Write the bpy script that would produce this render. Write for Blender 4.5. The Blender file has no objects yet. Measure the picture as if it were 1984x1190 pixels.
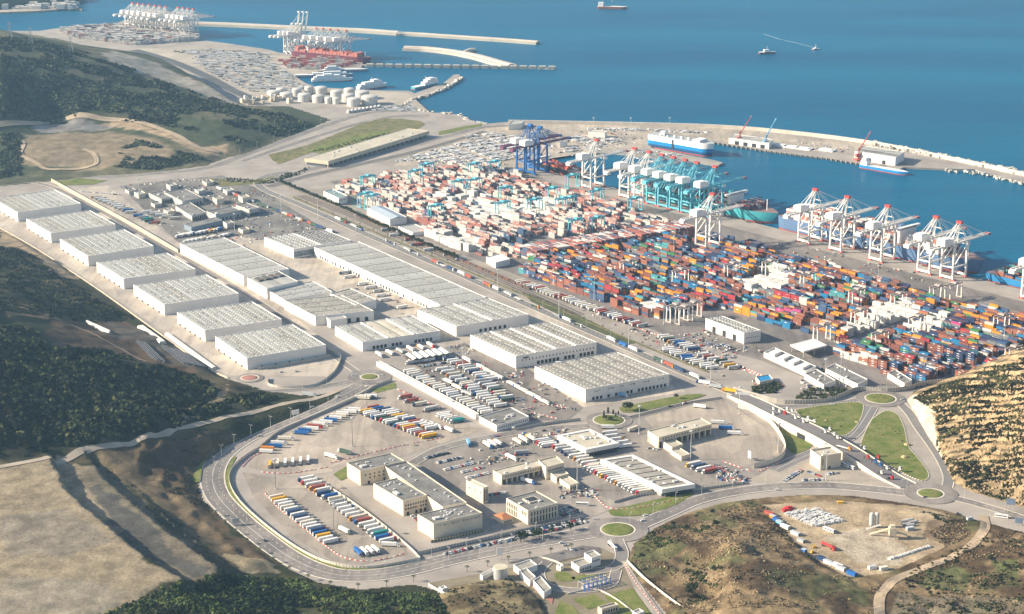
import bpy, math, random
import numpy as np
from mathutils import Vector, Matrix
from mathutils.geometry import tessellate_polygon
random.seed(7); RNG = np.random.default_rng(7)
SC = bpy.context.scene; COL = SC.collection
rad = math.radians
# ------------------------------------------------------------------ camera
HC, FC, PC, CX, CY = 700.0, 3836.0, rad(17.0), 992.0, 595.0
cam = bpy.data.cameras.new('camera'); camo = bpy.data.objects.new('camera', cam); COL.objects.link(camo)
camo.location = (0, 0, HC); camo.rotation_euler = (math.pi/2 - PC, 0, 0)
cam.sensor_width = 36.0; cam.lens = FC / 1984.0 * 36.0; cam.clip_start = 5; cam.clip_end = 60000
SC.camera = camo
# ------------------------------------------------------------------ sky, sun, exposure
SUN_EL, SUN_AZ = rad(25), rad(-92)
w = bpy.data.worlds.new('World'); SC.world = w; w.use_nodes = True
nt = w.node_tree; bg = nt.nodes['Background']
sky = nt.nodes.new('ShaderNodeTexSky'); sky.sky_type = 'NISHITA'; sky.sun_disc = False
sky.sun_elevation = SUN_EL; sky.sun_rotation = SUN_AZ; sky.altitude = 0; sky.air_density = 1.0; sky.dust_density = 1.5
nt.links.new(sky.outputs[0], bg.inputs[0]); bg.inputs[1].default_value = 0.085
sun = bpy.data.lights.new('sun', 'SUN'); sun.energy = 5.0; sun.angle = rad(0.53); sun.color = (1.0, 0.87, 0.68)
suno = bpy.data.objects.new('sun', sun); COL.objects.link(suno); suno.location = (-2000, 0, 1500)
sd = Vector((math.sin(SUN_AZ)*math.cos(SUN_EL), math.cos(SUN_AZ)*math.cos(SUN_EL), math.sin(SUN_EL)))
suno.rotation_euler = sd.to_track_quat('Z', 'Y').to_euler()
vs = SC.view_settings; vs.view_transform = 'Standard'; vs.look = 'None'; vs.exposure = 1.2; vs.gamma = 1
vs.use_curve_mapping = False
cy = SC.cycles
cy.use_denoising = True; cy.max_bounces = 6; cy.diffuse_bounces = 2; cy.glossy_bounces = 2; cy.volume_bounces = 0
cy.transmission_bounces = 2; cy.use_adaptive_sampling = True; cy.adaptive_threshold = 0.01
HAZE_DENSITY = 0.000045

# ------------------------------------------------------------------ ground points from map measurements
def at(px, py, z=0.0):
    u = (px - CX)/FC; v = (CY - py)/FC
    dy = math.cos(PC) + v*math.sin(PC); dz = -math.sin(PC) + v*math.cos(PC)
    t = (z - HC)/dz
    return Vector((u*t, dy*t, z))
def V2(p): return Vector((p[0], p[1]))
def A2(p, z=0.0):
    q = at(p[0], p[1], z); return Vector((q.x, q.y))
def az_vec(deg): return Vector((math.sin(rad(deg)), math.cos(rad(deg))))
def rot_of(deg): return rad(90 - deg)           # object +X points to compass azimuth deg

# ------------------------------------------------------------------ materials
def _m(name):
    m = bpy.data.materials.new(name); m.use_nodes = True
    return m, m.node_tree, m.node_tree.nodes['Principled BSDF']
def noisefac(nt, scale, detail=4, coord='pos', rough=.6):
    n = nt.nodes.new('ShaderNodeTexNoise'); n.inputs['Scale'].default_value = scale
    n.inputs['Detail'].default_value = detail; n.inputs['Roughness'].default_value = rough
    if coord == 'pos':
        g = nt.nodes.new('ShaderNodeNewGeometry'); nt.links.new(g.outputs['Position'], n.inputs['Vector'])
    else:
        g = nt.nodes.new('ShaderNodeTexCoord'); nt.links.new(g.outputs['Object'], n.inputs['Vector'])
    return n
def ramp(nt, fac, lo, hi, a=.3, b=.7):
    r = nt.nodes.new('ShaderNodeValToRGB'); e = r.color_ramp.elements
    e[0].position = a; e[1].position = b; e[0].color = (*lo, 1); e[1].color = (*hi, 1)
    nt.links.new(fac, r.inputs[0]); return r.outputs[0]
def mulcol(nt, c1, c2):
    x = nt.nodes.new('ShaderNodeMix'); x.data_type = 'RGBA'; x.blend_type = 'MULTIPLY'; x.inputs[0].default_value = 1
    nt.links.new(c1, x.inputs[6]); nt.links.new(c2, x.inputs[7]); return x.outputs[2]
def mixcol(nt, fac, c1, c2):
    x = nt.nodes.new('ShaderNodeMix'); x.data_type = 'RGBA'
    nt.links.new(fac, x.inputs[0]); nt.links.new(c1, x.inputs[6]); nt.links.new(c2, x.inputs[7]); return x.outputs[2]
MATS = {}
def lawn_mat(name, a, b):
    m, nt, p = _m(name); p.inputs['Roughness'].default_value = .95; p.inputs['Specular IOR Level'].default_value = .1
    n = noisefac(nt, .07, 6, rough=.7); c = ramp(nt, n.outputs['Fac'], a, b, .38, .62); n2 = noisefac(nt, .6, 4); d = ramp(nt, n2.outputs['Fac'], (.7,)*3, (1.15,)*3)
    nt.links.new(mulcol(nt, c, d), p.inputs['Base Color']); MATS[name] = m; return m
def M(name, col=None, rough=.8, var=.12, scale=.08, fine=1.2, metal=0, spec=.3, attr=None, bump=0, bscale=1.0, ftint=.10, streak=0):
    """procedural paint/concrete: base colour x two octaves of world-space blotches (+ bump)"""
    if name in MATS: return MATS[name]
    m, nt, p = _m(name)
    p.inputs['Roughness'].default_value = rough; p.inputs['Metallic'].default_value = metal
    p.inputs['Specular IOR Level'].default_value = spec
    n1 = noisefac(nt, scale, 5); a = ramp(nt, n1.outputs['Fac'], (1-var,)*3, (1+var*.6,)*3, .35, .68)
    n2 = noisefac(nt, fine, 3); b = ramp(nt, n2.outputs['Fac'], (1-ftint,)*3, (1+ftint*.6,)*3)
    f = mulcol(nt, a, b)
    if streak:
        for ang, sc in ((rad(-31), (.16, .010, 1)), (rad(59), (.012, .006, 1))):
            mp = nt.nodes.new('ShaderNodeMapping'); mp.inputs['Rotation'].default_value = (0, 0, ang); mp.inputs['Scale'].default_value = sc
            g = nt.nodes.new('ShaderNodeNewGeometry'); nt.links.new(g.outputs['Position'], mp.inputs[0]); n = nt.nodes.new('ShaderNodeTexNoise'); n.inputs['Scale'].default_value = 1; n.inputs['Detail'].default_value = 5; nt.links.new(mp.outputs[0], n.inputs['Vector'])
            f = mulcol(nt, f, ramp(nt, n.outputs['Fac'], (1-streak,)*3, (1+streak*.3,)*3, .32, .55))
        mp = nt.nodes.new('ShaderNodeMapping'); mp.inputs['Rotation'].default_value = (0, 0, rad(-31)); mp.inputs['Scale'].default_value = (.045, .03, .0)
        g = nt.nodes.new('ShaderNodeNewGeometry'); nt.links.new(g.outputs['Position'], mp.inputs[0]); vo = nt.nodes.new('ShaderNodeTexVoronoi'); vo.distance = 'CHEBYCHEV'; vo.inputs['Scale'].default_value = 1.0; nt.links.new(mp.outputs[0], vo.inputs['Vector'])
        sp = nt.nodes.new('ShaderNodeSeparateColor'); nt.links.new(vo.outputs['Color'], sp.inputs[0]); f = mulcol(nt, f, ramp(nt, sp.outputs[0], (.82,.82,.84), (1.08,1.07,1.05), .1, .9))
        n4 = noisefac(nt, .16, 5, rough=.7); f = mulcol(nt, f, ramp(nt, n4.outputs['Fac'], (1,1,1), (.62,.62,.64), .60, .74))
    if attr:
        at_ = nt.nodes.new('ShaderNodeAttribute'); at_.attribute_name = attr; c = at_.outputs['Color']
    else:
        r = nt.nodes.new('ShaderNodeRGB'); r.outputs[0].default_value = (*col, 1); c = r.outputs[0]
    nt.links.new(mulcol(nt, c, f), p.inputs['Base Color'])
    if bump:
        bn = nt.nodes.new('ShaderNodeBump'); bn.inputs['Strength'].default_value = bump; bn.inputs['Distance'].default_value = 1.0
        n3 = noisefac(nt, bscale, 6); nt.links.new(n3.outputs['Fac'], bn.inputs['Height'])
        nt.links.new(bn.outputs[0], p.inputs['Normal'])
    MATS[name] = m; return m

# ------------------------------------------------------------------ mesh builder
class MB:
    def __init__(s): s.v = []; s.f = []; s.m = []; s.c = []; s.cur = (1, 1, 1); s.usec = False
    def col(s, c): s.cur = c; s.usec = True; return s
    def add(s, vs, fs, m=0):
        o = len(s.v); s.v.extend(vs); s.c.extend([s.cur]*len(vs))
        for f in fs: s.f.append(tuple(i+o for i in f)); s.m.append(m)
        return s
    def box(s, x0, x1, y0, y1, z0, z1, m=0, mt=None, bottom=False):
        v = [(x0,y0,z0),(x1,y0,z0),(x1,y1,z0),(x0,y1,z0),(x0,y0,z1),(x1,y0,z1),(x1,y1,z1),(x0,y1,z1)]
        s.add(v, [(0,1,5,4),(1,2,6,5),(2,3,7,6),(3,0,4,7)], m); o = len(s.v)-8
        s.f.append((o+4,o+5,o+6,o+7)); s.m.append(m if mt is None else mt)
        if bottom: s.f.append((o+3,o+2,o+1,o)); s.m.append(m)
        return s
    def prism(s, poly, z0, z1, m=0, mt=None):
        n = len(poly)
        a = sum(poly[i][0]*poly[(i+1)%n][1]-poly[(i+1)%n][0]*poly[i][1] for i in range(n))
        if a < 0: poly = poly[::-1]
        o = len(s.v)
        s.add([(p[0],p[1],z0) for p in poly]+[(p[0],p[1],z1) for p in poly],
              [(i,(i+1)%n,n+(i+1)%n,n+i) for i in range(n)], m)
        if n <= 4 : s.f.append(tuple(o+n+i for i in range(n))); s.m.append(m if mt is None else mt)
        else:
            for t in tessellate_polygon([[Vector((p[0],p[1],0)) for p in poly]]):
                t = list(t); p0,p1,p2 = (poly[i] for i in t)
                if (p1[0]-p0[0])*(p2[1]-p0[1])-(p1[1]-p0[1])*(p2[0]-p0[0]) < 0: t = t[::-1]
                s.f.append(tuple(o+n+i for i in t)); s.m.append(m if mt is None else mt)
        return s
    def sheet(s, poly, z, m=0):
        n = len(poly); o = len(s.v); s.add([(p[0],p[1],z) for p in poly], [], m)
        for t in tessellate_polygon([[Vector((p[0],p[1],0)) for p in poly]]):
            t = list(t); p0,p1,p2 = (poly[i] for i in t)
            if (p1[0]-p0[0])*(p2[1]-p0[1])-(p1[1]-p0[1])*(p2[0]-p0[0]) < 0: t = t[::-1]
            s.f.append(tuple(o+i for i in t)); s.m.append(m)
        return s
    def beam(s, p, q, w, h=None, m=0):
        p, q = Vector(p), Vector(q); h = h or w; d = (q-p).normalized()
        up = Vector((0,0,1)) if abs(d.z) < .95 else Vector((1,0,0))
        a = d.cross(up).normalized()*(w/2); b = a.cross(d).normalized()*(h/2)
        v = [p-a-b,p+a-b,p+a+b,p-a+b,q-a-b,q+a-b,q+a+b,q-a+b]
        return s.add([tuple(x) for x in v], [(0,1,2,3),(4,7,6,5),(0,4,5,1),(1,5,6,2),(2,6,7,3),(3,7,4,0)], m)
    def cyl(s, p, q, r0, r1=None, n=10, m=0, cap=True):
        p, q = Vector(p), Vector(q); r1 = r0 if r1 is None else r1; d = (q-p).normalized()
        up = Vector((0,0,1)) if abs(d.z) < .95 else Vector((1,0,0))
        a = d.cross(up).normalized(); b = d.cross(a)
        v = []
        for c, r in ((p,r0),(q,r1)):
            for i in range(n):
                t = 2*math.pi*i/n; v.append(tuple(c+a*(math.cos(t)*r)+b*(math.sin(t)*r)))
        f = [(i,n+i,n+(i+1)%n,(i+1)%n) for i in range(n)]
        if cap: f.append(tuple(n+i for i in range(n))[::-1])
        return s.add(v, f, m)
    def dome(s, c, r, h, n=16, k=4, m=0):
        v = []; f = []
        for j in range(k+1):
            t = math.pi/2*j/k
            for i in range(n):
                a = 2*math.pi*i/n; v.append((c[0]+math.cos(a)*r*math.cos(t), c[1]+math.sin(a)*r*math.cos(t), c[2]+h*math.sin(t)))
        for j in range(k):
            for i in range(n): f.append((j*n+i, j*n+(i+1)%n, (j+1)*n+(i+1)%n, (j+1)*n+i))
        return s.add(v, f, m)
    def mesh(s, name, mats):
        me = bpy.data.meshes.new(name); me.from_pydata(s.v, [], s.f)
        for m in (mats if isinstance(mats, (list, tuple)) else [mats]): me.materials.append(m)
        me.polygons.foreach_set('material_index', s.m)
        if s.usec:
            ca = me.attributes.new('Col', 'FLOAT_COLOR', 'POINT')
            arr = np.ones((len(s.v), 4), np.float32); arr[:, :3] = np.array(s.c, np.float32); ca.data.foreach_set('color', arr.ravel())
        me.update(); return me
def link(name, me, parent=None, loc=(0,0,0), rz=0.0):
    o = bpy.data.objects.new(name, me); COL.objects.link(o)
    o.location = loc; o.rotation_euler = (0, 0, rz)
    if parent: o.parent = parent
    return o
def tag(o, label=None, cat=None, group=None, kind=None):
    if label: o['label'] = label
    if cat: o['category'] = cat
    if group: o['group'] = group
    if kind: o['kind'] = kind
    return o
def thing(name, label, cat, loc=(0,0,0), rz=0.0, group=None):
    return tag(link(name, None, None, loc, rz), label, cat, group)
def part(mb, name, mats, parent): return link(name, mb.mesh(name, mats), parent)
ORD = 'first second third fourth fifth sixth seventh eighth ninth tenth eleventh twelfth thirteenth fourteenth fifteenth sixteenth seventeenth eighteenth nineteenth twentieth'.split()
TENS = {2:'twenty',3:'thirty',4:'forty',5:'fifty',6:'sixty',7:'seventy',8:'eighty'}
def nth(i):
    i += 1
    if i <= 20: return ORD[i-1]
    t, r = divmod(i, 10)
    if r == 0: return {3:'thirtieth',4:'fortieth',5:'fiftieth',6:'sixtieth',7:'seventieth',8:'eightieth'}.get(t, 'last')
    return TENS.get(t, 'far')+'-'+ORD[r-1]
def smooth(pts, k=6):
    P = [Vector(p) for p in pts]; out = []
    P = [P[0]*2-P[1]]+P+[P[-1]*2-P[-2]]
    for i in range(1, len(P)-2):
        for j in range(k):
            t = j/k; a,b,c,d = P[i-1],P[i],P[i+1],P[i+2]
            out.append(.5*((2*b)+(c-a)*t+(2*a-5*b+4*c-d)*t*t+(3*b-a-3*c+d)*t**3))
    out.append(P[-2]); return out
def normals(P):
    out = []
    for i in range(len(P)):
        d = (V2(P[min(i+1,len(P)-1)])-V2(P[max(i-1,0)]))
        d = d.normalized() if d.length > 1e-6 else Vector((1,0)); out.append(Vector((-d.y, d.x)))
    return out
def ribbon(mb, P, o0, o1, z=0.0, m=0, thick=None):
    """strip along points P between lateral offsets o0<o1 (left positive); z may be per point via P[i].z"""
    N = normals(P); v = []; f = []
    for p, n in zip(P, N):
        zz = (p[2] if len(p) > 2 else 0)+z
        v.append((p[0]+n.x*o0, p[1]+n.y*o0, zz)); v.append((p[0]+n.x*o1, p[1]+n.y*o1, zz))
    for i in range(len(P)-1): f.append((2*i, 2*i+2, 2*i+3, 2*i+1))
    if thick:
        k = len(v); v += [(a,b,c-thick) for a,b,c in v]
        for i in range(len(P)-1):
            f.append((2*i, k+2*i, k+2*i+2, 2*i+2)); f.append((2*i+1, 2*i+3, k+2*i+3, k+2*i+1))
        f.append((0,1,k+1,k)); e = 2*(len(P)-1); f.append((e,k+e,k+e+1,e+1))
    return mb.add(v, f, m)
def wall(mb, P, t, h, z=0.0, m=0):
    N = normals(P); v = []; f = []; n = len(P)
    for p, q in zip(P, N):
        zz = (p[2] if len(p) > 2 else 0)+z
        for s_, k in ((-t/2,0),(t/2,0),(t/2,h),(-t/2,h)): v.append((p[0]+q.x*s_, p[1]+q.y*s_, zz+k))
    for i in range(n-1):
        for a, b in ((0,1),(1,2),(2,3),(3,0)): f.append((4*i+a, 4*i+4+a, 4*i+4+b, 4*i+b)[::-1])
    f.append((0,1,2,3)); f.append((4*n-4,4*n-1,4*n-2,4*n-3))
    return mb.add(v, f, m)
def resample(P, step):
    out = [Vector(P[0])]; acc = 0.0
    for a, b in zip(P[:-1], P[1:]):
        a, b = Vector(a), Vector(b); L = (b-a).length; d = step-acc
        while d <= L and L > 1e-9:
            out.append(a+(b-a)*(d/L)); d += step
        acc = (L-(d-step)) if L > 1e-9 else acc
    return out
def inpoly(x, y, poly):
    x = np.asarray(x); y = np.asarray(y); r = np.zeros(x.shape, bool); n = len(poly)
    for i in range(n):
        x0,y0 = poly[i][0],poly[i][1]; x1,y1 = poly[(i+1)%n][0],poly[(i+1)%n][1]
        c = (y0 > y) != (y1 > y)
        with np.errstate(divide='ignore', invalid='ignore'): xx = (x1-x0)*(y-y0)/(y1-y0+1e-12)+x0
        r ^= c & (x < xx)
    return r
# ================================================================== SETTING: sea, land, hills
_perm = RNG.random((256, 256)).astype(np.float64)
def vnoise(x, y):
    xi = np.floor(x).astype(int); yi = np.floor(y).astype(int); fx = x-xi; fy = y-yi
    fx = fx*fx*(3-2*fx); fy = fy*fy*(3-2*fy); P = _perm
    a = P[xi % 256, yi % 256]; b = P[(xi+1) % 256, yi % 256]; c = P[xi % 256, (yi+1) % 256]; d = P[(xi+1) % 256, (yi+1) % 256]
    return (a*(1-fx)+b*fx)*(1-fy)+(c*(1-fx)+d*fx)*fy
def fbm(x, y, s, o=4):
    t = 0; a = .5
    for k in range(o): t = t+a*vnoise(x/s+17.3*k, y/s+9.1*k); s *= .5; a *= .5
    return t/(1-.5**o)                                     # 0..1, mean .5
def sstep(t): t = np.clip(t, 0, 1); return t*t*(3-2*t)
class TPS:
    def __init__(s, pts, lam=40.):
        s.p = np.array([(p[0], p[1]) for p in pts])/100.; z = np.array([p[2] for p in pts]); n = len(z)
        K = s.U(s.p, s.p)+np.eye(n)*lam*1e-3; Pm = np.c_[np.ones(n), s.p]
        A = np.zeros((n+3, n+3)); A[:n,:n] = K; A[:n,n:] = Pm; A[n:,:n] = Pm.T
        s.w = np.linalg.solve(A, np.r_[z, 0, 0, 0]); s.n = n
    @staticmethod
    def U(a, b):
        r2 = ((a[:,None,:]-b[None,:,:])**2).sum(2); return np.where(r2 > 1e-12, .5*r2*np.log(np.maximum(r2, 1e-12)), 0)
    def __call__(s, x, y):
        q = np.c_[np.ravel(x), np.ravel(y)]/100.; out = np.empty(len(q))
        for i in range(0, len(q), 20000):
            k = q[i:i+20000]; out[i:i+20000] = s.U(k, s.p)@s.w[:s.n]+np.c_[np.ones(len(k)), k]@s.w[s.n:]
        return out.reshape(np.shape(x))
def pdist(x, y, line):
    """signed distance to an open polyline, positive on its right"""
    x = np.asarray(x, float); y = np.asarray(y, float); best = np.full(x.shape, 1e9); sg = np.zeros(x.shape)
    for a, b in zip(line[:-1], line[1:]):
        dx, dy = b[0]-a[0], b[1]-a[1]; L2 = dx*dx+dy*dy+1e-9
        t = np.clip(((x-a[0])*dx+(y-a[1])*dy)/L2, 0, 1); ex = x-a[0]-t*dx; ey = y-a[1]-t*dy
        d = np.hypot(ex, ey); c = dx*ey-dy*ex; k = d < best
        best = np.where(k, d, best); sg = np.where(k, -np.sign(c), sg)
    return best*np.where(sg == 0, 1, sg)
class Terrain:
    def __init__(s, ctrl, region, fn=None, rough=(2.5, 40), edge=14.):
        pts = [c if isinstance(c, Vector) else at(*c) for c in ctrl]; s.tps = TPS(pts); s.reg = [A2(p) for p in region]; s.fn = fn; s.rough = rough; s.edge = edge
        s.line = s.reg+[s.reg[0]]
    def h(s, x, y):
        x = np.asarray(x, float); y = np.asarray(y, float)
        z = s.tps(x, y); ins = inpoly(x, y, s.reg); d = np.abs(pdist(x, y, s.line)); k = sstep(d/s.edge)
        z = z+s.rough[0]*(fbm(x, y, s.rough[1])-.5)*2*k
        if s.fn is not None: z = s.fn(x, y, z)
        z = np.maximum(z, .25+.5*k)
        return np.where(ins, z*k+.12*(1-k), -1.5)
    def h1(s, x, y): return float(s.h(np.array([x]), np.array([y]))[0])
    def on(s, px, py):
        zs = np.linspace(240, 0, 241); a, b = at(px, py, 240.0), at(px, py, 0.0); t = (240-zs)/240
        x, y = a.x+(b.x-a.x)*t, a.y+(b.y-a.y)*t; h = np.maximum(s.h(x, y), 0); k = np.where(h >= zs)[0]
        i = int(k[0]) if len(k) else 240
        return Vector((float(x[i]), float(y[i]), float(h[i])))
    def poly(s, pts): return [s.on(*p) for p in pts]
    def build(s, name, res, base, zones, mat, label=None, kind='structure', jitter=5., soft=True):
        xs = [p.x for p in s.reg]; ys = [p.y for p in s.reg]
        X = np.arange(min(xs), max(xs)+res, res); Y = np.arange(min(ys), max(ys)+res, res)
        gx, gy = np.meshgrid(X, Y, indexing='ij'); z = s.h(gx, gy); ins = z > -1.
        nx, ny = gx.shape; idx = np.arange(nx*ny).reshape(nx, ny)
        q = np.stack([idx[:-1,:-1], idx[1:,:-1], idx[1:,1:], idx[:-1,1:]], -1).reshape(-1, 4)
        q = q[ins.ravel()[q].any(1)]
        C = base(gx, gy, z)
        jx = gx+(fbm(gx, gy, 30, 4)-.5)*2*jitter; jy = gy+(fbm(gx+333, gy+77, 30, 4)-.5)*2*jitter
        for poly, col, amt in zones:
            pw = s.poly(poly); k = inpoly(jx, jy, pw)
            n = (.82+.36*fbm(gx+55, gy, 22, 4))[..., None]
            C = np.where(k[..., None], C*(1-amt)+np.array(col)*amt*n, C)
        used = np.unique(q); rm = np.full(nx*ny, -1); rm[used] = np.arange(len(used)); q = rm[q]
        co = np.stack([gx, gy, z], -1).reshape(-1, 3)[used]; cc = C.reshape(-1, 3)[used]
        me = grid_mesh(name, co, q, cc, mat, soft); o = link(name, me); o['kind'] = kind; s.o = o
        return o
def grid_mesh(name, co, q, cc, mat, smooth_=True):
    me = bpy.data.meshes.new(name); me.vertices.add(len(co)); me.vertices.foreach_set('co', np.asarray(co, np.float32).ravel())
    k = q.shape[1]; me.loops.add(q.size); me.loops.foreach_set('vertex_index', q.astype(np.int32).ravel())
    me.polygons.add(len(q)); me.polygons.foreach_set('loop_start', np.arange(0, q.size, k, dtype=np.int32))
    if smooth_: me.polygons.foreach_set('use_smooth', np.ones(len(q), bool))
    if cc is not None:
        ca = me.attributes.new('Col', 'FLOAT_COLOR', 'POINT'); a = np.ones((len(co), 4), np.float32); a[:, :3] = cc; ca.data.foreach_set('color', a.ravel())
    me.materials.append(mat); me.update(calc_edges=True); return me

# ---- quay line: every ship-to-shore crane stands on it
QA, QB = A2((1014, 334)), A2((1816.5, 537)); UQ = (QB-QA).normalized(); VQ = Vector((-UQ.y, UQ.x))
if VQ.y < 0: VQ = -VQ
AZU = math.degrees(math.atan2(UQ.x, UQ.y)); AZV = math.degrees(math.atan2(VQ.x, VQ.y))
def Q(u, v): p = QA+UQ*u+VQ*v; return Vector((p.x, p.y))
def uq(px, py, z=0):
    d = A2((px, py), z)-QA; return d.dot(UQ), d.dot(VQ)
# ---- sea
def sea_mat():
    m, nt, p = _m('sea_water')
    p.inputs['Roughness'].default_value = .3; p.inputs['IOR'].default_value = 1.33; p.inputs['Specular IOR Level'].default_value = .06
    n = noisefac(nt, .0022, 7, rough=.62); mq = nt.nodes.new('ShaderNodeMapping'); mq.inputs['Rotation'].default_value = (0, 0, -.35); mq.inputs['Scale'].default_value = (.35, 1.6, 1); gq = nt.nodes.new('ShaderNodeNewGeometry'); nt.links.new(gq.outputs['Position'], mq.inputs[0]); nt.links.new(mq.outputs[0], n.inputs['Vector'])
    c = ramp(nt, n.outputs['Fac'], (.0, .075, .155), (.0, .115, .21), .36, .66)
    nt.links.new(c, p.inputs['Base Color'])
    b = nt.nodes.new('ShaderNodeBump'); b.inputs['Strength'].default_value = .8; b.inputs['Distance'].default_value = 1.4
    n2 = noisefac(nt, .11, 6, rough=.65); mp = nt.nodes.new('ShaderNodeMapping'); mp.inputs['Rotation'].default_value = (0, 0, .5); mp.inputs['Scale'].default_value = (.55, 1.5, 1)
    g = nt.nodes.new('ShaderNodeNewGeometry'); nt.links.new(g.outputs['Position'], mp.inputs[0]); nt.links.new(mp.outputs[0], n2.inputs['Vector'])
    nt.links.new(n2.outputs['Fac'], b.inputs['Height']); nt.links.new(b.outputs[0], p.inputs['Normal']); return m
SEA = sea_mat()
tag(link('sea', MB().sheet([(-15000,-3000),(15000,-3000),(15000,17000),(-15000,17000)], -3.0).mesh('sea', SEA)), kind='structure')
# ---- mainland and harbour land, one sheet with vertical quay faces
concrete = M('port_ground_concrete', (.335,.295,.255), .9, .22, .02, .5)
qface = M('quay_face', (.30,.28,.25), .9, .2, .1)
COAST = [('w',-9000,-2500),('w',9000,-2500)]
coast_pts = [Q(9500,33), Q(-12,33)]
px_coast = [(1052,312),(1075,302),(1110,300),(1150,297),(1190,296),(1344,313),(1392,320),(1401,315),(1378,309),(1300,294),(1262,286),
  (1262,270),(1315,273),(1341,275),(1360,272),(1367,273),(1480,291),(1600,306),(1668,317),(1735,331),(1752,324),(1830,327),(1890,328),(1905,334),(1984,354),(2300,438),(2320,420),
  (1984,336),(1830,304),(1700,279),(1560,260),(1400,246),(1200,240),(1000,235),(940,240),(905,233),(887,222),(829,217),(801,212),(787,202),(793,195),(828,184),(866,169),(894,151),(889,144),(879,145),
  (859,161),(803,181),(793,176),(728,175),(685,173),(614,169),(592,161),(569,146),(590,140),(700,131),(703,121),(665,113),(600,110),(540,102),(520,96),(440,84),(400,79),(384,80),(380,68),(372,54),(360,44),(240,39),(215,50),(110,55),(75,60),(0,60),(-900,70)]
LANDP = [Vector(c[1:]) for c in COAST]+coast_pts+[A2(p) for p in px_coast]+[Vector((-9000, 5200))]
tag(link('ground', MB().prism(LANDP, -9, 0, 1, 0).mesh('ground', [concrete, qface])), kind='structure')

# ---- materials for terrain
TERR = M('hill_soil', attr='Col', rough=.95, var=.34, scale=.06, fine=.45, bump=.6, bscale=.22, ftint=.28, spec=.1)
ROCK = M('bedded_rock', attr='Col', rough=.9, var=.30, scale=.09, fine=.9, bump=.7, bscale=.6, ftint=.32, spec=.15)
def blend(a, b, t): t = t[..., None]; return np.array(a)*(1-t)+np.array(b)*t

# ---- west hill with quarry plateau and its benches
S1 = [(110,920),(123,955),(160,990),(194,1018),(246,1063),(300,1101),(350,1130),(400,1150)]
S2 = [(176,898),(200,930),(246,972),(300,1018),(366,1066),(405,1096),(440,1110)]
S3 = [(200,905),(257,946),(314,995),(371,1038),(415,1068),(440,1085)]
S1w, S2w, S3w = [A2(p, 30) for p in S1], [A2(p, 22) for p in S2], [A2(p, 13) for p in S3]
QREG = [A2(p, 25) for p in [(-500,905),(0,915),(120,893),(185,888),(215,900),(300,955),(380,1028),(440,1085),(430,1120),(372,1145),(180,1200),(-200,1330),(-500,1330)]]
RAV = [A2(p, 6) for p in [(215,890),(300,866),(440,842),(400,880),(375,920),(385,968),(430,1015),(490,1058),(520,1092),(450,1085),(330,985)]]
def quarry(x, y, z):
    q = 35-11*sstep(-pdist(x, y, S1w)/7+.5*(fbm(x,y,9,2)-.5))-10*sstep(-pdist(x, y, S2w)/7+.5*(fbm(x,y,9,2)-.5))-9*sstep(-pdist(x, y, S3w)/8)+(fbm(x, y, 30)-.5)*1.6
    k = np.where(inpoly(x, y, QREG), 1, -1)*np.abs(pdist(x, y, QREG+[QREG[0]])); t = sstep((k+10)/20)
    rid = 1-np.abs(2*fbm(x, y, 26, 3)-1); rav = inpoly(x, y, RAV); rd = sstep(np.abs(pdist(x, y, RAV+[RAV[0]]))/14)*rav
    q = q+(1-np.abs(2*fbm(x*.6, y*.6, 13, 2)-1))*1.3*sstep(-pdist(x, y, S1w)/8)
    return z*(1-t)+q*t+(rid-.72)*9*rd*(1-t)
wreg = [(-700,410),(-40,428),(0,440),(60,474),(130,519),(200,567),(260,610),(330,660),(400,712),(438,733),(520,757),(600,768),(655,757),(690,752),(640,778),(560,813),(500,838),(440,866),(398,898),(384,930),(395,968),(440,1010),(500,1056),(560,1100),(620,1128),(700,1142),(800,1132),(845,1142),(880,1175),(960,1300),(-700,1400)]
wctrl = [(0,905,32),(150,880,30),(300,845,25),(450,808,16),(560,783,7),(640,772,2),
 (384,930,1),(395,968,1),(440,1010,1),(500,1056,1),(560,1100,1),(640,1130,1),(398,898,2),(440,866,2),(500,838,2),(560,813,2),
 (340,900,8),(300,890,16),(340,960,8),(420,1040,4),(480,1080,4),(0,1000,31),(-200,1000,34),
 (200,1190,36),(300,1150,33),(400,1125,22),(500,1120,9),(600,1145,4),(700,1155,2),(400,1190,30),(600,1190,12),(800,1190,3),(100,1250,40),(500,1250,24),(800,1250,6),(-200,1250,44),
 (0,700,70),(100,700,56),(200,705,40),(300,725,25),(400,745,10),(480,765,4),(0,800,58),(100,800,48),(200,800,40),(300,790,28),(400,780,14),(0,860,42),(150,845,38),(300,820,27),
 (0,620,66),(80,630,44),(160,640,22),(230,640,8),(200,575,2),(130,522,2),(60,477,2),(0,442,1),(120,570,14),(60,530,18),(0,500,26),(0,560,46),(300,655,3),(400,715,2),(250,690,16),(330,700,8),(270,650,4),
 (-200,650,92),(-350,650,98),(-200,520,62),(-200,800,70),(-200,900,40),(-350,900,44),(-350,500,66),(-250,440,20),(-600,700,98),(-600,500,80),(-600,1000,44)]  # ground out of view, heights shaped so the sun grazes the visible slope
WEST = Terrain(wctrl, wreg, quarry, (6.5, 60))
def wbase(x, y, z):
    t = sstep((fbm(x, y, 60)-.42)/.2); return blend((.040,.044,.022), (.095,.078,.045), t)
SAND, GRV, BRN = (.31,.25,.168), (.205,.182,.15), (.115,.075,.048)
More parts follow.
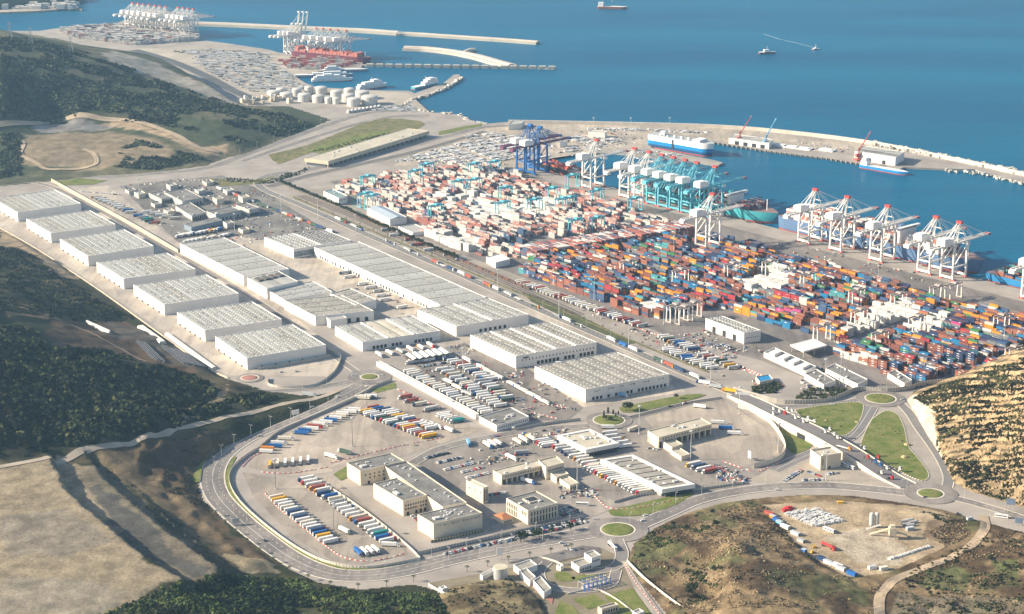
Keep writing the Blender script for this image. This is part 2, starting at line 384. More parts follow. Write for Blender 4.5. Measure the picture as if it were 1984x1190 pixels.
WEST.build('hill', 2.2, wbase, [
 ([(-300,640),(60,636),(100,678),(200,680),(280,703),(360,720),(425,752),(540,768),(480,800),(385,815),(345,835),(200,864),(60,888),(-300,920)], (.030,.032,.018), .85),
 ([(200,885),(300,862),(470,838),(400,890),(385,930),(395,968),(440,1010),(500,1056),(530,1095),(440,1085),(300,960)], (.120,.085,.052), .85),
 ([(-400,915),(0,908),(120,895),(180,905),(200,1000),(300,1100),(370,1140),(300,1160),(200,1195),(-300,1400)], SAND, .85),
 ([(0,1000),(120,985),(170,1010),(210,1050),(120,1075),(0,1090)], GRV, .6), ([(0,1120),(150,1125),(250,1150),(180,1190),(0,1190)], (.27,.24,.19), .6),
 ([(150,925),(200,905),(260,960),(420,1100),(390,1135),(330,1110),(200,1010)], (.185,.155,.11), .9),
 ([(168,945),(190,940),(250,990),(330,1055),(398,1112),(375,1125),(290,1075),(200,1000)], (.080,.077,.070), .85),
 ([(180,885),(260,890),(420,1020),(440,1080),(330,1000)], (.17,.13,.08), .7),
 ([(190,1195),(300,1150),(400,1120),(470,1112),(560,1112),(700,1146),(850,1150),(960,1300),(100,1300)], (.075,.072,.032), .85),
 ([(440,1070),(520,1090),(560,1110),(480,1110)], (.36,.29,.18), .8),
 ([(290,870),(380,850),(385,900),(340,930),(300,920)], (.08,.055,.04), .8),
 ([(105,625),(160,620),(255,625),(300,680),(360,705),(390,725),(330,715),(250,700),(190,678),(100,675)], BRN, .9),
 ([(165,640),(210,625),(330,640),(430,720),(360,715),(250,660)], (.11,.10,.085), .7),
 ([(0,430),(60,468),(130,515),(160,540),(100,530),(60,490),(0,475)], (.40,.30,.19), .85),
 ([(340,830),(370,795),(430,755),(445,745),(440,765),(400,800),(370,825)], (.33,.25,.15), .9),
 ([(0,600),(90,610),(110,625),(60,615),(0,612)], (.30,.20,.11), .8)], TERR, jitter=16.)
# ---- far hill west of the old port
freg = [(-800,50),(0,57),(60,66),(130,78),(215,104),(300,140),(420,182),(480,206),(560,205),(645,232),(560,268),(470,302),(445,305),(400,322),(300,336),(200,342),(100,352),(0,362),(-800,380)]
fctrl = [(0,62,165),(100,84,130),(210,107,95),(300,142,60),(420,184,24),(480,207,12),(560,210,6),(645,234,1),(560,266,2),(470,300,2),(445,298,4),(400,320,2),(300,334,2),(200,340,2),(100,350,2),(0,360,2),
 (0,150,128),(0,220,75),(0,260,40),(80,290,26),(150,150,100),(150,210,62),(150,245,34),(300,190,62),(300,235,38),(260,290,22),(370,290,16),(400,230,40),(480,235,24),(560,235,14),(120,235,36),(200,240,33),(60,320,10),(160,315,12),(330,310,8),
 (-300,80,210),(-300,200,130),(-300,320,20),(-700,200,200)]
FAR = Terrain([(a, b, c*.72) for a, b, c in fctrl]+[at(a, b, c*.72)+Vector((20, dy, -c*.72*k)) for a, b, c in fctrl[:5]+[(-300,80,210)] for dy, k in ((130, .25), (300, .8))], freg, None, (6.0, 110), 25.)
def fbase(x, y, z):
    t = sstep((fbm(x, y, 120)-.40)/.2); return blend((.070,.080,.044), (.15,.135,.080), t)
FAR.build('far_hill', 7, fbase, [
 ([(165,175),(200,165),(230,185),(265,195),(240,215),(185,212)], (.16,.17,.05), .8),
 ([(60,240),(130,236),(220,240),(210,252),(120,258),(70,255)], (.27,.25,.23), .9),
 ([(100,300),(130,290),(160,300),(150,322),(110,325)], (.22,.20,.18), .85),
 ([(40,260),(220,255),(300,270),(330,300),(200,330),(40,320),(20,280)], (.30,.23,.15), .8),
 ([(196,104),(215,98),(300,122),(400,165),(480,205),(440,200),(380,180),(290,148),(225,130)], (.42,.37,.30), .85),
 ([(200,235),(262,233),(300,250),(350,265),(385,285),(445,280),(440,303),(400,305),(340,275),(290,258)], (.44,.33,.21), .9)], TERR, jitter=14)
# ---- scrub mound and construction terrace in the south-east
mreg = [(1212,1088),(1228,1052),(1270,1022),(1330,994),(1400,974),(1480,964),(1560,958),(1650,960),(1750,974),(1830,988),(1890,1006),(1984,1032),(2400,1150),(2400,1500),(1330,1400),(1290,1190),(1240,1130)]
mctrl = [(1212,1088,1),(1228,1052,1),(1330,996,1),(1480,966,1),(1650,962,1),(1830,990,1),(1984,1034,1),
 (1290,1060,4),(1330,1040,6),(1400,1010,6),(1400,1060,13),(1340,1090,5),(1420,1100,14),(1480,1060,10),(1340,1140,2),(1300,1170,2),(1400,1160,12),(1480,1130,14),(1560,1130,9),(1560,1180,12),(1650,1160,6),(1700,1190,4),
 (1520,1000,3),(1600,1040,3),(1700,1080,3),(1800,1050,3),(1880,1010,2),(1850,1120,4),(1900,1090,6),(1984,1080,8),(1984,1150,10),(1800,1180,5),(1900,1180,8),(2200,1150,16),(1400,1250,10),(1700,1250,4)]
SITE = [A2(p, 3) for p in [(1478,978),(1540,970),(1620,968),(1760,985),(1850,1005),(1900,1012),(1890,1050),(1800,1088),(1725,1115),(1650,1122),(1590,1095),(1530,1040)]]
def msite(x, y, z):
    k = np.where(inpoly(x, y, SITE), 1, -1)*np.abs(pdist(x, y, SITE+[SITE[0]])); t = sstep((k+8)/10)
    pits = [(1352,1092,14,-11),(1362,1150,16,-12),(1310,1062,9,4),(1420,1082,20,5),(1450,1150,22,5)]
    for a, b, r, d in pits:
        c = A2((a, b), 5); z = z+d*np.exp(-((x-c.x)**2+(y-c.y)**2)/r**2)
    return z*(1-t)+3.0*t
MOUND = Terrain(mctrl, mreg, msite, (2.6, 16), 8.)
def mbase(x, y, z):
    t = sstep((fbm(x, y, 24)-.38)/.24); c = blend((.095,.064,.036), (.25,.18,.10), t)
    g = sstep((fbm(x+900, y, 45)-.60)/.1)*.6; return c*(1-g[..., None])+np.array((.10,.115,.045))*g[..., None]
MOUND.build('scrub_slope', 1.8, mbase, [
 ([(1478,980),(1620,970),(1790,985),(1840,1000),(1830,1060),(1720,1110),(1640,1118),(1580,1085),(1520,1030)], (.43,.335,.22), .9),
 ([(1600,1040),(1680,1020),(1760,1060),(1740,1095),(1660,1090)], (.45,.385,.295), .8),
 ([(1790,1040),(1800,1010),(1860,1005),(1880,1030),(1840,1055)], (.17,.12,.075), .8),
 ([(1790,1110),(1850,1095),(1890,1120),(1860,1150),(1780,1140)], (.10,.12,.045), .7),
 ([(1920,1090),(1970,1085),(1975,1120),(1940,1125)], (.105,.125,.045), .7),
 ([(1230,1050),(1300,1040),(1330,1060),(1290,1090),(1225,1085)], (.11,.125,.05), .7),
 ([(1740,1150),(1984,1160),(1984,1190),(1720,1190)], (.19,.16,.11), .8)], TERR, jitter=3)
# ---- rocky hill at the right edge, strata as real ledges
rreg = [(1757,776),(1770,800),(1792,838),(1818,878),(1838,912),(1846,934),(1880,953),(1984,984),(2150,1030),(2600,1030),(2600,600),(2200,618),(1984,668),(1900,712),(1850,735),(1800,752),(1770,758)]
rctrl = [(1757,776,1),(1770,800,1),(1792,838,1),(1818,878,1),(1838,912,1),(1880,953,1),(1984,984,1),(2150,1028,1),
 (1778,762,9),(1797,778,13),(1813,800,15),(1818,850,14),(1835,895,11),(1845,925,5),
 (1830,752,20),(1870,740,25),(1900,726,32),(1984,700,52),(2100,670,80),(1900,800,30),(1984,790,54),(1900,860,20),(1984,870,40),(1940,925,12),(1984,950,11),(2100,850,78),(2250,750,120),(2400,850,110),
 (1850,730,3),(1900,705,3),(1984,672,6),(2100,640,10),(2300,600,10)]
def strata(x, y, z):
    t = z+.35*y-.12*x+6.5*(fbm(x, y, 42, 3)-.5)+1.2*(vnoise(x/8, y/8)-.5); return t, 5.6
def ledges(x, y, z):
    t, per = strata(x, y, z); f = t/per; k = np.floor(f); fr = f-k; blk = vnoise(x/5.5+k*7.7, y/5.5+k*3.1)
    st = (k+sstep((fr-.25-.25*blk)/.2))*per-t
    amt = np.clip((z-13)/6, 0, 1)*sstep((fbm(x+80, y+k*5, 22, 3)-.38)/.2)
    return z+st*amt*.8+(fbm(x, y, 9, 3)-.5)*1.2
ROCKY = Terrain(rctrl, rreg, ledges, (1.5, 14), 6.)
def rbase(x, y, z):
    t, per = strata(x, y, ROCKY.tps(x, y)); fr = t/per-np.floor(t/per)+.35*(fbm(x, y, 7, 3)-.5)
    band = sstep((fr-.12)/.14)*(1-sstep((fr-.62)/.16)); d = fbm(x+9, y, 10, 4); r = np.clip(band*.9+.55*sstep((d-.53)/.1), 0, 1)
    c = blend((.125,.098,.055), (.40,.285,.16), r); crack = (vnoise(x/1.7+np.floor(t/per)*3.3, y/1.7) > .82)[..., None]
    return c*np.where(crack, .6, 1)*(.8+.4*fbm(x, y, 24, 2))[..., None]
ROCKY.build('rocky_hill', 1.1, rbase, [([(1757,776),(1770,765),(1797,778),(1813,800),(1812,850),(1835,905),(1845,934),(1818,880),(1790,835)], (.52,.46,.36), .95), ([(1842,925),(1880,915),(1940,915),(1984,930),(2100,960),(2150,1030),(1984,984),(1880,953)], (.27,.20,.115), .75)], ROCK, jitter=2.5, soft=False)

# ---- scrub: joined leaf clumps, nobody could count them
def bush_protos(n, leaves=26, ls=1.0):
    out = []
    for k in range(n):
        v = []; f = []
        for i in range(leaves):
            a = random.uniform(0, 6.283); e = math.asin(random.uniform(-.1, 1)); r = random.uniform(.62, 1.0)
            c = Vector((math.cos(a)*math.cos(e)*r*.5, math.sin(a)*math.cos(e)*r*.5, math.sin(e)*r*.72+.05))
            nrm = (c-Vector((0,0,.1))).normalized()+Vector((random.uniform(-.6,.6), random.uniform(-.6,.6), random.uniform(-.2,.6)))
            nrm.normalize(); t = nrm.orthogonal().normalized(); b = nrm.cross(t); s_ = random.uniform(.17, .30)*ls
            o = len(v); v += [tuple(c+t*s_), tuple(c+b*s_*.9), tuple(c-t*s_), tuple(c-b*s_*.9)]; f.append((o, o+1, o+2, o+3))
        out.append((np.array(v), np.array(f)))
    return out
PROT = bush_protos(7); PROT_S = bush_protos(9, 11, 1.45)
LEAF = M('scrub_leaves', attr='Col', rough=.85, var=.25, scale=.1, fine=.9, ftint=.25, spec=.12)
def scatter(name, pos, size, cols, label, cat='scrub', protos=None, mat=None, squash=None):
    protos = protos or PROT; n = len(pos); ids = RNG.integers(0, len(protos), n); CO = []; FA = []; CC = []; off = 0
    ang = RNG.random(n)*6.283
    for k, (v, f) in enumerate(protos):
        I = np.where(ids == k)[0]
        if not len(I): continue
        c, s_ = np.cos(ang[I])[:, None], np.sin(ang[I])[:, None]; S = size[I][:, None]
        hz = S if squash is None else S*squash
        x = (v[:,0]*c-v[:,1]*s_)*S+pos[I,0:1]; y = (v[:,0]*s_+v[:,1]*c)*S+pos[I,1:2]; z = v[:,2]*hz+pos[I,2:3]
        CO.append(np.stack([x, y, z], -1).reshape(-1, 3))
        FA.append((f[None]+(np.arange(len(I))*len(v))[:, None, None]).reshape(-1, 4)+off); off += len(I)*len(v)
        CC.append(np.repeat(cols[I], len(v), 0))
    o = link(name, grid_mesh(name, np.concatenate(CO), np.concatenate(FA), np.concatenate(CC), mat or LEAF, False))
    return tag(o, label, cat, kind='stuff')
def cand(ter, poly, n):
    pw = ter.poly(poly) if not isinstance(poly[0], Vector) else poly
    xs = [p.x for p in pw]; ys = [p.y for p in pw]
    x = RNG.uniform(min(xs), max(xs), n); y = RNG.uniform(min(ys), max(ys), n); k = inpoly(x, y, pw); return x[k], y[k]
def green(n, a, b, d=.25):
    t = RNG.random(n)[:, None]; return (np.array(a)*(1-t)+np.array(b)*t)*RNG.uniform(1-d, 1+d, n)[:, None]
def grow(ter, name, polys, n, smin, smax, a, b, label, thr=.0, ns=30, excl=(), protos=None):
    X = []; Y = []
    for p, m in zip(polys, n): x, y = cand(ter, p, m); X.append(x); Y.append(y)
    x = np.concatenate(X); y = np.concatenate(Y); k = fbm(x+5, y+9, ns, 3) > thr
    if ter is ROCKY:
        t_, p_ = strata(x, y, ROCKY.tps(x, y)); fr = t_/p_-np.floor(t_/p_); k &= (fr > .52) | (fr < .14) | (RNG.random(len(x)) < .30)
    for e in excl: k &= ~inpoly(x, y, ter.poly(e))
    x, y = x[k], y[k]; z = ter.h(x, y); k = z > .3; x, y, z = x[k], y[k], z[k]
    s_ = smin+(smax-smin)*RNG.random(len(x))**2.4
    tone = np.clip(.1+3.2*(fbm(x+31, y+7, 15, 3)-.25), .3, 2.2)[:, None]
    return scatter(name, np.stack([x, y, z-.15*s_], -1), s_, green(len(x), a, b, .4)*tone, label, protos=protos)
G1, G2 = (.012,.020,.011), (.048,.058,.020)
forest = [(-60,640),(60,640),(100,680),(200,680),(280,705),(360,722),(420,755),(385,795),(345,830),(200,860),(60,885),(-60,900)]
grow(WEST, 'maquis', [forest, [(395,790),(470,760),(540,772),(470,795),(385,815)]], [16000, 1100], 2.6, 10.0, G1, (.055,.060,.022), 'dark green maquis covering the hillside left of the warehouses', .41, 14)
grow(WEST, 'shrubland', [[(-60,470),(40,485),(120,540),(200,585),(262,618),(200,626),(100,618),(60,605),(-60,600)]], [11000], 1.6, 5.0, G1, (.060,.064,.030), 'dark low scrub on the slope above the leftmost warehouses', .36, 16)
grow(WEST, 'thicket', [[(190,1195),(260,1165),(390,1125),(450,1115),(560,1120),(700,1148),(850,1150),(900,1215),(150,1240)]], [16000], 1.4, 4.8, (.026,.042,.014), (.095,.115,.032), 'bushy green thicket along the bottom edge of the picture', .30, 22)
grow(WEST, 'roadside_scrub', [[(200,880),(420,850),(470,835),(560,805),(600,785),(480,812),(300,855)], [(300,885),(390,860),(370,920),(420,1010),(330,960)], [(200,905),(300,955),(440,1070),(400,1075),(250,960)]], [1500, 900, 600], .9, 2.6, G1, (.10,.09,.045), 'patchy scrub on the shaded bank below the sandy road', .42, 12)
grow(FAR, 'far_scrub', [[(0,75),(120,90),(210,115),(320,160),(430,195),(560,225),(600,245),(480,290),(420,270),(300,240),(180,232),(60,232),(0,235)], [(0,262),(40,255),(40,345),(0,350)], [(230,265),(330,290),(400,310),(300,330),(220,325)]], [30000, 3500, 4500], 2.2, 6.5, (.032,.045,.026), (.085,.088,.046), 'bluish scrub covering the far hillside', .40, 45, protos=PROT_S)
grow(MOUND, 'dry_brush', [[(1225,1085),(1240,1045),(1330,1000),(1450,972),(1490,985),(1530,1040),(1600,1100),(1660,1125),(1710,1120),(1690,1195),(1330,1195),(1250,1130)], [(1795,1030),(1870,1005),(1880,1040),(1830,1060)], [(1850,1065),(1984,1025),(1984,1195),(1730,1195),(1760,1110)]], [13000, 1500, 5000], .5, 2.1, (.085,.058,.033), (.25,.185,.105), 'dry brown brush on the slope beside the construction site', .46, 17, protos=PROT_S)
grow(MOUND, 'green_brush', [[(1225,1085),(1240,1045),(1300,1015),(1380,985),(1400,1010),(1330,1050),(1290,1085)], [(1330,1080),(1400,1085),(1400,1180),(1330,1170)], [(1770,990),(1880,995),(1850,1020)], [(1850,1065),(1984,1025),(1984,1195),(1730,1195),(1760,1110)]], [2600, 1200, 500, 3600], 1.1, 3.6, (.028,.038,.015), (.085,.09,.035), 'dark green bushes among the brown scrub slope', .54, 14)
grow(ROCKY, 'hill_brush', [[(1770,775),(1800,756),(1900,722),(1984,695),(2040,690),(2040,1000),(1984,980),(1880,950),(1845,925),(1815,870),(1815,800)]], [42000], .8, 3.3, (.020,.028,.012), (.085,.080,.034), 'olive shrubs between the rock ledges of the right hill', .40, 18, protos=PROT_S)
# loose sandstone blocks along the ledges
def rock_protos(n):
    out = []
    for k in range(n):
        a, b, c = random.uniform(.7, 1.3), random.uniform(.4, .8), random.uniform(.35, .7); J = lambda: random.uniform(-.16, .16)
        v = [(sx*a/2+J(), sy*b/2+J(), sz*c+J()*.5) for sz in (0, 1) for sx, sy in ((-1,-1),(1,-1),(1,1),(-1,1))]
        out.append((np.array(v), np.array([(0,1,5,4),(1,2,6,5),(2,3,7,6),(3,0,4,7),(4,5,6,7)])))
    return out
ROCKP = rock_protos(8)
def rocks(ter, name, poly, n, smin, smax, thr, label, a=(.46,.33,.185), b=(.30,.22,.13)):
    x, y = cand(ter, poly, n); g = np.hypot(ter.h(x+.8, y)-ter.h(x-.8, y), ter.h(x, y+.8)-ter.h(x, y-.8))/1.6; k = g > thr; x, y = x[k], y[k]; z = ter.h(x, y); s_ = smin+(smax-smin)*RNG.random(len(x))**2.5
    return scatter(name, np.stack([x, y, z-.25*s_], -1), s_, green(len(x), a, b, .2), label, 'rocks', ROCKP, ROCK)
rocks(ROCKY, 'rock_blocks', [(1800,790),(1810,758),(1900,722),(1984,695),(2040,690),(2040,1000),(1984,980),(1880,950),(1845,925),(1822,870)], 7000, .8, 3.6, .6, 'tan sandstone blocks lining the ledges of the right hill')
rocks(WEST, 'bank_rocks', [(160,930),(215,910),(300,965),(440,1085),(400,1140),(370,1140),(240,1050)], 9000, .4, 1.6, .35, 'small loose rocks on the quarry banks', (.20,.175,.135), (.10,.085,.065))
rocks(MOUND, 'slope_rocks', [(1240,1060),(1330,1010),(1480,980),(1600,1110),(1690,1180),(1330,1180),(1250,1120)], 5000, .4, 1.8, .32, 'pale stones on the brown scrub slope', (.40,.33,.22), (.2,.15,.09))
# scrubby bank in the south compound
BANK = Terrain([(850,1150,1),(905,1127,1),(990,1122,1),(1050,1162,1),(1065,1210,1),(880,1215,1),(930,1150,7),(975,1145,9),(1005,1165,7),(950,1180,4),(1000,1190,5)], [(848,1152),(880,1136),(930,1126),(990,1122),(1022,1140),(1052,1165),(1075,1215),(880,1230)], None, (1.6, 11), 6.)
BANK.build('scrub_bank', 1.6, lambda x, y, z: blend((.10,.075,.042), (.21,.17,.095), sstep((fbm(x, y, 14)-.4)/.2)), [], TERR)
grow(BANK, 'bank_brush', [[(860,1150),(930,1128),(990,1124),(1050,1165),(1065,1205),(885,1205)]], [1500], .5, 2.6, (.035,.035,.018), (.14,.115,.06), 'brown brush on the bank beside the water tank', .46, 9, protos=PROT_S)
# ================================================================== roads, yards, lawns, verges, fences
asphalt = M('worn_asphalt', (.235,.210,.19), .9, .16, .03, .4, streak=.16); dark_asph = M('dark_asphalt', (.105,.098,.095), .9, .18, .03, .4)
light_conc = M('light_concrete', (.43,.375,.31), .9, .13, .03, .4, streak=.16); yard_g = M('yard_paving', (.215,.19,.17), .9, .2, .02, .4, streak=.16)
lot_g = M('truck_lot_paving', (.37,.315,.255), .9, .17, .018, .25, streak=.16); dirt = M('sandy_track', (.40,.31,.21), .95, .2, .06, .6)
sandy = M('beige_hardstand', (.42,.36,.285), .95, .18, .012, .2, streak=.16); grass_m = lawn_mat('lawn_grass', (.105,.145,.030), (.21,.205,.075))
drygrass = lawn_mat('dry_grass', (.10,.115,.04), (.24,.20,.10)); kerb_m = M('kerb_concrete', (.62,.56,.46), .9, .1, .3)
white_line = M('road_paint', (.72,.70,.64), .7, .1, .5); red_pave = M('red_paving', (.36,.17,.13), .9, .2, .2); wallw = M('whitewashed_wall', (.66,.59,.49), .9, .12, .12)
_z = [0.04]
def lz(): _z[0] += .012; return _z[0]
def sheetp(name, pts, mat, z=None, kind='structure', sm=0, label=None, cat=None):
    P = [A2(p) for p in pts]
    if sm: P = [V2(p) for p in smooth([Vector((*p, 0)) for p in P+P[:1]], sm)][:-1]
    o = link(name, MB().sheet(P, z if z is not None else lz()).mesh(name, mat)); return tag(o, label, cat, kind=kind)
# ground patches, laid a few centimetres apart
sheetp('yard_ground', [(640,352),(900,318),(1015,325),(1060,350),(1984,585),(2300,680),(2300,790),(1800,758),(1640,765),(1480,700),(1290,650),(1100,570),(760,450)], yard_g)
sheetp('rail_ground', [(520,385),(640,360),(790,452),(1110,575),(1290,655),(1230,668),(1000,575),(620,425)], M('rail_yard_ground', (.30,.26,.215), .95, .2, .02, .4))
sheetp('hardstand', [(930,250),(1000,238),(1400,248),(1700,282),(1700,300),(1480,288),(1368,270),(1310,270),(1262,268),(1262,284),(1150,294),(1050,310),(1000,325),(900,318),(760,322),(830,285)], sandy)
sheetp('hardstand', [(560,150),(600,170),(790,180),(830,215),(700,212),(620,195),(500,190),(380,130),(250,95),(420,88),(540,108),(665,116),(690,125)], M('far_port_ground', (.40,.35,.28), .95, .25, .01, .1))
sheetp('depot_ground', [(230,360),(430,340),(500,365),(640,450),(510,468),(430,470),(345,470)], M('depot_paving', (.20,.185,.165), .95, .25, .025, .3, streak=.16))
sheetp('terrace_paving', [(-60,425),(0,405),(120,365),(210,360),(330,460),(520,572),(665,690),(640,730),(440,728),(300,630),(60,470)], light_conc)
sheetp('dock_paving', [(440,455),(520,465),(640,480),(860,590),(1040,600),(1180,660),(1310,740),(1330,760),(1130,790),(800,640),(640,600)], M('dock_concrete', (.46,.40,.325), .9, .15, .03, .4, streak=.16))
sheetp('truck_lot', [(505,860),(560,830),(720,760),(760,745),(930,835),(780,885),(640,915),(560,925),(480,905)], lot_g)
sheetp('truck_lot', [(470,915),(560,930),(640,920),(780,1045),(790,1075),(700,1095),(640,1085),(560,1035),(490,960)], M('lower_lot_paving', (.32,.275,.225), .9, .2, .02, .25, streak=.16))
sheetp('truck_lot', [(780,690),(900,665),(1010,705),(1130,790),(1100,815),(1030,815),(930,800)], M('upper_lot_paving', (.21,.185,.165), .9, .2, .02, .25, streak=.16))
sheetp('customs_yard', [(800,890),(960,840),(1110,825),(1240,800),(1430,790),(1520,860),(1500,900),(1440,940),(1330,965),(1190,985),(1130,1010),(950,1035),(820,910)], M('customs_paving', (.285,.25,.215), .9, .2, .02, .25, streak=.16))
sheetp('gate_apron', [(1240,800),(1330,780),(1400,775),(1500,840),(1510,880),(1440,905),(1300,870)], lot_g)
sheetp('staff_parking', [(1450,930),(1560,880),(1600,890),(1720,945),(1600,940),(1500,944)], M('parking_paving', (.36,.31,.25), .9, .15, .03, .3))
sheetp('compound_ground', [(830,1130),(1050,1090),(1160,1060),(1215,1085),(1230,1130),(1290,1250),(1000,1250),(900,1190)], M('compound_soil', (.22,.185,.125), .95, .25, .05, .5))
sheetp('visitor_parking', [(860,1085),(1000,1055),(1130,1015),(1140,1005),(1120,1000),(960,1035),(830,1075)], M('parking_asphalt', (.19,.17,.155), .9, .15, .04, .4))
def P3(pts, z=0.0, k=6): return smooth([at(p[0], p[1], p[2] if len(p) > 2 else z) for p in pts], k)
def road(name, pts, w, mat=asphalt, kerb=True, lines=(), z=None, k=6, median=None):
    P = P3(pts, 0, k); zz = lz() if z is None else z
    o = tag(link(name, ribbon(MB(), P, -w/2, w/2, zz).mesh(name, mat)), kind='structure')
    if kerb:
        for s_ in (-1, 1):
            link('kerb', ribbon(MB(), P, s_*w/2-.35 if s_ > 0 else -w/2-.35, s_*w/2+.35 if s_ > 0 else -w/2+.35, zz+.14, 0, .16).mesh('kerb', kerb_m), o)
    for off, dash in lines:
        mb = MB(); R = resample(P, 1.5)
        if dash:
            for i in range(0, len(R)-4, 6): ribbon(mb, R[i:i+3], off-.18, off+.18, zz+.03)
        else: ribbon(mb, R, off-.18, off+.18, zz+.03)
        link('lane_marking', mb.mesh('lane_marking', white_line), o)
    if median:
        ribbon_m = ribbon(MB(), P, median[0], median[1], zz+.16, 0, .2); link('median_verge', ribbon_m.mesh('median_verge', grass_m), o)
    return o
ring = [(700,748),(650,773),(590,800),(530,825),(470,853),(428,885),(412,920),(420,958),(455,998),(505,1040),(555,1076),(605,1101),(660,1115),(730,1114),(800,1102),(880,1082),(1000,1057),(1080,1043),(1160,1030)]
road('ring_road', ring, 23, lines=((0,0),(-6,1),(6,1),(10.8,0),(-10.8,0)))
road('ring_road', [(1235,1020),(1290,996),(1350,970),(1420,954),(1500,944),(1600,941),(1700,949),(1770,957)], 17, lines=((0,1),(7.6,0),(-7.6,0)))
road('hill_road', [(1835,945),(1838,925),(1826,895),(1805,862),(1780,828),(1762,800),(1742,780)], 10.5, M('slip_road_asphalt', (.20,.185,.175), .9, .15, .04), lines=((4.8,0),(-4.8,0)))
road('slip_road', [(1688,788),(1672,815),(1650,843),(1618,862),(1575,878),(1535,895),(1500,912)], 15, M('slip_road_asphalt'), lines=((0,0),))
road('slip_road', [(1682,770),(1640,780),(1580,787),(1510,787),(1455,776),(1415,760)], 10, M('slip_road_asphalt'))
road('port_highway', [(1440,770),(1350,733),(1250,690),(1150,646),(1000,581),(900,536),(800,493),(700,450),(620,414),(560,388),(512,368),(500,352),(520,340),(560,333)], 13, M('highway_asphalt', (.20,.19,.18), .9, .15, .03), lines=((0,1),))
road('verge_lane', [(1400,728),(1250,664),(1130,610),(1000,556),(800,470),(640,402),(560,372)], 5, M('lane_asphalt', (.30,.27,.235), .9, .15, .04), kerb=False)
road('warehouse_road', [(60,352),(110,366),(200,412),(300,470),(400,524),(490,578),(570,634),(650,692),(690,720)], 9, asphalt)
road('warehouse_road', [(415,733),(450,752),(520,758),(600,753),(660,742),(690,735)], 8, asphalt)
road('exit_road', [(1835,962),(1890,976),(1984,1005),(2300,1110)], 11, asphalt, lines=((0,1),))
road('hill_foot_road', [(-60,365),(60,352),(130,344),(220,342),(300,336),(400,325),(460,305),(520,283),(590,258),(650,236),(720,218),(800,214)], 12, asphalt)
road('hill_foot_road', [(470,312),(540,288),(620,262),(700,238),(760,226),(830,224)], 9, asphalt)
road('coast_road', [(520,350),(580,333),(660,315),(760,292),(850,268),(930,248),(1000,243)], 12, asphalt)
road('shore_highway', [(150,92),(225,98),(290,108),(360,132),(420,162),(470,190),(530,212),(600,222)], 16, asphalt, kerb=False)
road('shore_highway', [(260,97),(330,118),(400,148),(450,175),(500,196)], 22, M('embankment_dark', (.10,.10,.10), .9, .2, .02), kerb=False)
road('rail_corridor', [(520,362),(600,340),(700,318),(820,290),(940,255)], 14, M('ballast', (.15,.135,.125), .95, .2, .05))
road('customs_road', [(800,898),(860,868),(960,846),(1050,832),(1140,826)], 12, asphalt)
road('customs_road', [(1215,812),(1270,798),(1330,783),(1400,772)], 10, dark_asph)
road('substation_road', [(1195,1045),(1205,1075),(1190,1100),(1130,1110)], 11, asphalt)
road('substation_road', [(1060,1090),(1045,1110),(1060,1135),(1120,1145),(1180,1135),(1195,1105)], 9, asphalt)
def roundabout(px, py, r, inner, label):
    c = at(px, py); o = tag(link('roundabout', MB().prism([(c.x+math.cos(a)*r, c.y+math.sin(a)*r) for a in np.linspace(0, 6.283, 41)[:-1]], -.1, lz()+.05).mesh('roundabout', asphalt)), kind='structure')
    z = _z[0]+.05
    P = [Vector((c.x+math.cos(a)*(inner+.6), c.y+math.sin(a)*(inner+.6), 0)) for a in np.linspace(0, 6.283, 37)]
    link('kerb', ribbon(MB(), P, -1.2, .2, z+.15, 0, .2).mesh('kerb', kerb_m), o)
    isl = MB(); isl.dome((c.x, c.y, z+.1), inner, 1.0, 28, 3); link('island', isl.mesh('island', grass_m if label != 'red' else red_pave), o)
    return c
roundabout(716,731,24,9,'a'); RB_B = roundabout(1197,1027,27,14,'b'); roundabout(1803,957,25,11,'c'); roundabout(1706,773,26,15,'d'); RB_E = roundabout(1180,815,24,15,'e'); roundabout(484,733,15,8.5,'red')
# tracks over the terrain
def drape(ter, pts, w, name, mat, k=5, lift=.45):
    P = smooth([ter.on(*p) for p in pts], k); P = resample(P, 4)
    N = normals(P); v = []; f = []
    for p, n in zip(P, N):
        for t in (-1, -.33, .33, 1):
            x, y = p.x+n.x*w/2*t, p.y+n.y*w/2*t; v.append((x, y, max(ter.h1(x, y), .05)+lift))
    for i in range(len(P)-1):
        for j in range(3): f.append((4*i+j, 4*i+4+j, 4*i+5+j, 4*i+1+j)[::-1])
    return tag(link(name, MB().add(v, f).mesh(name, mat)), kind='structure')
drape(WEST, [(-80,920),(0,906),(80,892),(150,880),(230,863),(300,846),(380,826),(450,808),(520,792),(580,778),(630,768),(665,752)], 7.5, 'sandy_road', M('sandy_road_dust', (.38,.32,.25), .95, .15, .06))
drape(WEST, [(0,588),(60,602),(110,620),(150,636),(200,658),(240,680),(285,702)], 3.2, 'footpath', M('path_dust', (.25,.19,.13), .95, .2, .1))
drape(MOUND, [(1905,1000),(1908,1025),(1890,1050),(1850,1075),(1790,1102),(1735,1125),(1708,1150),(1703,1175),(1706,1215)], 9, 'site_track', dirt)
drape(FAR, [(-20,246),(60,241),(120,236),(200,234),(262,236),(310,252),(350,268),(385,288),(430,300)], 12, 'hill_track', dirt, lift=1)
drape(FAR, [(30,262),(45,280),(40,300),(70,318),(100,330),(180,322),(182,300),(160,290)], 8, 'hill_track', dirt, lift=1)
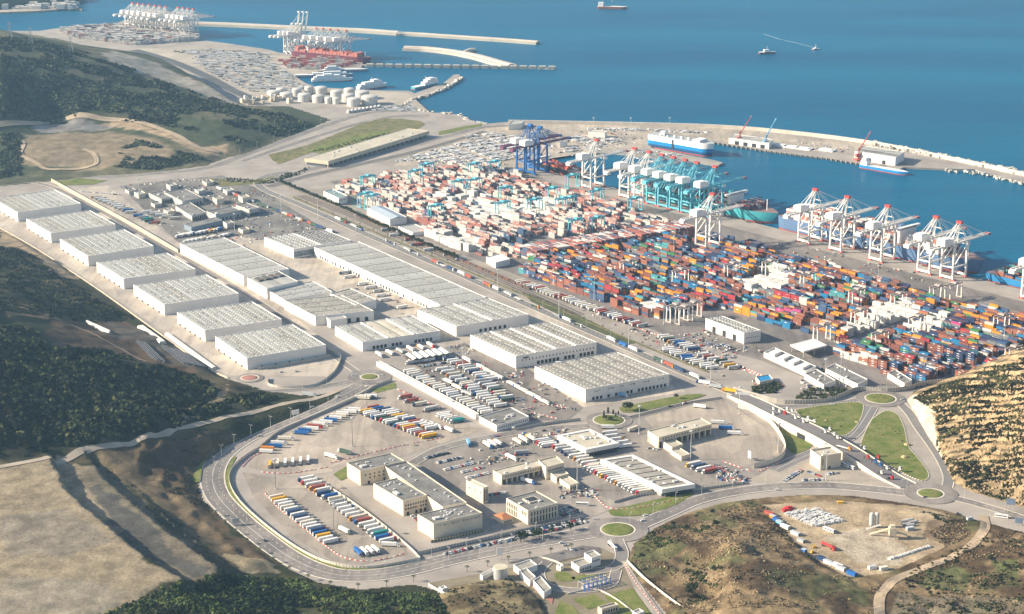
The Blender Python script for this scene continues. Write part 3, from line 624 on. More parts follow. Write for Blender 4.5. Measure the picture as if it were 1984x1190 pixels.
# lawns
L1 = [(1540,795),(1600,785),(1665,780),(1672,797),(1660,825),(1635,845),(1600,838),(1560,815)]
L2 = [(1690,812),(1715,797),(1738,803),(1752,830),(1760,865),(1780,890),(1800,920),(1785,932),(1740,912),(1690,885),(1668,868),(1675,840)]
sheetp('lawn', L1, grass_m, .45, sm=3); sheetp('lawn', L2, grass_m, .45, sm=3)
sheetp('lawn', [(1475,800),(1500,805),(1560,838),(1578,860),(1545,880),(1525,868),(1505,835)], grass_m, .45, sm=2)
sheetp('lawn', [(1178,990),(1230,978),(1300,962),(1345,955),(1310,978),(1250,998),(1190,1000)], grass_m, .45, sm=3)
sheetp('lawn', [(1200,790),(1260,778),(1330,765),(1368,766),(1320,780),(1240,798),(1205,799)], grass_m, .45, sm=2)
sheetp('lawn', [(718,757),(765,742),(768,752),(730,762)], grass_m, .4); sheetp('lawn', [(645,920),(670,905),(690,918),(660,932)], grass_m, .4)
sheetp('lawn', [(1110,1162),(1150,1152),(1180,1170),(1140,1182)], grass_m, .4); sheetp('lawn', [(1170,1155),(1225,1140),(1265,1195),(1210,1205)], grass_m, .4); sheetp('lawn', [(1085,1165),(1110,1175),(1130,1200),(1070,1200)], grass_m, .4)
sheetp('lawn', [(1074,1112),(1090,1108),(1115,1120),(1100,1128),(1078,1124)], grass_m, .4, sm=3); sheetp('lawn', [(1105,1120),(1160,1105),(1190,1098),(1180,1110),(1120,1128)], grass_m, .4)
sheetp('lawn', [(365,905),(395,880),(410,878),(392,905),(388,935),(368,940)], grass_m, .9)
sheetp('lawn', [(520,300),(600,280),(700,240),(740,230),(815,235),(810,250),(700,268),(590,300),(540,318)], drygrass, .3, sm=2)
sheetp('lawn', [(590,292),(660,268),(750,252),(770,258),(690,280),(620,298)], grass_m, .34); sheetp('lawn', [(100,352),(160,346),(208,350),(180,358),(110,360)], grass_m, .3)
sheetp('lawn', [(900,245),(935,240),(930,248),(850,262),(850,255)], grass_m, .3); sheetp('lawn', [(405,345),(470,352),(540,340),(520,355),(430,362)], drygrass, .3)
sheetp('rail_verge', [(1010,566),(1040,574),(1150,625),(1232,665),(1215,668),(1120,628),(1030,585)], M('verge_green', (.085,.095,.04), .95, .3, .06), .3)
for a in (((560,385),(700,446),(1000,573),(1250,680),(1360,725)),):
    P = P3(a); tag(link('grass_verge', ribbon(MB(), P, 7.6, 11.5, .42).mesh('grass_verge', drygrass)), kind='structure')
tag(link('grass_verge', ribbon(MB(), P3(ring[5:15]), 12.2, 15.2, .5, 0, .4).mesh('grass_verge', grass_m)), kind='structure')
for pts in (L1, L2):
    Pk = smooth([at(*p) for p in pts+pts[:1]], 3); mb = MB()
    R_ = resample(Pk, 1.7)
    for i_ in range(0, len(R_)-1, 2): ribbon(mb, R_[i_:i_+2], -.5, .5, .62, 0, .6)
    o_ = tag(link('kerb_blocks', mb.mesh('kerb_blocks', kerb_m)), 'white kerb blocks around an interchange lawn', 'kerb', kind='stuff')
sheetp('compound_parking', [(1000,1092),(1060,1075),(1130,1058),(1160,1062),(1165,1072),(1100,1085),(1050,1098),(1020,1104)], M('compound_asphalt', (.17,.155,.145), .9, .2, .04, streak=.16))
sheetp('service_path', [(1205,1088),(1213,1090),(1250,1145),(1290,1200),(1270,1200),(1230,1145)], light_conc); sheetp('brick_path', [(1003,1115),(1010,1112),(1072,1158),(1070,1172),(1062,1165)], red_pave)
# walls and fences
def fence(name, pts, h, label, mat=None, post=None, t=.3, cat='fence', spacing=3.0):
    mat = mat or wallw; P = P3(pts, 0, 4); o = thing(name, label, cat, (P[0].x, P[0].y, P[0].z)); loc = Vector(o.location)
    Q_ = [p-loc for p in P]; part(wall(MB(), Q_, t*.5, h*.94), 'panel_run', mat, o)
    mb = MB()
    for p in resample(Q_, spacing): mb.box(p.x-.22, p.x+.22, p.y-.22, p.y+.22, p.z, p.z+h)
    x = part(mb, 'posts', post or wallw, o); x['kind'] = 'stuff'
    return o
panel_g = M('grey_fence_panel', (.42,.385,.335), .9, .12, .2); wf = M('pale_post', (.72,.66,.56), .9, .1, .2)
fence('perimeter_fence', [(505,868),(540,840),(600,812),(680,778),(725,752),(760,738)], 3.0, 'pale fence between ring road and upper truck lot', panel_g, wf)
fence('perimeter_fence', [(505,868),(470,890),(447,915),(447,945),(475,985),(540,1040),(600,1078),(650,1096),(710,1102),(760,1096),(815,1085)], 3.0, 'white retaining fence curving round the lower truck lot', wallw, wf)
fence('perimeter_fence', [(812,1075),(870,1062),(950,1045),(1040,1025),(1130,1005)], 3.4, 'striped pale fence behind the roadside parked cars', panel_g, wf)
fence('perimeter_fence', [(835,1052),(880,1043),(938,1030)], 2.4, 'short white picket fence below the grey-roofed block', drygrass, wf)
fence('perimeter_fence', [(600,925),(660,960),(730,1010),(790,1060),(815,1085)], 2.6, 'white fence between the lower truck rows and service yard', wallw, wf)
fence('perimeter_fence', [(1000,835),(1060,823),(1125,815)], 3.2, 'pale fence ending at the tree-planted roundabout', panel_g, wf)
fence('perimeter_fence', [(1420,757),(1465,770),(1520,783),(1600,780),(1640,766),(1665,757),(1720,760),(1760,755),(1800,745),(1880,738)], 5, 'long striped wall between slip road and container yard', panel_g, wf)
fence('perimeter_fence', [(1190,975),(1250,960),(1340,952),(1440,938)], 2.6, 'pale fence above the lawn beside the ring road', panel_g, wf)
fence('perimeter_fence', [(520,735),(522,748),(560,752),(610,748),(640,730),(655,712),(660,690),(640,680)], 3.0, 'curved white fence around the empty yard by the red roundabout', wallw, wf)
fence('perimeter_fence', [(500,717),(560,708),(640,692)], 3.2, 'white fence below the front wall of the nearest warehouse', panel_g, wf)
fence('perimeter_fence', [(1430,790),(1465,800),(1500,830),(1522,872),(1505,895),(1460,908)], 6, 'tall curved white wall around the gate apron', wallw, wf)
fence('boundary_wall', [(-40,420),(60,476),(130,521),(200,568),(300,640),(400,712),(442,733)], 1.2, 'long pale channel wall left of the warehouse row', M('channel_concrete', (.55,.47,.36), .9, .12, .1), wallw, 3.5, 'wall', 40)
fence('boundary_wall', [(100,352),(160,385),(260,440),(345,490)], 5, 'sandy retaining wall beside the upper warehouse road', M('sandstone_wall', (.55,.46,.33), .9, .12, .1), wallw, 1.5, 'wall', 60)
fence('boundary_wall', [(830,1135),(880,1165),(915,1200)], 2.5, 'white garden wall descending the bottom slope', wallw, wf, .8, 'wall', 30)
fence('boundary_wall', [(1215,1090),(1250,1125),(1300,1165),(1350,1200)], 3.0, 'white wall running down beside the lawn terraces', wallw, wf, .8, 'wall', 30)
fence('boundary_wall', [(985,1092),(1040,1082),(1075,1090),(1090,1096),(1110,1092)], 2.2, 'white wall between compound parking and sheds', wallw, wf, .6, 'wall', 30)
fence('boundary_wall', [(1100,1152),(1150,1143),(1190,1160),(1230,1190)], 1.6, 'white retaining wall above the lawn terraces', wallw, wf, .8, 'wall', 30)
fence('boundary_wall', [(356,935),(352,918),(362,895),(390,872)], 1.6, 'pale curved kerb wall beside the ring road bend', wallw, wallw, 1.2, 'wall', 50)
# red and white plastic barriers, too small to pick apart
bar_m = M('barrier_plastic', attr='Col', rough=.6, var=.1, scale=.3)
def barriers(lines, label):
    mb = MB(); k = 0
    for pts in lines:
        R = resample(P3(pts, 0, 4), 2.6)
        for a, b in zip(R[:-1], R[1:]):
            k += 1
            if random.random() < .1: continue
            mb.col((.62,.10,.07) if k % 2 else (.75,.72,.68)); d = (b-a).normalized()*.95; c = (a+b)/2; mb.beam(c-d+Vector((0,0,.45)), c+d+Vector((0,0,.45)), .5, .9)
    return tag(link('barrier_row', mb.mesh('barrier_row', bar_m)), label, 'barrier', kind='stuff')
barriers([[(512,955),(540,985),(590,1025),(640,1065),(670,1082),(720,1088),(790,1072)], [(470,905),(478,895),(490,885),(505,878)], [(505,915),(560,918),(640,905)]], 'red and white barriers edging the lower truck lot')
barriers([[(640,898),(760,868),(860,848)], [(770,755),(800,768),(840,785)], [(1010,795),(1060,785),(1100,792)], [(1030,800),(1080,812)], [(1150,870),(1165,880)]], 'red and white barriers between truck lots')
barriers([[(1380,905),(1410,915),(1445,935)], [(1400,895),(1430,905),(1460,915)], [(1470,915),(1500,900),(1515,885)], [(1150,960),(1180,985),(1230,985),(1330,965)]], 'red and white barriers at the customs gate')
barriers([[(1212,1098),(1232,1130),(1255,1160),(1280,1195)]], 'red and white barriers along the path beside the white wall')
barriers([[(1100,580),(1180,612),(1260,645),(1330,665)], [(1330,672),(1400,700),(1460,725),(1500,740)], [(1385,690),(1440,712),(1520,748)]], 'scattered barriers along the container yard entrance lanes')
# ================================================================== buildings
w_white = M('white_cladding', (.74,.70,.64), .75, .07, .05, .6, ftint=.05); w_cream = M('cream_render', (.66,.57,.43), .9, .1, .08); w_beige = M('beige_render', (.60,.50,.36), .9, .1, .08)
w_grey = M('grey_cladding', (.42,.41,.39), .8, .1, .06); r_grey = M('roof_sheet_grey', (.345,.335,.30), .8, .10, .05, .35, ftint=.08); r_tan = M('roof_sheet_tan', (.33,.305,.26), .85, .2, .05, .35, ftint=.2)
r_dark = M('roof_felt_dark', (.215,.205,.19), .9, .3, .06, .5, ftint=.28); r_pale = M('roof_sheet_pale', (.385,.375,.34), .8, .10, .05, ftint=.06); r_sand = M('roof_sheet_sand', (.50,.45,.35), .8, .15, .05)
seam = M('roof_seam', (.66,.63,.58), .7, .1, .2); dark_open = M('dark_opening', (.035,.038,.042), .5, .1, .2); glass_m = M('window_glass', (.05,.06,.075), .15, .1, .1, spec=.6)
sky_m = M('rooflight', (.60,.60,.58), .5, .15, .3); dkline = M('roof_gutter', (.13,.12,.11), .9, .2, .2); tile_m = M('terracotta_tiles', (.42,.17,.075), .85, .2, .4); metal_m = M('galvanised', (.45,.45,.45), .45, .1, .2, metal=.3)
blue_m = M('blue_paint', (.03,.13,.42), .5, .1, .2); ac_m = M('roof_unit', (.55,.54,.52), .7, .15, .3)
class B:
    def __init__(s, name, label, N, R, L, h, cat='building', base=0.0, group=None):
        n, r, l = at(*N, h), at(*R, h), at(*L, h); s.h = h
        s.ex = (r-n); s.W = s.ex.length; s.ex = s.ex/s.W; s.ey = (l-n); s.D = s.ey.length; s.ey = s.ey/s.D
        s.ex.z = s.ey.z = 0; s.o = thing(name, label, cat, (n.x, n.y, base), 0, group); s.n = n
    def P(s, x, y, z): v = s.ex*x+s.ey*y; return (v.x, v.y, z)
    def box(s, mb, x0, x1, y0, y1, z0, z1, m=0, mt=None):
        v = [s.P(*c) for c in ((x0,y0,z0),(x1,y0,z0),(x1,y1,z0),(x0,y1,z0),(x0,y0,z1),(x1,y0,z1),(x1,y1,z1),(x0,y1,z1))]
        mb.add(v, [(0,1,5,4),(1,2,6,5),(2,3,7,6),(3,0,4,7)], m); mb.add(v[4:], [(0,1,2,3)], m if mt is None else mt)
        return mb
    def walls(s, wm, par=.8, t=.5, z0=0.0, name='walls'):
        W, D, h = s.W, s.D, s.h+par; mb = MB()
        o = [s.P(x, y, z) for z in (z0, h) for x, y in ((0,0),(W,0),(W,D),(0,D))]; i = [s.P(x, y, z) for z in (h, s.h-.3) for x, y in ((t,t),(W-t,t),(W-t,D-t),(t,D-t))]
        mb.add(o+i, [(0,1,5,4),(1,2,6,5),(2,3,7,6),(3,0,4,7)]+[(4+k, 4+(k+1)%4, 8+(k+1)%4, 8+k) for k in range(4)]+[(8+k, 8+(k+1)%4, 12+(k+1)%4, 12+k) for k in range(4)])
        s.wall = part(mb, name, wm, s.o); return s
    def flat(s, rm, t=.5, units=0, name='roof', unit_m=None):
        s.roof = part(MB().add([s.P(x, y, s.h) for x, y in ((t,t),(s.W-t,t),(s.W-t,s.D-t),(t,s.D-t))], [(0,1,2,3)]), name, rm, s.o)
        for k in range(units):
            x, y = random.uniform(.08, .9)*s.W, random.uniform(.08, .9)*s.D; a, b, c = random.uniform(.8,2.2), random.uniform(.8,1.8), random.uniform(.7,1.5)
            part(s.box(MB(), x-a, x+a, y-b, y+b, s.h-.05, s.h+c), 'roof_unit', unit_m or ac_m, s.roof)
        return s
    def bays(s, rms, nb, along='y', rise=1.1, gut=True, sky=0, sep=None, dark=None):
        """multi-span sheet roof; ridges run along y (depth) or x (width)"""
        t = .5; W, D = s.W-2*t, s.D-2*t; X, Y = (W, D) if along == 'y' else (D, W)
        pt = (lambda a, b, z: s.P(a+t, b+t, z)) if along == 'y' else (lambda a, b, z: s.P(b+t, a+t, z))
        bw = X/nb; sk = MB()
        for k in range(nb):
            mb = MB(); a0, a1, am = k*bw, (k+1)*bw, (k+.5)*bw; z = s.h-.1
            f = [(0,1,4,3),(1,2,5,4)]; f = f if along == 'y' else [q[::-1] for q in f]
            mb.add([pt(a0,0,z),pt(am,0,z+rise),pt(a1,0,z),pt(a0,Y,z),pt(am,Y,z+rise),pt(a1,Y,z)], f); mb.add([pt(a0,0,z),pt(a1,0,z),pt(am,0,z+rise),pt(a0,Y,z),pt(a1,Y,z),pt(am,Y,z+rise)], [(0,1,2),(5,4,3)])
            rm = rms[k % len(rms)] if isinstance(rms, list) else rms
            bay = part(mb, 'roof_bay', rm, s.o)
            if gut: g = MB(); s.rawbox(g, pt, a1-.45, a1+.45, 0, Y, z+.02, z+.22); part(g, 'gutter', dkline if not (sep and k in sep) else seam, bay)
            if sep and k in sep: g = MB(); s.rawbox(g, pt, a1-.9, a1+.9, 0, Y, z, z+1.5); part(g, 'parapet_strip', seam, s.o)
            if sky:
                ns = int(Y/sky)
                for j in range(ns):
                    b0 = (j+.5)*Y/ns
                    for q in (.27, .73):
                        s.rawbox(sk, pt, a0+bw*q-.5, a0+bw*q+.5, b0-1.2, b0+1.2, z+rise*.4, z+rise*.5+.30, random.random() < .12)
        if sky: x = part(sk, 'rooflights', [sky_m, dkline], s.o); x['kind'] = 'stuff'
        return s
    def rawbox(s, mb, pt, a0, a1, b0, b1, z0, z1, m=0):
        v = [pt(*c) for c in ((a0,b0,z0),(a1,b0,z0),(a1,b1,z0),(a0,b1,z0),(a0,b0,z1),(a1,b0,z1),(a1,b1,z1),(a0,b1,z1))]
        return mb.add(v, [(0,1,5,4),(1,2,6,5),(2,3,7,6),(3,0,4,7),(4,5,6,7)], int(m))
    def opening(s, face, c, w, z0, z1, name='dock_door', m=None, d=.18):
        """a door or window set 18 cm proud frame-wise on face 'f' (front) or 'l' (left side) or 'r'"""
        mb = MB()
        if face == 'f': s.box(mb, c-w/2, c+w/2, -d, .1, z0, z1)
        elif face == 'l': s.box(mb, -d, .1, c-w/2, c+w/2, z0, z1)
        elif face == 'r': s.box(mb, s.W-.1, s.W+d, c-w/2, c+w/2, z0, z1)
        return part(mb, name, m or dark_open, getattr(s, 'wall', s.o))
    def row(s, face, n, w, z0, z1, a=.05, b=.95, name='dock_door', m=None, skip=0, d=.18):
        L = s.W if face == 'f' else s.D
        for k in range(n):
            if random.random() < skip: continue
            s.opening(face, (a+(b-a)*(k+.5)/n)*L, w, z0, z1, name, m, d)
        return s
WH = 'big white warehouses in the left row'
wl = [((34,412.7),(156.8,395),(-15,385)),((98.3,453),(223.9,435.4),(51,425)),((170.2,497.4),(297.5,477.3),(116,464)),((239.5,541.3),(378.7,521.9),(187,509)),((318.2,591.2),(462.7,569.3),(258.5,553)),((397.1,641.3),(545.8,619.4),(343,606)),((478.6,695),(631.5,669.4),(417,653))]
for i, (N, R, L) in enumerate(wl):
    lb = ['white warehouse cut by the left picture edge, farthest of the row','second farthest white warehouse of the left row','third farthest white warehouse in the left row','middle one of the seven white warehouses on the left','third nearest white warehouse in the left row','second nearest white warehouse in the left row','nearest white warehouse of the left row, beside the red roundabout'][i]
    b = B('warehouse', lb, N, R, L, 13, 'warehouse', group=WH); b.walls(w_white).bays([random.choice((r_grey, r_grey, r_pale, r_tan)) for _ in range(10)], 10, 'y', .4, False, 6)
    b.row('f', 5, 1.2, 0, 2.4, .1, .95, 'door')
    for k in range(5): part(b.box(MB(), -2.2, -.3, b.D*(.15+.18*k), b.D*(.15+.18*k)+1.6, 0, 2.0), 'side_unit', w_grey, b.o)
def wh(label, N, R, L, h, rm, nb, along, **k):
    b = B('warehouse', label, N, R, L, h, 'warehouse'); b.walls(k.get('wm', w_white)); b.bays(rm, nb, along, k.get('rise', .6), True, k.get('sky', 6), k.get('sep')); return b
b = wh('long white warehouse with dark gutters right of the left warehouse row', (472,536), (560,522), (349,473), 12, [r_pale, r_grey], 7, 'x'); b.row('f', 2, 4, 0, 4.5)
b = wh('small white plant building between two pale-roofed halls', (517,560), (577,546), (479,539), 13, r_pale, 2, 'y', sky=0)
for k in range(4): part(b.box(MB(), b.W*(.1+.22*k), b.W*(.25+.22*k), b.D*.55, b.D*.8, b.h, b.h+2.2), 'cooling_unit', dkline, b.o)
b = wh('pale-roofed low hall behind the courtyard warehouse', (551,582), (644,566), (514,561), 9, r_pale, 3, 'x', sky=5)
b = wh('tan-roofed warehouse with a stepped right end', (611,614), (724,603), (551,583), 11, r_tan, 4, 'x', sky=5); b.row('f', 3, 4, 0, 5, .5, .95)
b = wh('tan-roofed hall behind the stepped warehouse', (690,592), (729,581), (640,570), 11, r_tan, 3, 'x', sky=5)
b = wh('white porch block at the near corner of the tan-roofed warehouse', (640,622), (672,617), (629,613), 9, r_pale, 1, 'x', sky=0)
b = wh('warehouse with grey, sand and white striped roof', (702,664), (853,642), (649,633), 10.5, [r_grey, r_grey, r_sand, r_sand, r_pale, r_pale], 6, 'y', sky=5, sep=(1, 3))
b.row('f', 16, 3.2, .9, 4.6, .12, .9, skip=.2)
b = wh('white warehouse beside the depot with a patterned end wall', (568.5,484), (623,475), (512,461), 12, r_pale, 5, 'y'); b.row('f', 9, 4.2, 2, 9, .02, .98, 'wall_panel', M('patterned_panel', (.30,.32,.34), .6, .5, .25, 1.5, ftint=.6))
b = wh('dark-roofed warehouse against the port highway', (622,475), (680,466.5), (572,454), 12.3, r_dark, 4, 'y')
b = wh('very long white warehouse with a row of loading bays', (851,591), (942,577), (609,480), 12, [r_grey, r_pale, r_grey], 11, 'x'); b.row('l', 40, 3.4, .8, 4.6, .08, .96, skip=.25)
b = wh('white warehouse with grey twin roof behind the striped-roof one', (884,633.5), (1024,610), (809,601), 12, r_grey, 6, 'y', sep=(2,)); b.row('f', 6, 3.2, .8, 4.6, .3, .7)
b = wh('tan-roofed white warehouse with three pale roof strips', (999.6,691), (1156,664), (911,650), 14, [r_tan], 8, 'y', sep=(1, 3, 5)); b.row('f', 15, 3.4, .8, 4.8, .25, .97, skip=.15); b.row('f', 22, 1.1, 7.5, 9.6, .06, .98, 'window', glass_m); b.opening('f', b.W*.12, 7, 10, 12, 'sign', dkline)
b = wh('nearest big tan-roofed white warehouse by the tree roundabout', (1134.5,756), (1297,726), (1036,711), 13.5, [r_tan], 6, 'y'); b.row('f', 20, 2.8, .8, 4.2, .07, .97, skip=.1)
for c in (.14, .30, .42, .55, .72, .9):
    for q in range(5): b.opening('f', b.W*c+q*1.5-3, random.uniform(.5, 1.2), 9.6+random.random(), 10.6+random.random()*.8, 'sign_letter', dkline, .12)
# ---- customs quarter
def frame_roof(label, N, R, L, h, units, lines=0):
    b = B('customs_shed', label, N, R, L, h, 'building'); b.walls(w_white, .9, 3.6, h-3.2, 'roof_rim'); b.flat(r_sand if lines == 0 else r_tan, 3.6, units)
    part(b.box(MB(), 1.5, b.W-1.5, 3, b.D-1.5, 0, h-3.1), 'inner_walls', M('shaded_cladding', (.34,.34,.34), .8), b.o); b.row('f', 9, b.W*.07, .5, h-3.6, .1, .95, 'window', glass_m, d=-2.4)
    for k in range(lines): g = MB(); b.box(g, 4, b.W-4, b.D*(k+1)/(lines+1)-.4, b.D*(k+1)/(lines+1)+.4, b.h, b.h+.4); part(g, 'roof_joint', dkline, b.o)
    return b
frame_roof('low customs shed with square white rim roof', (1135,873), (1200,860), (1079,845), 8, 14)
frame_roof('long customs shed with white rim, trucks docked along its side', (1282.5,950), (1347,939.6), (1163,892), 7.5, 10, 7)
def block(name, label, N, R, L, h, wm=w_cream, rm=r_dark, units=0, par=.9, cat='building'):
    b = B(name, label, N, R, L, h, cat); b.walls(wm, par); b.flat(rm, .5, units); return b
GSW = [('north wing of the comb-shaped service block', (698,914),(784,894.5),(672,898)), ('middle wing of the comb-shaped service block', (781,972),(828,960.5),(723.6,938)), ('lettered south wing of the comb-shaped service block', (840,1016),(934.6,994.6),(809,998))]
# the comb-shaped service block: three wings on one spine, a single building
n0 = at(840, 1016, 14); gs = thing('service_block', 'comb-shaped cream service block with grey felt roof and lettered south wall', 'building', (n0.x, n0.y, 0))
def wing(N, R, L, h, nm):
    b = B.__new__(B); n, r, l = at(*N, h), at(*R, h), at(*L, h); b.h = h; b.ex = r-n; b.W = b.ex.length; b.ex /= b.W; b.ey = l-n; b.D = b.ey.length; b.ey /= b.D; b.ex.z = b.ey.z = 0
    off = Vector((n.x-n0.x, n.y-n0.y, 0)); ex, ey = b.ex, b.ey
    b.P = lambda x, y, z: ((ex*x+ey*y+off).x, (ex*x+ey*y+off).y, z); b.o = gs; b.walls(w_cream, .8, .5, 0, nm+'_walls'); b.flat(r_dark, .5, 0, nm+'_roof'); return b
for nm, (lb, N, R, L) in zip(('wing', 'wing', 'wing'), GSW):
    b = wing(N, R, L, 14, nm)
    for k in range(14 if N[0] > 800 else 9):
        x, y = random.uniform(.1, .9)*b.W, random.uniform(.15, .9)*b.D; part(b.box(MB(), x-1, x+1, y-.7, y+.7, b.h-.05, b.h+.9), 'roof_vent', ac_m, gs)
    part(b.box(MB(), b.W*.12, b.W*.25, b.D*.3, b.D*.45, b.h-.05, b.h+1.6), 'roof_unit', ac_m, gs)
    if N[0] < 800:
        b.row('f', 9, 1.5, 8.6, 10.2, .06, .98, 'window', glass_m); b.row('f', 9, 1.5, 5.2, 6.8, .06, .98, 'window', glass_m, .2); b.row('f', 5, 2.4, 0, 3, .1, .98, 'door', dark_open, .3)
    else: LETTER = b
    b.row('l', 10, .5, 10, 10.6, .05, .95, 'window', glass_m, .3)
b = wing((858,984), (905,975), (743,903), 13.2, 'spine')
for k in range(12): x, y = random.uniform(.15, .85)*b.W, random.uniform(.05, .95)*b.D; part(b.box(MB(), x-1, x+1, y-.7, y+.7, b.h-.05, b.h+.9), 'roof_vent', ac_m, gs)
def lettering(b, face, text, size, x0, z, mat, parent, depth=.12, stretch=1.0):
    cu = bpy.data.curves.new('lettering', 'FONT'); cu.body = text; cu.size = size; cu.extrude = .03; cu.resolution_u = 1
    t = bpy.data.objects.new('t', cu); COL.objects.link(t); dg = bpy.context.evaluated_depsgraph_get(); me = bpy.data.meshes.new_from_object(t.evaluated_get(dg)); bpy.data.objects.remove(t)
    me.materials.clear(); me.materials.append(mat)
    for v in me.vertices:
        c = b.P(x0+v.co.x*stretch, -depth-.05+v.co.z, z+v.co.y); v.co = c
    me.name = 'lettering'; return link('lettering', me, parent)
for i_, ch_ in enumerate('11 mic Goral Gora videG'):
    if ch_ != ' ': o_ = lettering(LETTER, 'f', ch_, 3.0, LETTER.W*(.09+.037*i_), 10.6, dark_open, gs, stretch=1.1); o_.name = 'wall_letter'
b = block('office_tower', 'narrow cream office block standing beside the service block', (936,947), (946,944), (903,932), 15, w_cream, r_sand); b.row('f', 2, 1.2, 2, 13.5, .1, .95, 'window', glass_m); b.row('l', 8, .9, 9, 11, .1, .95, 'window', glass_m, .4)
b = block('admin_building', 'cream four-storey office with tall windows and roof courtyard', (1023,991), (1081,976), (981,967), 13, w_cream, r_dark, 5)
b.row('f', 9, 1.5, 7.2, 11.2, .07, .97, 'window', glass_m); b.row('f', 9, 1.5, 1, 6, .07, .97, 'window', glass_m); b.row('l', 6, 1.3, 7.2, 11.2, .5, .97, 'window', glass_m); b.row('l', 6, 1.3, 1, 6, .5, .97, 'window', glass_m); b.row('l', 3, 1.3, 7.2, 11.2, .05, .3, 'window', glass_m)
x = MB(); b.box(x, b.W*.34, b.W*.72, b.D*.4, b.D*.72, b.h-.05, b.h+1.3); part(x, 'courtyard_rim', w_cream, b.o); part(b.box(MB(), b.W*.37, b.W*.69, b.D*.43, b.D*.69, b.h, b.h+1.36), 'courtyard_dark', dark_open, b.o)  # near-black slab stands in for the shaded open courtyard
b = B('gatehouse', 'small gatehouse with hipped orange tile roof', (975,1008), (994,1003), (956,998), 4, 'building'); b.walls(w_cream, 0); W, D = b.W, b.D
part(MB().add([b.P(-.6,-.6,4), b.P(W+.6,-.6,4), b.P(W+.6,D+.6,4), b.P(-.6,D+.6,4), b.P(W*.35,D*.5,6.4), b.P(W*.65,D*.5,6.4)], [(0,1,5,4),(1,2,5),(2,3,4,5),(3,0,4)]), 'hip_roof', tile_m, b.o); b.row('f', 4, 1.2, 1, 2.6, .1, .9, 'window', glass_m)
def gate(label, N, R, L, h, cols):
    b = B('customs_gate', label, N, R, L, h, 'building'); b.walls(w_cream, .8, .5, h-4.4, 'upper_storey'); b.flat(r_sand, .5, 4); b.row('f', cols*2, 1.2, h-2.6, h-1.2, .06, .98, 'window', dkline)
    for k in range(cols+1):
        x0 = b.W*k/cols; x0 = min(max(x0, .8), b.W-.8); part(b.box(MB(), x0-.8, x0+.8, .4, b.D-.4, 0, h-4.4), 'pier', w_cream, b.o)
    part(b.box(MB(), 0, b.W, b.D*.82, b.D*.9, 0, h-4.5), 'back_wall', dark_open, b.o); return b
gate('cream customs gate with truck bays in front of the admin building', (972,922), (1066,899), (955,913), 9.5, 9)
block('gate_tower', 'raised cream block at the right end of the lower customs gate', (1058,907), (1093,898), (1043,893), 12, w_cream, r_sand).row('f', 8, 1.6, 8, 9.2, .08, .95, 'window', glass_m)
block('gate_annex', 'flat annex attached before the lower customs gate', (1078,926), (1102,919), (1058,912), 6, w_cream, r_sand).row('f', 6, 1.2, 2.5, 4.5, .05, .95, 'window', glass_m)
block('gate_annex', 'smaller flat annex below the lower customs gate, by the mast', (1104,942), (1122,937), (1083,928), 4.5, w_cream, r_sand).row('f', 4, 1.2, 1, 3, .05, .95, 'window', glass_m)
gate('cream customs gate with truck bays on the gate apron', (1276,849), (1379,823), (1255,836), 11, 9)
block('gate_annex', 'flat cream annex in front of the upper customs gate', (1302,868), (1323,862), (1281,855), 6, w_cream, r_sand).row('f', 5, 1.2, 2, 4, .05, .95, 'window', glass_m)
block('gate_annex', 'low annex at the foot of the upper customs gate', (1320,886), (1337,881), (1299,873), 4, w_cream, r_sand)
b = B('canopy_shed', 'very long narrow white canopy between the two truck lots', (921,804), (928,801.5), (729,701), 5, 'shed'); b.walls(w_white, .3); b.flat(M('canopy_sheet', (.62,.58,.52), .8, .1, .1))
b = block('lot_office', 'flat-roofed white office at the end of the long canopy', (962,826), (1025,808), (928,808), 6, w_white, r_dark, 6); b.row('f', 16, .9, 2.6, 4.4, .05, .97, 'window', glass_m)
b = B('shade_canopy', 'row of peaked white canopies over parking below the striped-roof warehouse', (800,696), (876,683), (785,685), 6, 'canopy')
for k in range(6):
    x0, x1 = b.W*k/6, b.W*(k+1)/6-.4; xm = (x0+x1)/2
    part(MB().add([b.P(x0,0,5.2),b.P(xm,0,6.6),b.P(x1,0,5.2),b.P(x0,b.D,5.2),b.P(xm,b.D,6.6),b.P(x1,b.D,5.2)], [(0,1,4,3),(1,2,5,4)]), 'canopy_bay', w_white, b.o)
    for y in (.5, b.D-.5): part(b.box(MB(), x0, x0+.3, y-.15, y+.15, 0, 5.2), 'post', metal_m, b.o)
b = block('cube_office', 'tall cream cube building against the ramp wall', (1590,887), (1630,880), (1570,874), 13, w_cream, r_sand, 2, 1.5); b.opening('f', b.W*.45, 2.4, 0, 2.6, 'door', dark_open); b.opening('f', b.W*.12, .8, 5, 11, 'window', glass_m)
# ---- port side buildings
b = wh('white port hall with grey rooflights beside the container yard', (1441,646), (1474,641), (1367,618), 12.5, [r_dark, r_grey], 3, 'y', sky=5); b.row('l', 3, 6, 0, 7, .1, .9); b.row('f', 6, .9, 5.6, 7, .1, .9, 'window', glass_m)
b = B('canopy_hall', 'open white canopy roof on columns by the container yard', (1557,681), (1602,669), (1531,668), 8.5, 'canopy'); b.walls(w_white, .2, .5, 7, 'roof_edge'); b.flat(w_white, .4)
for x in (.06, .5, .94):
    for y in (.06, .94): part(b.box(MB(), b.W*x-.4, b.W*x+.4, b.D*y-.4, b.D*y+.4, 0, 7), 'column', metal_m, b.o)
b = block('villa_office', 'white terraced port office among palms', (1560,721), (1581,711), (1480,684), 5, w_white, r_pale, 8)
for k in range(4): part(b.box(MB(), b.W*.1, b.W*.75, b.D*(.08+.23*k), b.D*(.2+.23*k), b.h, b.h+2.8), 'upper_storey', w_white, b.o)
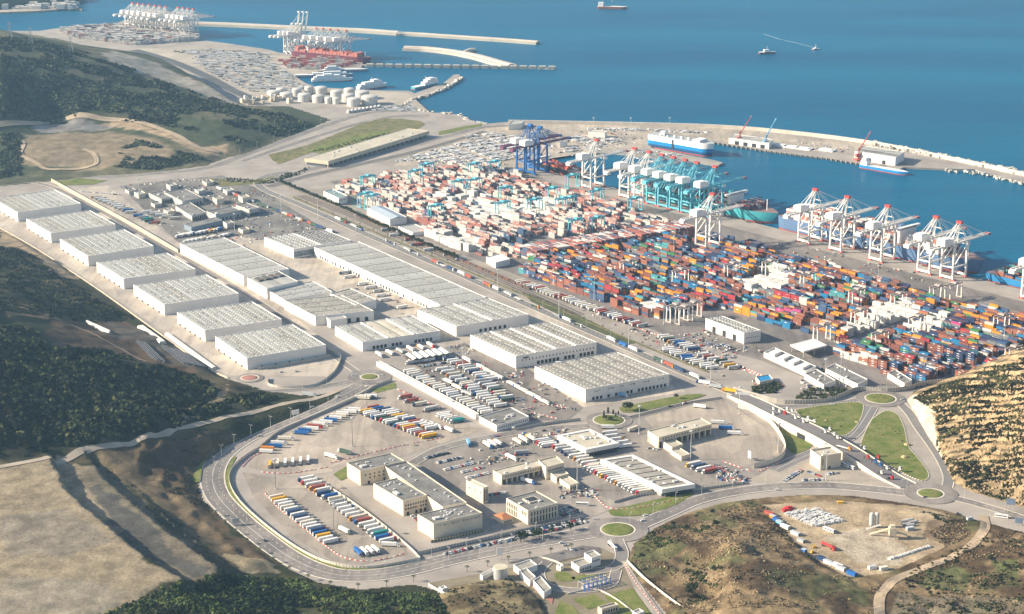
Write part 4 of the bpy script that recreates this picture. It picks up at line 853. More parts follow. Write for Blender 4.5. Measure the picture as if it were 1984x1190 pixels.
for lb, N, R, L in (('low white office with dark flat roof near the highway bend', (1596,747), (1619,738), (1559,725)), ('long low white office below the container stacks', (1662,746), (1681,736), (1599,715)), ('low white office at the corner of the container yard', (1752,744), (1767,737), (1720,724))):
    b = block('port_office', lb, N, R, L, 5.5, w_white, r_dark, 3); b.row('l', 8, 1, 2, 3.6, .1, .9, 'window', glass_m)
b = block('guard_kiosk', 'small kiosk with bright blue roof beside trees', (1472,741), (1498,736), (1464,731), 4.5, w_cream, M('blue_roof', (.02,.22,.46), .5, .1, .2))
b = wh('blue-grey hall with arched roof beside the rail yard', (755.5,425.7), (788,421), (711,404), 9, M('blue_grey_roof', (.36,.42,.47), .6, .12, .08), 1, 'y', sky=0, rise=3); b.row('l', 8, 1.6, 3, 5, .05, .95, 'window', glass_m)
b = block('port_admin', 'banded white and green glass port administration building', (656,385), (673,380), (627,371.5), 10, w_white, M('green_roof', (.22,.30,.29), .6), 2); b.row('l', 12, 2.4, 6, 7.4, .02, .98, 'window', glass_m); b.row('l', 12, 2.4, 2, 3.6, .02, .98, 'window', glass_m); b.row('f', 5, 2, 6, 7.4, .05, .95, 'window', glass_m)
block('port_shed', 'low white shed row beside the rail yard trees', (800,452), (832,447), (772,440), 5, w_white, r_pale); block('port_shed', 'white shed at the corner of the white container stacks', (960,510), (988,503), (942,499), 7, w_white, w_white)
b = B('ferry_terminal', 'long beige terminal hall with shaded ground floor', (636,313), (832,254), (590,307.5), 10, 'building'); b.walls(w_beige, .6, .5, 4.6, 'upper_walls'); b.flat(r_sand, .5, 12)
for k in range(22): part(b.box(MB(), b.W*k/21.5, b.W*k/21.5+1.2, .6, 1.8, 0, 4.6), 'column', w_beige, b.o)
part(b.box(MB(), 2, b.W-2, 6, b.D-3, 0, 4.6), 'ground_floor', M('shaded_glazing', (.10,.12,.15), .4), b.o)
# ---- depot in the upper left
for lb, N, R, L, h in (('dark-roofed depot shed near the upper warehouse road', (313,387), (342,382), (288,375), 6), ('grey depot hall with dark front wall', (353,391), (394,384), (318,373), 8), ('wide dark-roofed depot hall', (418,418), (467,408), (400,410), 9), ('grey depot hall behind the parked trucks', (483,408), (503,403), (457,398), 9), ('long low depot building with shaded side', (372,420), (400,412), (340,400), 6)):
    b = block('depot_hall', lb, N, R, L, h, w_grey, r_dark, 3); b.row('f', 6, 2.4, .5, 4, .06, .94, 'door')
for k_, (x_, y_) in enumerate(((250,372),(268,378),(330,362),(400,356),(440,372),(470,385),(300,398),(325,412),(440,435),(470,448),(385,372),(420,388))):
    b = block('depot_block', f'small flat depot block, {nth(k_)} counted across the depot among parked vehicles', (x_, y_), (x_+14, y_-3), (x_-8, y_-5), 4+k_ % 3*1.5, [w_grey, w_cream][k_ % 2], [r_dark, r_pale, r_tan][k_ % 3], 1)
b = B('depot_canopy', 'blue-grey depot canopy beside a truck rank', (370.6,441), (431,427), (357,435), 7, 'canopy'); b.walls(M('blue_grey_cladding', (.20,.25,.30), .7), .4); b.flat(r_dark)
b = wh('large white hall on the breakwater quay', (1656,293.5), (1735,306), (1674,283), 13, [r_pale, r_dark, r_pale, r_pale], 4, 'x', sky=0); b.row('f', 2, 6, 0, 6, .2, .9)
b = wh('long cream shed with dark doors on the breakwater quay', (1412,268), (1490,279), (1420,260), 9, r_pale, 2, 'x', sky=0); b.row('f', 4, 8, 0, 6, .1, .95)
for lb, N, R, L in (('white block behind the blue cranes', (1020,258), (1055,256), (1030,252)), ('pale low shed on the sea-front hardstand', (1140,256), (1172,258), (1144,253)), ('whitewashed storage heap hall at the sea wall', (985,242), (1010,240), (992,235)), ('tiny white car terminal office', (1085,276), (1096,275), (1088,273))):
    block('terminal_block', lb, N, R, L, 9, w_white, r_pale)
# ---- compound at the bottom
b = block('substation_house', 'white two-storey control house with annex in the compound', (1146,1083), (1164,1077), (1132,1073), 8.5, w_white, r_tan); b.row('f', 4, 1.2, 4.8, 6.4, .1, .9, 'window', glass_m); b.row('l', 3, 1.4, 4.8, 6.4, .1, .9, 'window', glass_m)
b = block('substation_house', 'low white wing left of the control house', (1122,1100), (1147,1092), (1107,1090), 5, w_white, r_tan); b.row('f', 5, 1.4, 1.4, 3.4, .05, .95, 'window', glass_m)
block('compound_shed', 'white flat-roofed shed right of the water tank', (1009,1107), (1041,1096), (995,1096), 5, w_white, r_tan)
block('compound_shed', 'white shed with blue panel along the red-brown path', (1026,1126), (1038,1119), (1007,1108), 5, w_white, r_tan); block('compound_shed', 'lower white shed beside the red-brown path', (1054,1150), (1068,1141), (1033,1126), 5, w_white, r_tan)
block('compound_shed', 'small white hut at the entrance of the compound', (1086,1100), (1092,1097), (1078,1097), 3.5, w_white, w_white)
b = block('pavilion', 'cream pavilion with grey roof beside the lawn terraces', (1166,1182), (1199,1173), (1158,1177), 5, w_beige, r_tan); b.row('f', 6, 1.4, 1, 3.6, .05, .95, 'window', glass_m)
block('glass_house', 'pale glass-roofed block at the bottom edge beside the lawn', (1235,1192), (1248,1186), (1225,1186), 4, w_white, r_pale); block('boundary_hut', 'long low white hut beside the ring road', (935,1118), (958,1106), (930,1115), 3.5, w_white, w_white); block('boundary_hut', 'tiny white hut near the garden wall', (857,1143), (867,1140), (850,1139), 3, w_white, r_pale)
c = at(970, 1121); t = thing('water_tank', 'grey steel water tank with pale flat top beside the ring road', 'tank', (c.x, c.y, 0)); part(MB().cyl((0,0,0), (0,0,10.5), 6, 6, 28), 'shell', metal_m, t); part(MB().cyl((0,0,10.4), (0,0,10.9), 6.25, 6.1, 28), 'roof', M('tank_roof', (.55,.50,.36), .8), t)
mb = MB()
for k in range(0, 11): mb.beam((6.1,0,k), (6.3,.5,k), .08)
part(mb, 'ladder', metal_m, t)
# ---- ramp on retaining walls
RZ = [(1425,764,1.5),(1465,780,5.5),(1500,797,8),(1560,826,9),(1600,846,9),(1650,875,7),(1690,901,4.2),(1725,924,1.4),(1760,942,.25)]
RP = smooth([at(*p) for p in RZ], 5); o = tag(link('ramp', ribbon(MB(), RP, -10, 10, .05).mesh('ramp', M('ramp_asphalt', (.185,.17,.165), .9, .15, .04))), kind='structure')
mb = MB(); N_ = normals(RP); vs_ = []; 
for p, n in zip(RP, N_):
    for s_ in (-1, 1): vs_ += [(p.x+n.x*10.4*s_, p.y+n.y*10.4*s_, -.2), (p.x+n.x*10.4*s_, p.y+n.y*10.4*s_, p.z+1.0), (p.x+n.x*9.9*s_, p.y+n.y*9.9*s_, p.z+1.0), (p.x+n.x*9.9*s_, p.y+n.y*9.9*s_, p.z-.2)]
fs = []
for i in range(len(RP)-1):
    a = 8*i; tun = abs(i-15) < 2
    for k in (0, 1, 2): fs.append((a+k, a+k+1, a+8+k+1, a+8+k)); fs.append((a+4+k, a+8+4+k, a+8+5+k, a+5+k)[::-1] if 0 else (a+4+k, a+5+k, a+13+k, a+12+k))
link('retaining_wall', mb.add(vs_, fs).mesh('retaining_wall', M('pale_retaining_wall', (.64,.56,.45), .9, .12, .1)), o)
c = at(1583, 868); u_ = (RP[16]-RP[14]).normalized(); n_ = Vector((-u_.y, u_.x, 0)); c = RP[16]+n_*(-10.6) if (RP[16]+n_*(-10.6)).y < (RP[16]+n_*10.6).y else RP[16]+n_*10.6
ang = math.atan2(u_.y, u_.x); link('underpass', MB().box(-6, 6, -.5, .5, 0, 5.4).mesh('underpass', dark_open), o, (c.x, c.y, 0), ang)
# ================================================================== port: containers, cranes, ships
box_m = M('container_paint', attr='Col', rough=.6, var=.22, scale=.35, fine=1.6, ftint=.15)
PALB = [((.19,.070,.050),.24),((.27,.105,.068),.17),((.020,.034,.085),.15),((.045,.085,.17),.11),((.014,.15,.31),.075),((.56,.22,.015),.075),((.05,.17,.07),.04),((.52,.50,.45),.06),((.16,.17,.18),.08),((.07,.25,.27),.02),((.34,.035,.045),.03),((.48,.06,.18),.0015)]
PALA = [((.50,.455,.40),.30),((.40,.38,.36),.18),((.36,.17,.135),.18),((.27,.105,.085),.11),((.42,.26,.215),.10),((.07,.075,.09),.07),((.05,.09,.16),.05)]
CNAME = {k[0]: n for k, n in zip(PALB, ('brown-red','rust-coloured','dark navy','slate blue','bright blue','orange','green','white','grey','teal','red','pink'))}
def pick(pal):
    r = random.random()*sum(p[1] for p in pal)
    for c, p in pal:
        r -= p
        if r <= 0: return c
    return pal[0][0]
CL, CW_, CH_ = 12.2, 2.44, 2.6
def cbox(mb, u, v, k, c, L=CL, logo=True, u0=None):
    z = .06+k*CH_; e = Vector((UQ.x, UQ.y)); f_ = VQ; b = QA+UQ*u+VQ*v
    def P(a, d, zz): q = b+e*a+f_*d; return (q.x, q.y, zz)
    v8 = [P(a, d, zz) for zz in (z, z+CH_-.04) for a, d in ((0,0),(L,0),(L,CW_),(0,CW_))]
    mb.col(c); mb.add(v8, [(1,0,4,5),(2,1,5,6),(3,2,6,7),(0,3,7,4),(7,6,5,4)][0:5], 0)
    if logo and random.random() < .2:
        mb.col((.70,.69,.66)); a0 = L*random.uniform(.3,.55); w_ = L*random.uniform(.15,.3); zz = z+CH_*random.uniform(.42,.55)
        mb.add([P(a0,-.06,zz), P(a0+w_,-.06,zz), P(a0+w_,-.06,zz+.75), P(a0,-.06,zz+.75)], [(1,0,3,2)], 0)
RES = [[A2(p) for p in q] for q in ([(1628,640),(1665,628),(1700,600),(1770,590),(1780,625),(1700,640),(1650,665)], [(1440,545),(1480,520),(1545,530),(1520,565),(1450,575)], [(1225,592),(1275,588),(1285,612),(1235,612)], [(1750,640),(1840,615),(1850,630),(1770,660)], [(1190,520),(1200,515),(1210,522),(1195,530)])]
WRES = [[A2(p) for p in q] for q in ([(840,385),(900,372),(940,390),(870,410)], [(920,400),(1010,405),(1000,430),(900,425)], [(820,455),(900,450),(940,490),(880,485)], [(1010,385),(1090,400),(1060,430),(1000,420)])]
def yard(poly, pal, hole, bw, hmax, dens, seed, reefer, v0=0.0, aisle=8.5, hb=.0):
    pw = [A2(p) for p in poly]; hw = [[A2(p) for p in q] for q in hole]; us = [(p-QA).dot(UQ) for p in pw]; vs2 = [(p-QA).dot(VQ) for p in pw]
    out = []; rng = random.Random(seed); v = min(vs2)+v0; blk = 0; C = []; clus = {}; refh = {}
    ub = math.floor(min(us)/13.0)*13.0; nb = int((max(us)-ub)/13)+1
    while v < max(vs2):
        for r in range(bw):
            for bay in range(1, nb+1):
                if bay % 17: C.append((ub+(bay-1)*13.0, v+r*(CW_+.36), blk, r, bay))
        v += bw*(CW_+.36)+aisle; blk += 1
    ca = np.array(C); cx = QA.x+UQ.x*(ca[:,0]+6)+VQ.x*(ca[:,1]+1.2); cyy = QA.y+UQ.y*(ca[:,0]+6)+VQ.y*(ca[:,1]+1.2)
    K = inpoly(cx, cyy, pw)
    for q in hw: K &= ~inpoly(cx, cyy, q)
    RF = np.zeros(len(ca), bool)
    for q in reefer: RF |= inpoly(cx, cyy, q)
    NZ = fbm(ca[:,0]+seed*50., ca[:,1]*1.7+ca[:,2]*37., 34, 3)
    for i in np.where(K)[0]:
        u, vv, blk, r, bay = C[i]; ref = RF[i]
        h = (NZ[i]-.5)*7+dens+rng.uniform(-1.3, 1.3)+hb; h = int(max(0, min(hmax, round(h))))
        if rng.random() < .03: h = 0
        if ref: h = refh.setdefault((blk, r//3, bay//2), rng.choice((0, 2, 3, 3, 4, 4)))
        ck = (blk, r//2, bay//3); base = clus.setdefault(ck, pick(pal)); base = base if rng.random() < .75 else pick(pal)
        for k in range(h):
            c = (.62,.59,.53) if ref else (base if rng.random() < .6 else pick(pal))
            out.append((u, vv, k, c, h, blk, r, bay, ref))
    return out
YAP = [(648,366),(700,352),(770,337),(880,324),(960,324),(1010,347),(1060,361),(1110,375),(1200,399),(1300,429),(1395,452),(1330,450),(1200,470),(1010,500),(930,495),(880,482),(830,460),(795,446),(740,412),(690,390)]
YBP = [(1008,532),(1030,505),(1090,496),(1300,463),(1400,464),(1480,488),(1560,513),(1640,534),(1700,550),(1760,565),(1850,590),(1984,622),(2120,662),(2120,770),(1900,735),(1850,738),(1790,744),(1720,728),(1660,708),(1606,686),(1620,672),(1618,655),(1570,648),(1500,630),(1470,620),(1400,598),(1340,602),(1285,618),(1230,610),(1180,592),(1100,562),(1060,550)]
HOLEA = [[(620,365),(690,378),(705,398),(805,422),(812,448),(740,440),(620,390)], [(1020,470),(1060,462),(1330,436),(1345,450),(1010,505)], [(1420,455),(1330,440),(1300,470),(1420,490)]]
HOLEB = [[(1320,470),(1400,465),(1400,492),(1330,492)], [(1640,655),(1760,622),(1775,632),(1650,668)], [(1560,640),(1625,655),(1620,690),(1570,680)]]
conA = yard(YAP, PALA, HOLEA, 6, 5, 2.6, 3, WRES); conB = yard(YBP, PALB, HOLEB, 7, 5, 3.3, 11, RES, 1.0)
mb = MB()
for c in conA: cbox(mb, *c[:4])
# long wall of rust and white boxes between the two yards
u0, v0 = uq(1003, 497); u1, v1 = uq(1320, 447); 
nrow = int((v1-v0)/(CW_+.3))
for j in range(nrow):
    for b_ in range(3):
        for k in range(5):
            if random.random() < .03: break
            cbox(mb, u0+(u1-u0)*j/nrow+b_*13-8, v0+j*(CW_+.3), k, pick([((.40,.14,.10),.45),((.62,.58,.52),.3),((.14,.08,.09),.15),((.08,.12,.2),.1)]), logo=False)
tag(link('container_stacks', mb.mesh('container_stacks', box_m)), 'massed white and rust containers of the far yard', 'containers', kind='stuff')
# nearest 300 exposed containers of the colourful yard are things of their own
occ = {(c[0], round(c[1], 2)): c[4] for c in conB}
def exposed(c):
    u, v, k = c[0], c[1], c[2]
    return k == c[4]-1 or occ.get((u, round(v-(CW_+.36), 2)), 0) <= k
vis = [c for c in conB if exposed(c)]
def near(c):
    p = QA+UQ*(c[0]+6)+VQ*c[1]; return p.y+(0 if p.x/p.y*FC+CX < 1990 else 1e5)
vis.sort(key=near); indiv = vis[:300]; ids = {id(c) for c in indiv}
mb = MB()
for c in conB:
    if id(c) not in ids: cbox(mb, *c[:4])
tag(link('container_stacks', mb.mesh('container_stacks', box_m)), 'massed multicoloured containers of the near yard', 'containers', kind='stuff')
cmesh = {}
def container_mesh(c):
    if c in cmesh: return cmesh[c]
    m = MB(); m.col(c); m.box(0, CL, 0, CW_, 0, CH_-.04)
    m.col(tuple(x*.8 for x in c))
    for x in (.0, CL): m.box(x-.05, x+.05, -.04, .1, 0, CH_-.02); m.box(x-.05, x+.05, CW_-.1, CW_+.04, 0, CH_-.02)
    m.col((.66,.65,.62)); m.add([(4.2,-.06,1.2),(7.6,-.06,1.2),(7.6,-.06,1.9),(4.2,-.06,1.9)], [(0,1,2,3)])
    cmesh[c] = m.mesh('shipping_container', box_m); return cmesh[c]
TIER = ['ground', 'second', 'third', 'fourth', 'fifth', 'sixth']; rot_u = math.atan2(UQ.y, UQ.x)
blks = sorted({c[5] for c in indiv}); used_l = {}
for c in indiv:
    p = QA+UQ*c[0]+VQ*(c[1]); cn = CNAME.get(c[3], 'white')
    pos = QA+UQ*(c[0]+6)+VQ*c[1]; sx = pos.x/pos.y
    lb = f"{cn} container, {TIER[c[2]]} tier, {nth(c[7])} bay, {nth(c[6])} row, {nth(blks.index(c[5]))} block from offices"
    o = link('shipping_container', container_mesh(c[3]), None, (p.x, p.y, .06+c[2]*CH_), rot_u); tag(o, lb, 'container', 'containers stacked in the near yard')

# ---- ship-to-shore cranes
def paint(n, c): return M(n, c, .5, .1, .2, ftint=.05)
cr_white, cr_teal, cr_blue, cr_red, cr_purple, cr_house = paint('crane_white', (.74,.71,.66)), paint('crane_teal', (.13,.44,.54)), paint('crane_blue', (.015,.12,.36)), paint('crane_red', (.45,.06,.05)), paint('crane_purple', (.16,.05,.10)), paint('crane_house', (.80,.77,.72))
def sts_parts(legm, boomm, tipm, up=False, s=1.0):
    out = []; G, hw, zg = 27, 9.5, 44
    def add(nm, m, mat): out.append((nm, m.mesh(nm, mat)))
    for x in (0, G):
        for y in (-hw, hw):
            add('leg', MB().beam((x, y, 1.5), (x, y*(.92), zg), 2.0, 2.4), legm)
        add('sill_beam', MB().beam((x, -hw-1, 3.6), (x, hw+1, 3.6), 1.7, 2.6), legm); add('bogie', MB().box(x-1, x+1, -hw-3, -hw+3, 0, 2.2).box(x-1, x+1, hw-3, hw+3, 0, 2.2), tipm)
        add('top_beam', MB().beam((x, -hw, zg), (x, hw, zg), 1.6, 2.6), legm); add('cross_beam', MB().beam((x, -hw, 17), (x, hw, 17), 1.3, 1.8), legm) if x == 0 else None
    for y in (-hw, hw):
        add('portal_beam', MB().beam((0, y, 17), (G, y, 17), 1.4, 2.0), legm); add('side_brace', MB().beam((0, y, 18), (G, y*.93, zg-1), 1.0), legm); add('side_brace', MB().beam((G*.05, y, 30), (G*.55, y*.95, zg-1), .8), legm)
    g = MB()
    for y in (-3.4, 3.4): g.beam((-37, y, zg+1.5), (G+3, y, zg+1.5), 1.3, 2.2)
    for x in range(-37, 30, 7): g.beam((x, -3.4, zg+1.5), (x, 3.4, zg+1.5), .6)
    g.box(-40, -33, -4, 4, zg-3, zg+1.2, bottom=True); add('trolley_girder', g, boomm)
    b = MB(); T = 84; dx, dz = (1, 0) if not up else (math.cos(rad(80)), math.sin(rad(80))); o0 = Vector((G+3, 0, zg+1.5)); L = T-G-3
    for y in (-3.2, 3.2):
        b.beam(o0+Vector((0, y, 0)), o0+Vector((L*dx, y*.8, L*dz)), 1.1, 1.8); b.beam(o0+Vector((0, y, 2.6)), o0+Vector((L*dx, y*.8, L*dz+1.4)), .5)
    for k in range(0, 11): t = k/10*L; b.beam(o0+Vector((t*dx, -3.2, t*dz)), o0+Vector((t*dx, 3.2, t*dz)), .6); b.beam(o0+Vector((t*dx, -3.2, t*dz)), o0+Vector(((t-2)*dx, -3.2, (t-2)*dz+2.4)), .4)
    add('boom', b, boomm); add('boom_tip', MB().beam(o0+Vector((L*dx-4, 0, L*dz)), o0+Vector((L*dx+1, 0, L*dz)), 7.4, 2.6), tipm)
    ap = Vector((20, 0, 71))
    a = MB()
    for y in (-1, 1): a.beam((G, y*hw*.9, zg), ap+Vector((0, y*2, 0)), 1.1); a.beam((4, y*hw*.8, zg+1), ap+Vector((0, y*2, -1)), .9); a.beam((12, y*4, zg+2), ap+Vector((0, y*2, -2)), .7)
    a.beam((G-1, -6.2, 56), (G-1, 6.2, 56), .9); add('apex_frame', a, legm); add('apex_head', MB().box(ap.x-2.2, ap.x+2.2, -4, 4, ap.z-1.2, ap.z+1.8, bottom=True), tipm)
    st = MB()
    for y in (-2, 2):
        st.beam(ap+Vector((0, y, 0)), (-20, y*1.6, zg+2.5), .5); st.beam(ap+Vector((0, y, 0)), (-6, y*1.6, zg+2.5), .5)
        for t in (.42, .86): st.beam(ap+Vector((0, y, .5)), o0+Vector((L*t*dx, y*1.5, L*t*dz+1)), .4)
    add('stays', st, legm); add('machinery_house', MB().box(-17, 1, -6.3, 6.3, zg+2.8, zg+10, bottom=True).box(-16, -6, -5, 5, zg+10, zg+11.2), cr_house)
    add('operator_cab', MB().box(33, 37, -6, -3, zg-4, zg, bottom=True), cr_house)
    sg = MB()
    for k in range(9): sg.box(-2.6, -.8, -hw-1.6, -hw+.6, 4+k*4.4, 4.5+k*4.4, bottom=True); sg.beam((-1.7, -hw-1.2, 4.3+k*4.4), (-1.7, -hw+.4, 8.6+k*4.4), .5)
    add('stair', sg, legm)
    return out
KINDS = {'w': sts_parts(cr_white, cr_white, cr_red), 't': sts_parts(cr_teal, cr_teal, cr_red), 'b': sts_parts(cr_blue, cr_purple, cr_blue), 'u': sts_parts(cr_white, cr_white, cr_white, True)}
# hybrid: white legs, teal boom would repeat the kinds above, so two pale cranes keep the white kit
rot_v = math.atan2(VQ.y, VQ.x)
def sts(kind, loc, rz, label, group, scale=1.0):
    t = thing('quay_crane', label, 'crane', (loc[0], loc[1], 0), rz, group)
    t.scale = (scale,)*3
    SUB = {'boom_tip': 'boom', 'apex_head': 'apex_frame', 'operator_cab': 'trolley_girder', 'machinery_house': 'trolley_girder', 'bogie': 'sill_beam', 'stair': 'leg'}; made = {}
    for nm, me in KINDS[kind]: made[nm] = link(nm, me, made.get(SUB.get(nm), t))
    return t
def stq(kind, u, label, group, v=0): p = Q(u, v); return sts(kind, p, rot_v, label, group)
for i, u in enumerate((565, 620, 687, 764, 800)): stq('w', u, f'white quay crane with red tips, {nth(i)} from the left along the lettered container ship', 'white cranes at the lettered ship')
stq('w', 921, 'white quay crane cut by the right picture edge', 'white cranes at the lettered ship')
for i, u in enumerate((-6, 16)): stq('b', u, ('left' if i == 0 else 'right')+' one of the two dark blue quay cranes with purple booms', 'dark blue cranes')
stq('w', 142, 'lone white quay crane between the blue and the teal cranes', 'white cranes of the far yard')
for i, (k, u) in enumerate((('w', 222), ('w', 252), ('t', 278), ('t', 301), ('t', 324), ('t', 347), ('t', 382))): stq(k, u, (['leftmost white crane before the teal crane rank','second white crane before the teal crane rank'][i] if k == 'w' else f'teal quay crane, {nth(i-2)} of the rank from the left'), 'teal crane rank')
stq('w', 490, 'white crane standing apart between the two container yards', 'white cranes of the far yard', -122)
for i, px in enumerate((247, 258, 268, 279, 290, 300, 311, 335, 345, 354, 364)):
    c = A2((px, 58+i*1.3)); sts('w', c, rad(40), f'hazy white crane, {nth(i)} from the left on the far terminal', 'cranes of the far terminal', .82)
for i, (px, py) in enumerate(((553, 103), (561, 103.5), (569, 104))): c = A2((px, py)); sts('u', c, rad(25), f'hazy crane with raised boom, {nth(i)} from left', 'cranes with raised booms', .85)
for i, (px, py) in enumerate(((600, 109), (613, 110), (627, 111.5), (642, 113), (658, 114))): c = A2((px, py)); sts('w', c, rad(25), f'hazy white crane at the red container ship, {nth(i)} from left', 'cranes at the far red ship', .8)
# ---- rubber-tyred gantries
def rtg_parts(m, top):
    out = []; S, Hh = 11.5, 19
    for x in (-S, S):
        for y in (-3.4, 3.4): out.append(('leg', MB().beam((x, y, 1), (x, y*.8, Hh), 1.1, 1.1).mesh('leg', m)))
        out.append(('sill_beam', MB().beam((x, -4.5, 1.3), (x, 4.5, 1.3), 1.2, 1.3).mesh('sill_beam', top)))
    for y in (-2.7, 2.7): out.append(('girder', MB().beam((-S-1.5, y, Hh+.8), (S+1.5, y, Hh+.8), 1.1, 1.9).mesh('girder', top if m is cr_white else m)))
    out.append(('trolley', MB().box(-2, 2, -3.6, 3.6, Hh+1.6, Hh+3.4, bottom=True).mesh('trolley', top))); out.append(('cab', MB().box(2.4, 4.4, -1, 1, Hh-2.6, Hh-.2, bottom=True).mesh('cab', cr_house)))
    return out
RT, RW = rtg_parts(cr_teal, cr_teal), rtg_parts(cr_white, paint('gantry_grey', (.42,.36,.33)))
def rtg(parts, px, py, label, group):
    c = A2((px, py)); t = thing('yard_gantry', label, 'gantry crane', (c.x, c.y, 0), rot_v, group)
    for nm, me in parts: link(nm, me, t)
ta = [(713,366),(708,400),(722,404),(805,355),(827,342),(845,424),(889,375),(920,341),(958,337),(920,372),(979,388),(974,418),(1036,412),(1071,390),(1090,410),(1104,408),(1109,364),(1156,394),(1116,452),(1156,448),(1230,410)]
for i, (a, b_) in enumerate(ta): rtg(RT, a, b_, f'teal yard gantry crane, {nth(i)} from left among the pale container stacks', 'teal yard gantries')
for i, (a, b_) in enumerate(sorted([(1418,540),(1491,535),(1659,592),(1815,585),(1847,580),(1592,662),(1704,676),(1664,632),(1775,645),(1939,643),(1962,706),(1217,535),(1318,552),(1308,622),(1325,626),(1342,618),(1565,560),(1740,600)])): rtg(RW, a, b_, f'white-legged yard gantry crane, {nth(i)} from left among the colourful containers', 'white yard gantries')
# ---- ships
def hull(L, W, z0, z1, bow=.16, flare=.0, stern=.04, n=10):
    pts = []
    for k in range(n+1):
        t = k/n; x = L*(1-bow)+L*bow*t; pts.append((x, W/2*(1-t**2.2)))
    half = [(0, W/2*.86), (L*stern, W/2)]+pts
    return half
def hull_mesh(L, W, zs, cols, bow=.16):
    """zs: list of heights; sides between them take the colour index; the bow rakes forward with height"""
    mb = MB(); hf = hull(L, W, 0, 0, bow); ring_ = [(x, -y) for x, y in hf]+[(x, y) for x, y in hf[::-1][1:]]; n = len(ring_); zr = zs[-1]-zs[0]
    V_ = []
    for z in zs:
        k = (z-zs[0])/zr
        V_ += [(x+(x > L*.93)*k*L*.03*((x-L*.93)/(L*.07)), y*(.86+.14*min(1, k*2)), z) for x, y in ring_]
    mb.v = V_; mb.c = [(1,1,1)]*len(V_)
    for j in range(len(zs)-1):
        for i in range(n): mb.f.append((j*n+i, j*n+(i+1) % n, (j+1)*n+(i+1) % n, (j+1)*n+i)); mb.m.append(j)
    o = (len(zs)-1)*n
    for t in tessellate_polygon([[Vector((p[0], p[1], 0)) for p in ring_]]): mb.f.append(tuple(o+i for i in t)); mb.m.append(len(zs)-1)
    return mb
boot = paint('ship_boot', (.42,.09,.05)); deckm = paint('ship_deck', (.26,.17,.14)); shipw = paint('ship_white', (.78,.76,.72))
def deck_boxes(L, W, x0, x1, z, hmax, pal, skip, seed):
    r = random.Random(seed); mb = MB(); x = x0
    while x < x1-12:
        if not any(a <= x <= b for a, b in skip):
            n = int((W-2)/2.5); base = r.randint(max(1, hmax-3), hmax)
            for j in range(n):
                h = max(0, base-(r.random() < .3)-(r.random() < .12)*2)
                for k in range(h):
                    mb.col(pick(pal)); y = -n*1.25+j*2.5; mb.box(x, x+12.2, y+.05, y+2.4, z+k*2.6, z+k*2.6+2.55)
        x += 13.6
    return mb
def container_ship(label, loc, rz, L, W, dz, hullm, pal, hmax, house, seed, text=None, scale=1):
    t = thing('container_ship', label, 'ship', (loc[0], loc[1], -3), rz); t.scale = (scale,)*3
    part(hull_mesh(L, W, [0, 3, dz], 0), 'hull', [boot, hullm, deckm], t)
    x = part(deck_boxes(L, W, L*.05, L*.9, dz+.2, hmax, pal, [(house-14, house+6)], seed), 'deck_cargo', box_m, t); x['kind'] = 'stuff'
    part(MB().box(house-4, house+2, -W*.32, W*.32, dz, dz+hmax*2.6+5, bottom=True).box(house-3, house+2, -W/2, W/2, dz+hmax*2.6+2.5, dz+hmax*2.6+5.2, bottom=True), 'bridge', shipw, t)
    part(MB().box(house-13, house-8, -4, 4, dz, dz+hmax*2.6+6), 'funnel', hullm, t); part(MB().beam((L*.95, 0, dz), (L*.95, 0, dz+16), .8), 'mast', shipw, t)
    return t
rz_u = math.atan2(UQ.y, UQ.x)
PALS = [((.66,.63,.58),.55),((.40,.13,.08),.2),((.45,.16,.10),.1),((.05,.09,.2),.1),((.5,.5,.5),.05)]
p = Q(486, 60); s_ = container_ship('large container ship with blue lettered hull and white containers', p, rz_u, 318, 50, 20, paint('hull_blue_grey', (.10,.17,.30)), PALS, 6, 205, 5)
class _S:                                                     # letters on the side facing the quay (ship's -y side is the quay side)
    P = staticmethod(lambda x, y, z: (x, -25.1+y, z))
for i, ch in enumerate('CMA CGM'):
    if ch != ' ': o = lettering(_S, 'f', ch, 15, 62+i*17.5, 5.5, white_line, s_, .2); o.name = 'hull_letter'
p = Q(190, 58); container_ship('container ship with turquoise hull behind the teal cranes', p, rz_u, 272, 45, 17, paint('hull_turquoise', (.06,.36,.40)), [((.30,.09,.08),.3),((.5,.47,.44),.3),((.06,.06,.09),.4)], 4, 200, 6)
p = Q(832, 58); container_ship('container ship with blue hull at the right picture edge', p, rz_u, 300, 45, 12, paint('hull_mid_blue', (.03,.20,.42)), PALB, 4, 250, 7)
p = Q(-30, 50); container_ship('small feeder ship with black hull, orange bottom and red containers', p, rz_u, 122, 24, 10, paint('hull_black', (.03,.03,.035)), [((.45,.10,.06),.8),((.5,.5,.5),.2)], 2, 24, 8)
c = A2((565, 119)); container_ship('hazy red container ship beyond the far cranes', A2((572, 107)), rad(-28), 290, 46, 22, paint('hull_maroon', (.16,.04,.06)), [((.52,.16,.11),.7),((.4,.2,.2),.3)], 6, 60, 9, scale=.62)
# car carrier
c = A2((1262, 280)); t = thing('car_carrier', 'car carrier with white upper sides and bright blue hull', 'ship', (c.x, c.y, -3), rad(90-130.4)); L, W = 122, 23
part(hull_mesh(L, W, [0, 2, 7, 13, 22], 0, .12), 'hull', [boot, paint('carrier_navy', (.02,.08,.20)), paint('carrier_blue', (.01,.22,.50)), shipw, paint('carrier_deck', (.42,.45,.42))], t)
part(MB().box(90, 104, -10, 10, 22, 26), 'bridge', shipw, t); part(MB().box(22, 28, -3, 3, 22, 29), 'funnel', shipw, t)
for k in range(12): x = 14+k*7; part(MB().box(x, x+3, (-1)**k*5-1.6, (-1)**k*5+1.6, 22, 23.8), 'deck_house', shipw, t)
part(MB().box(50, 53, -11.9, -11.4, 6, 20), 'side_ramp', dark_open, t)
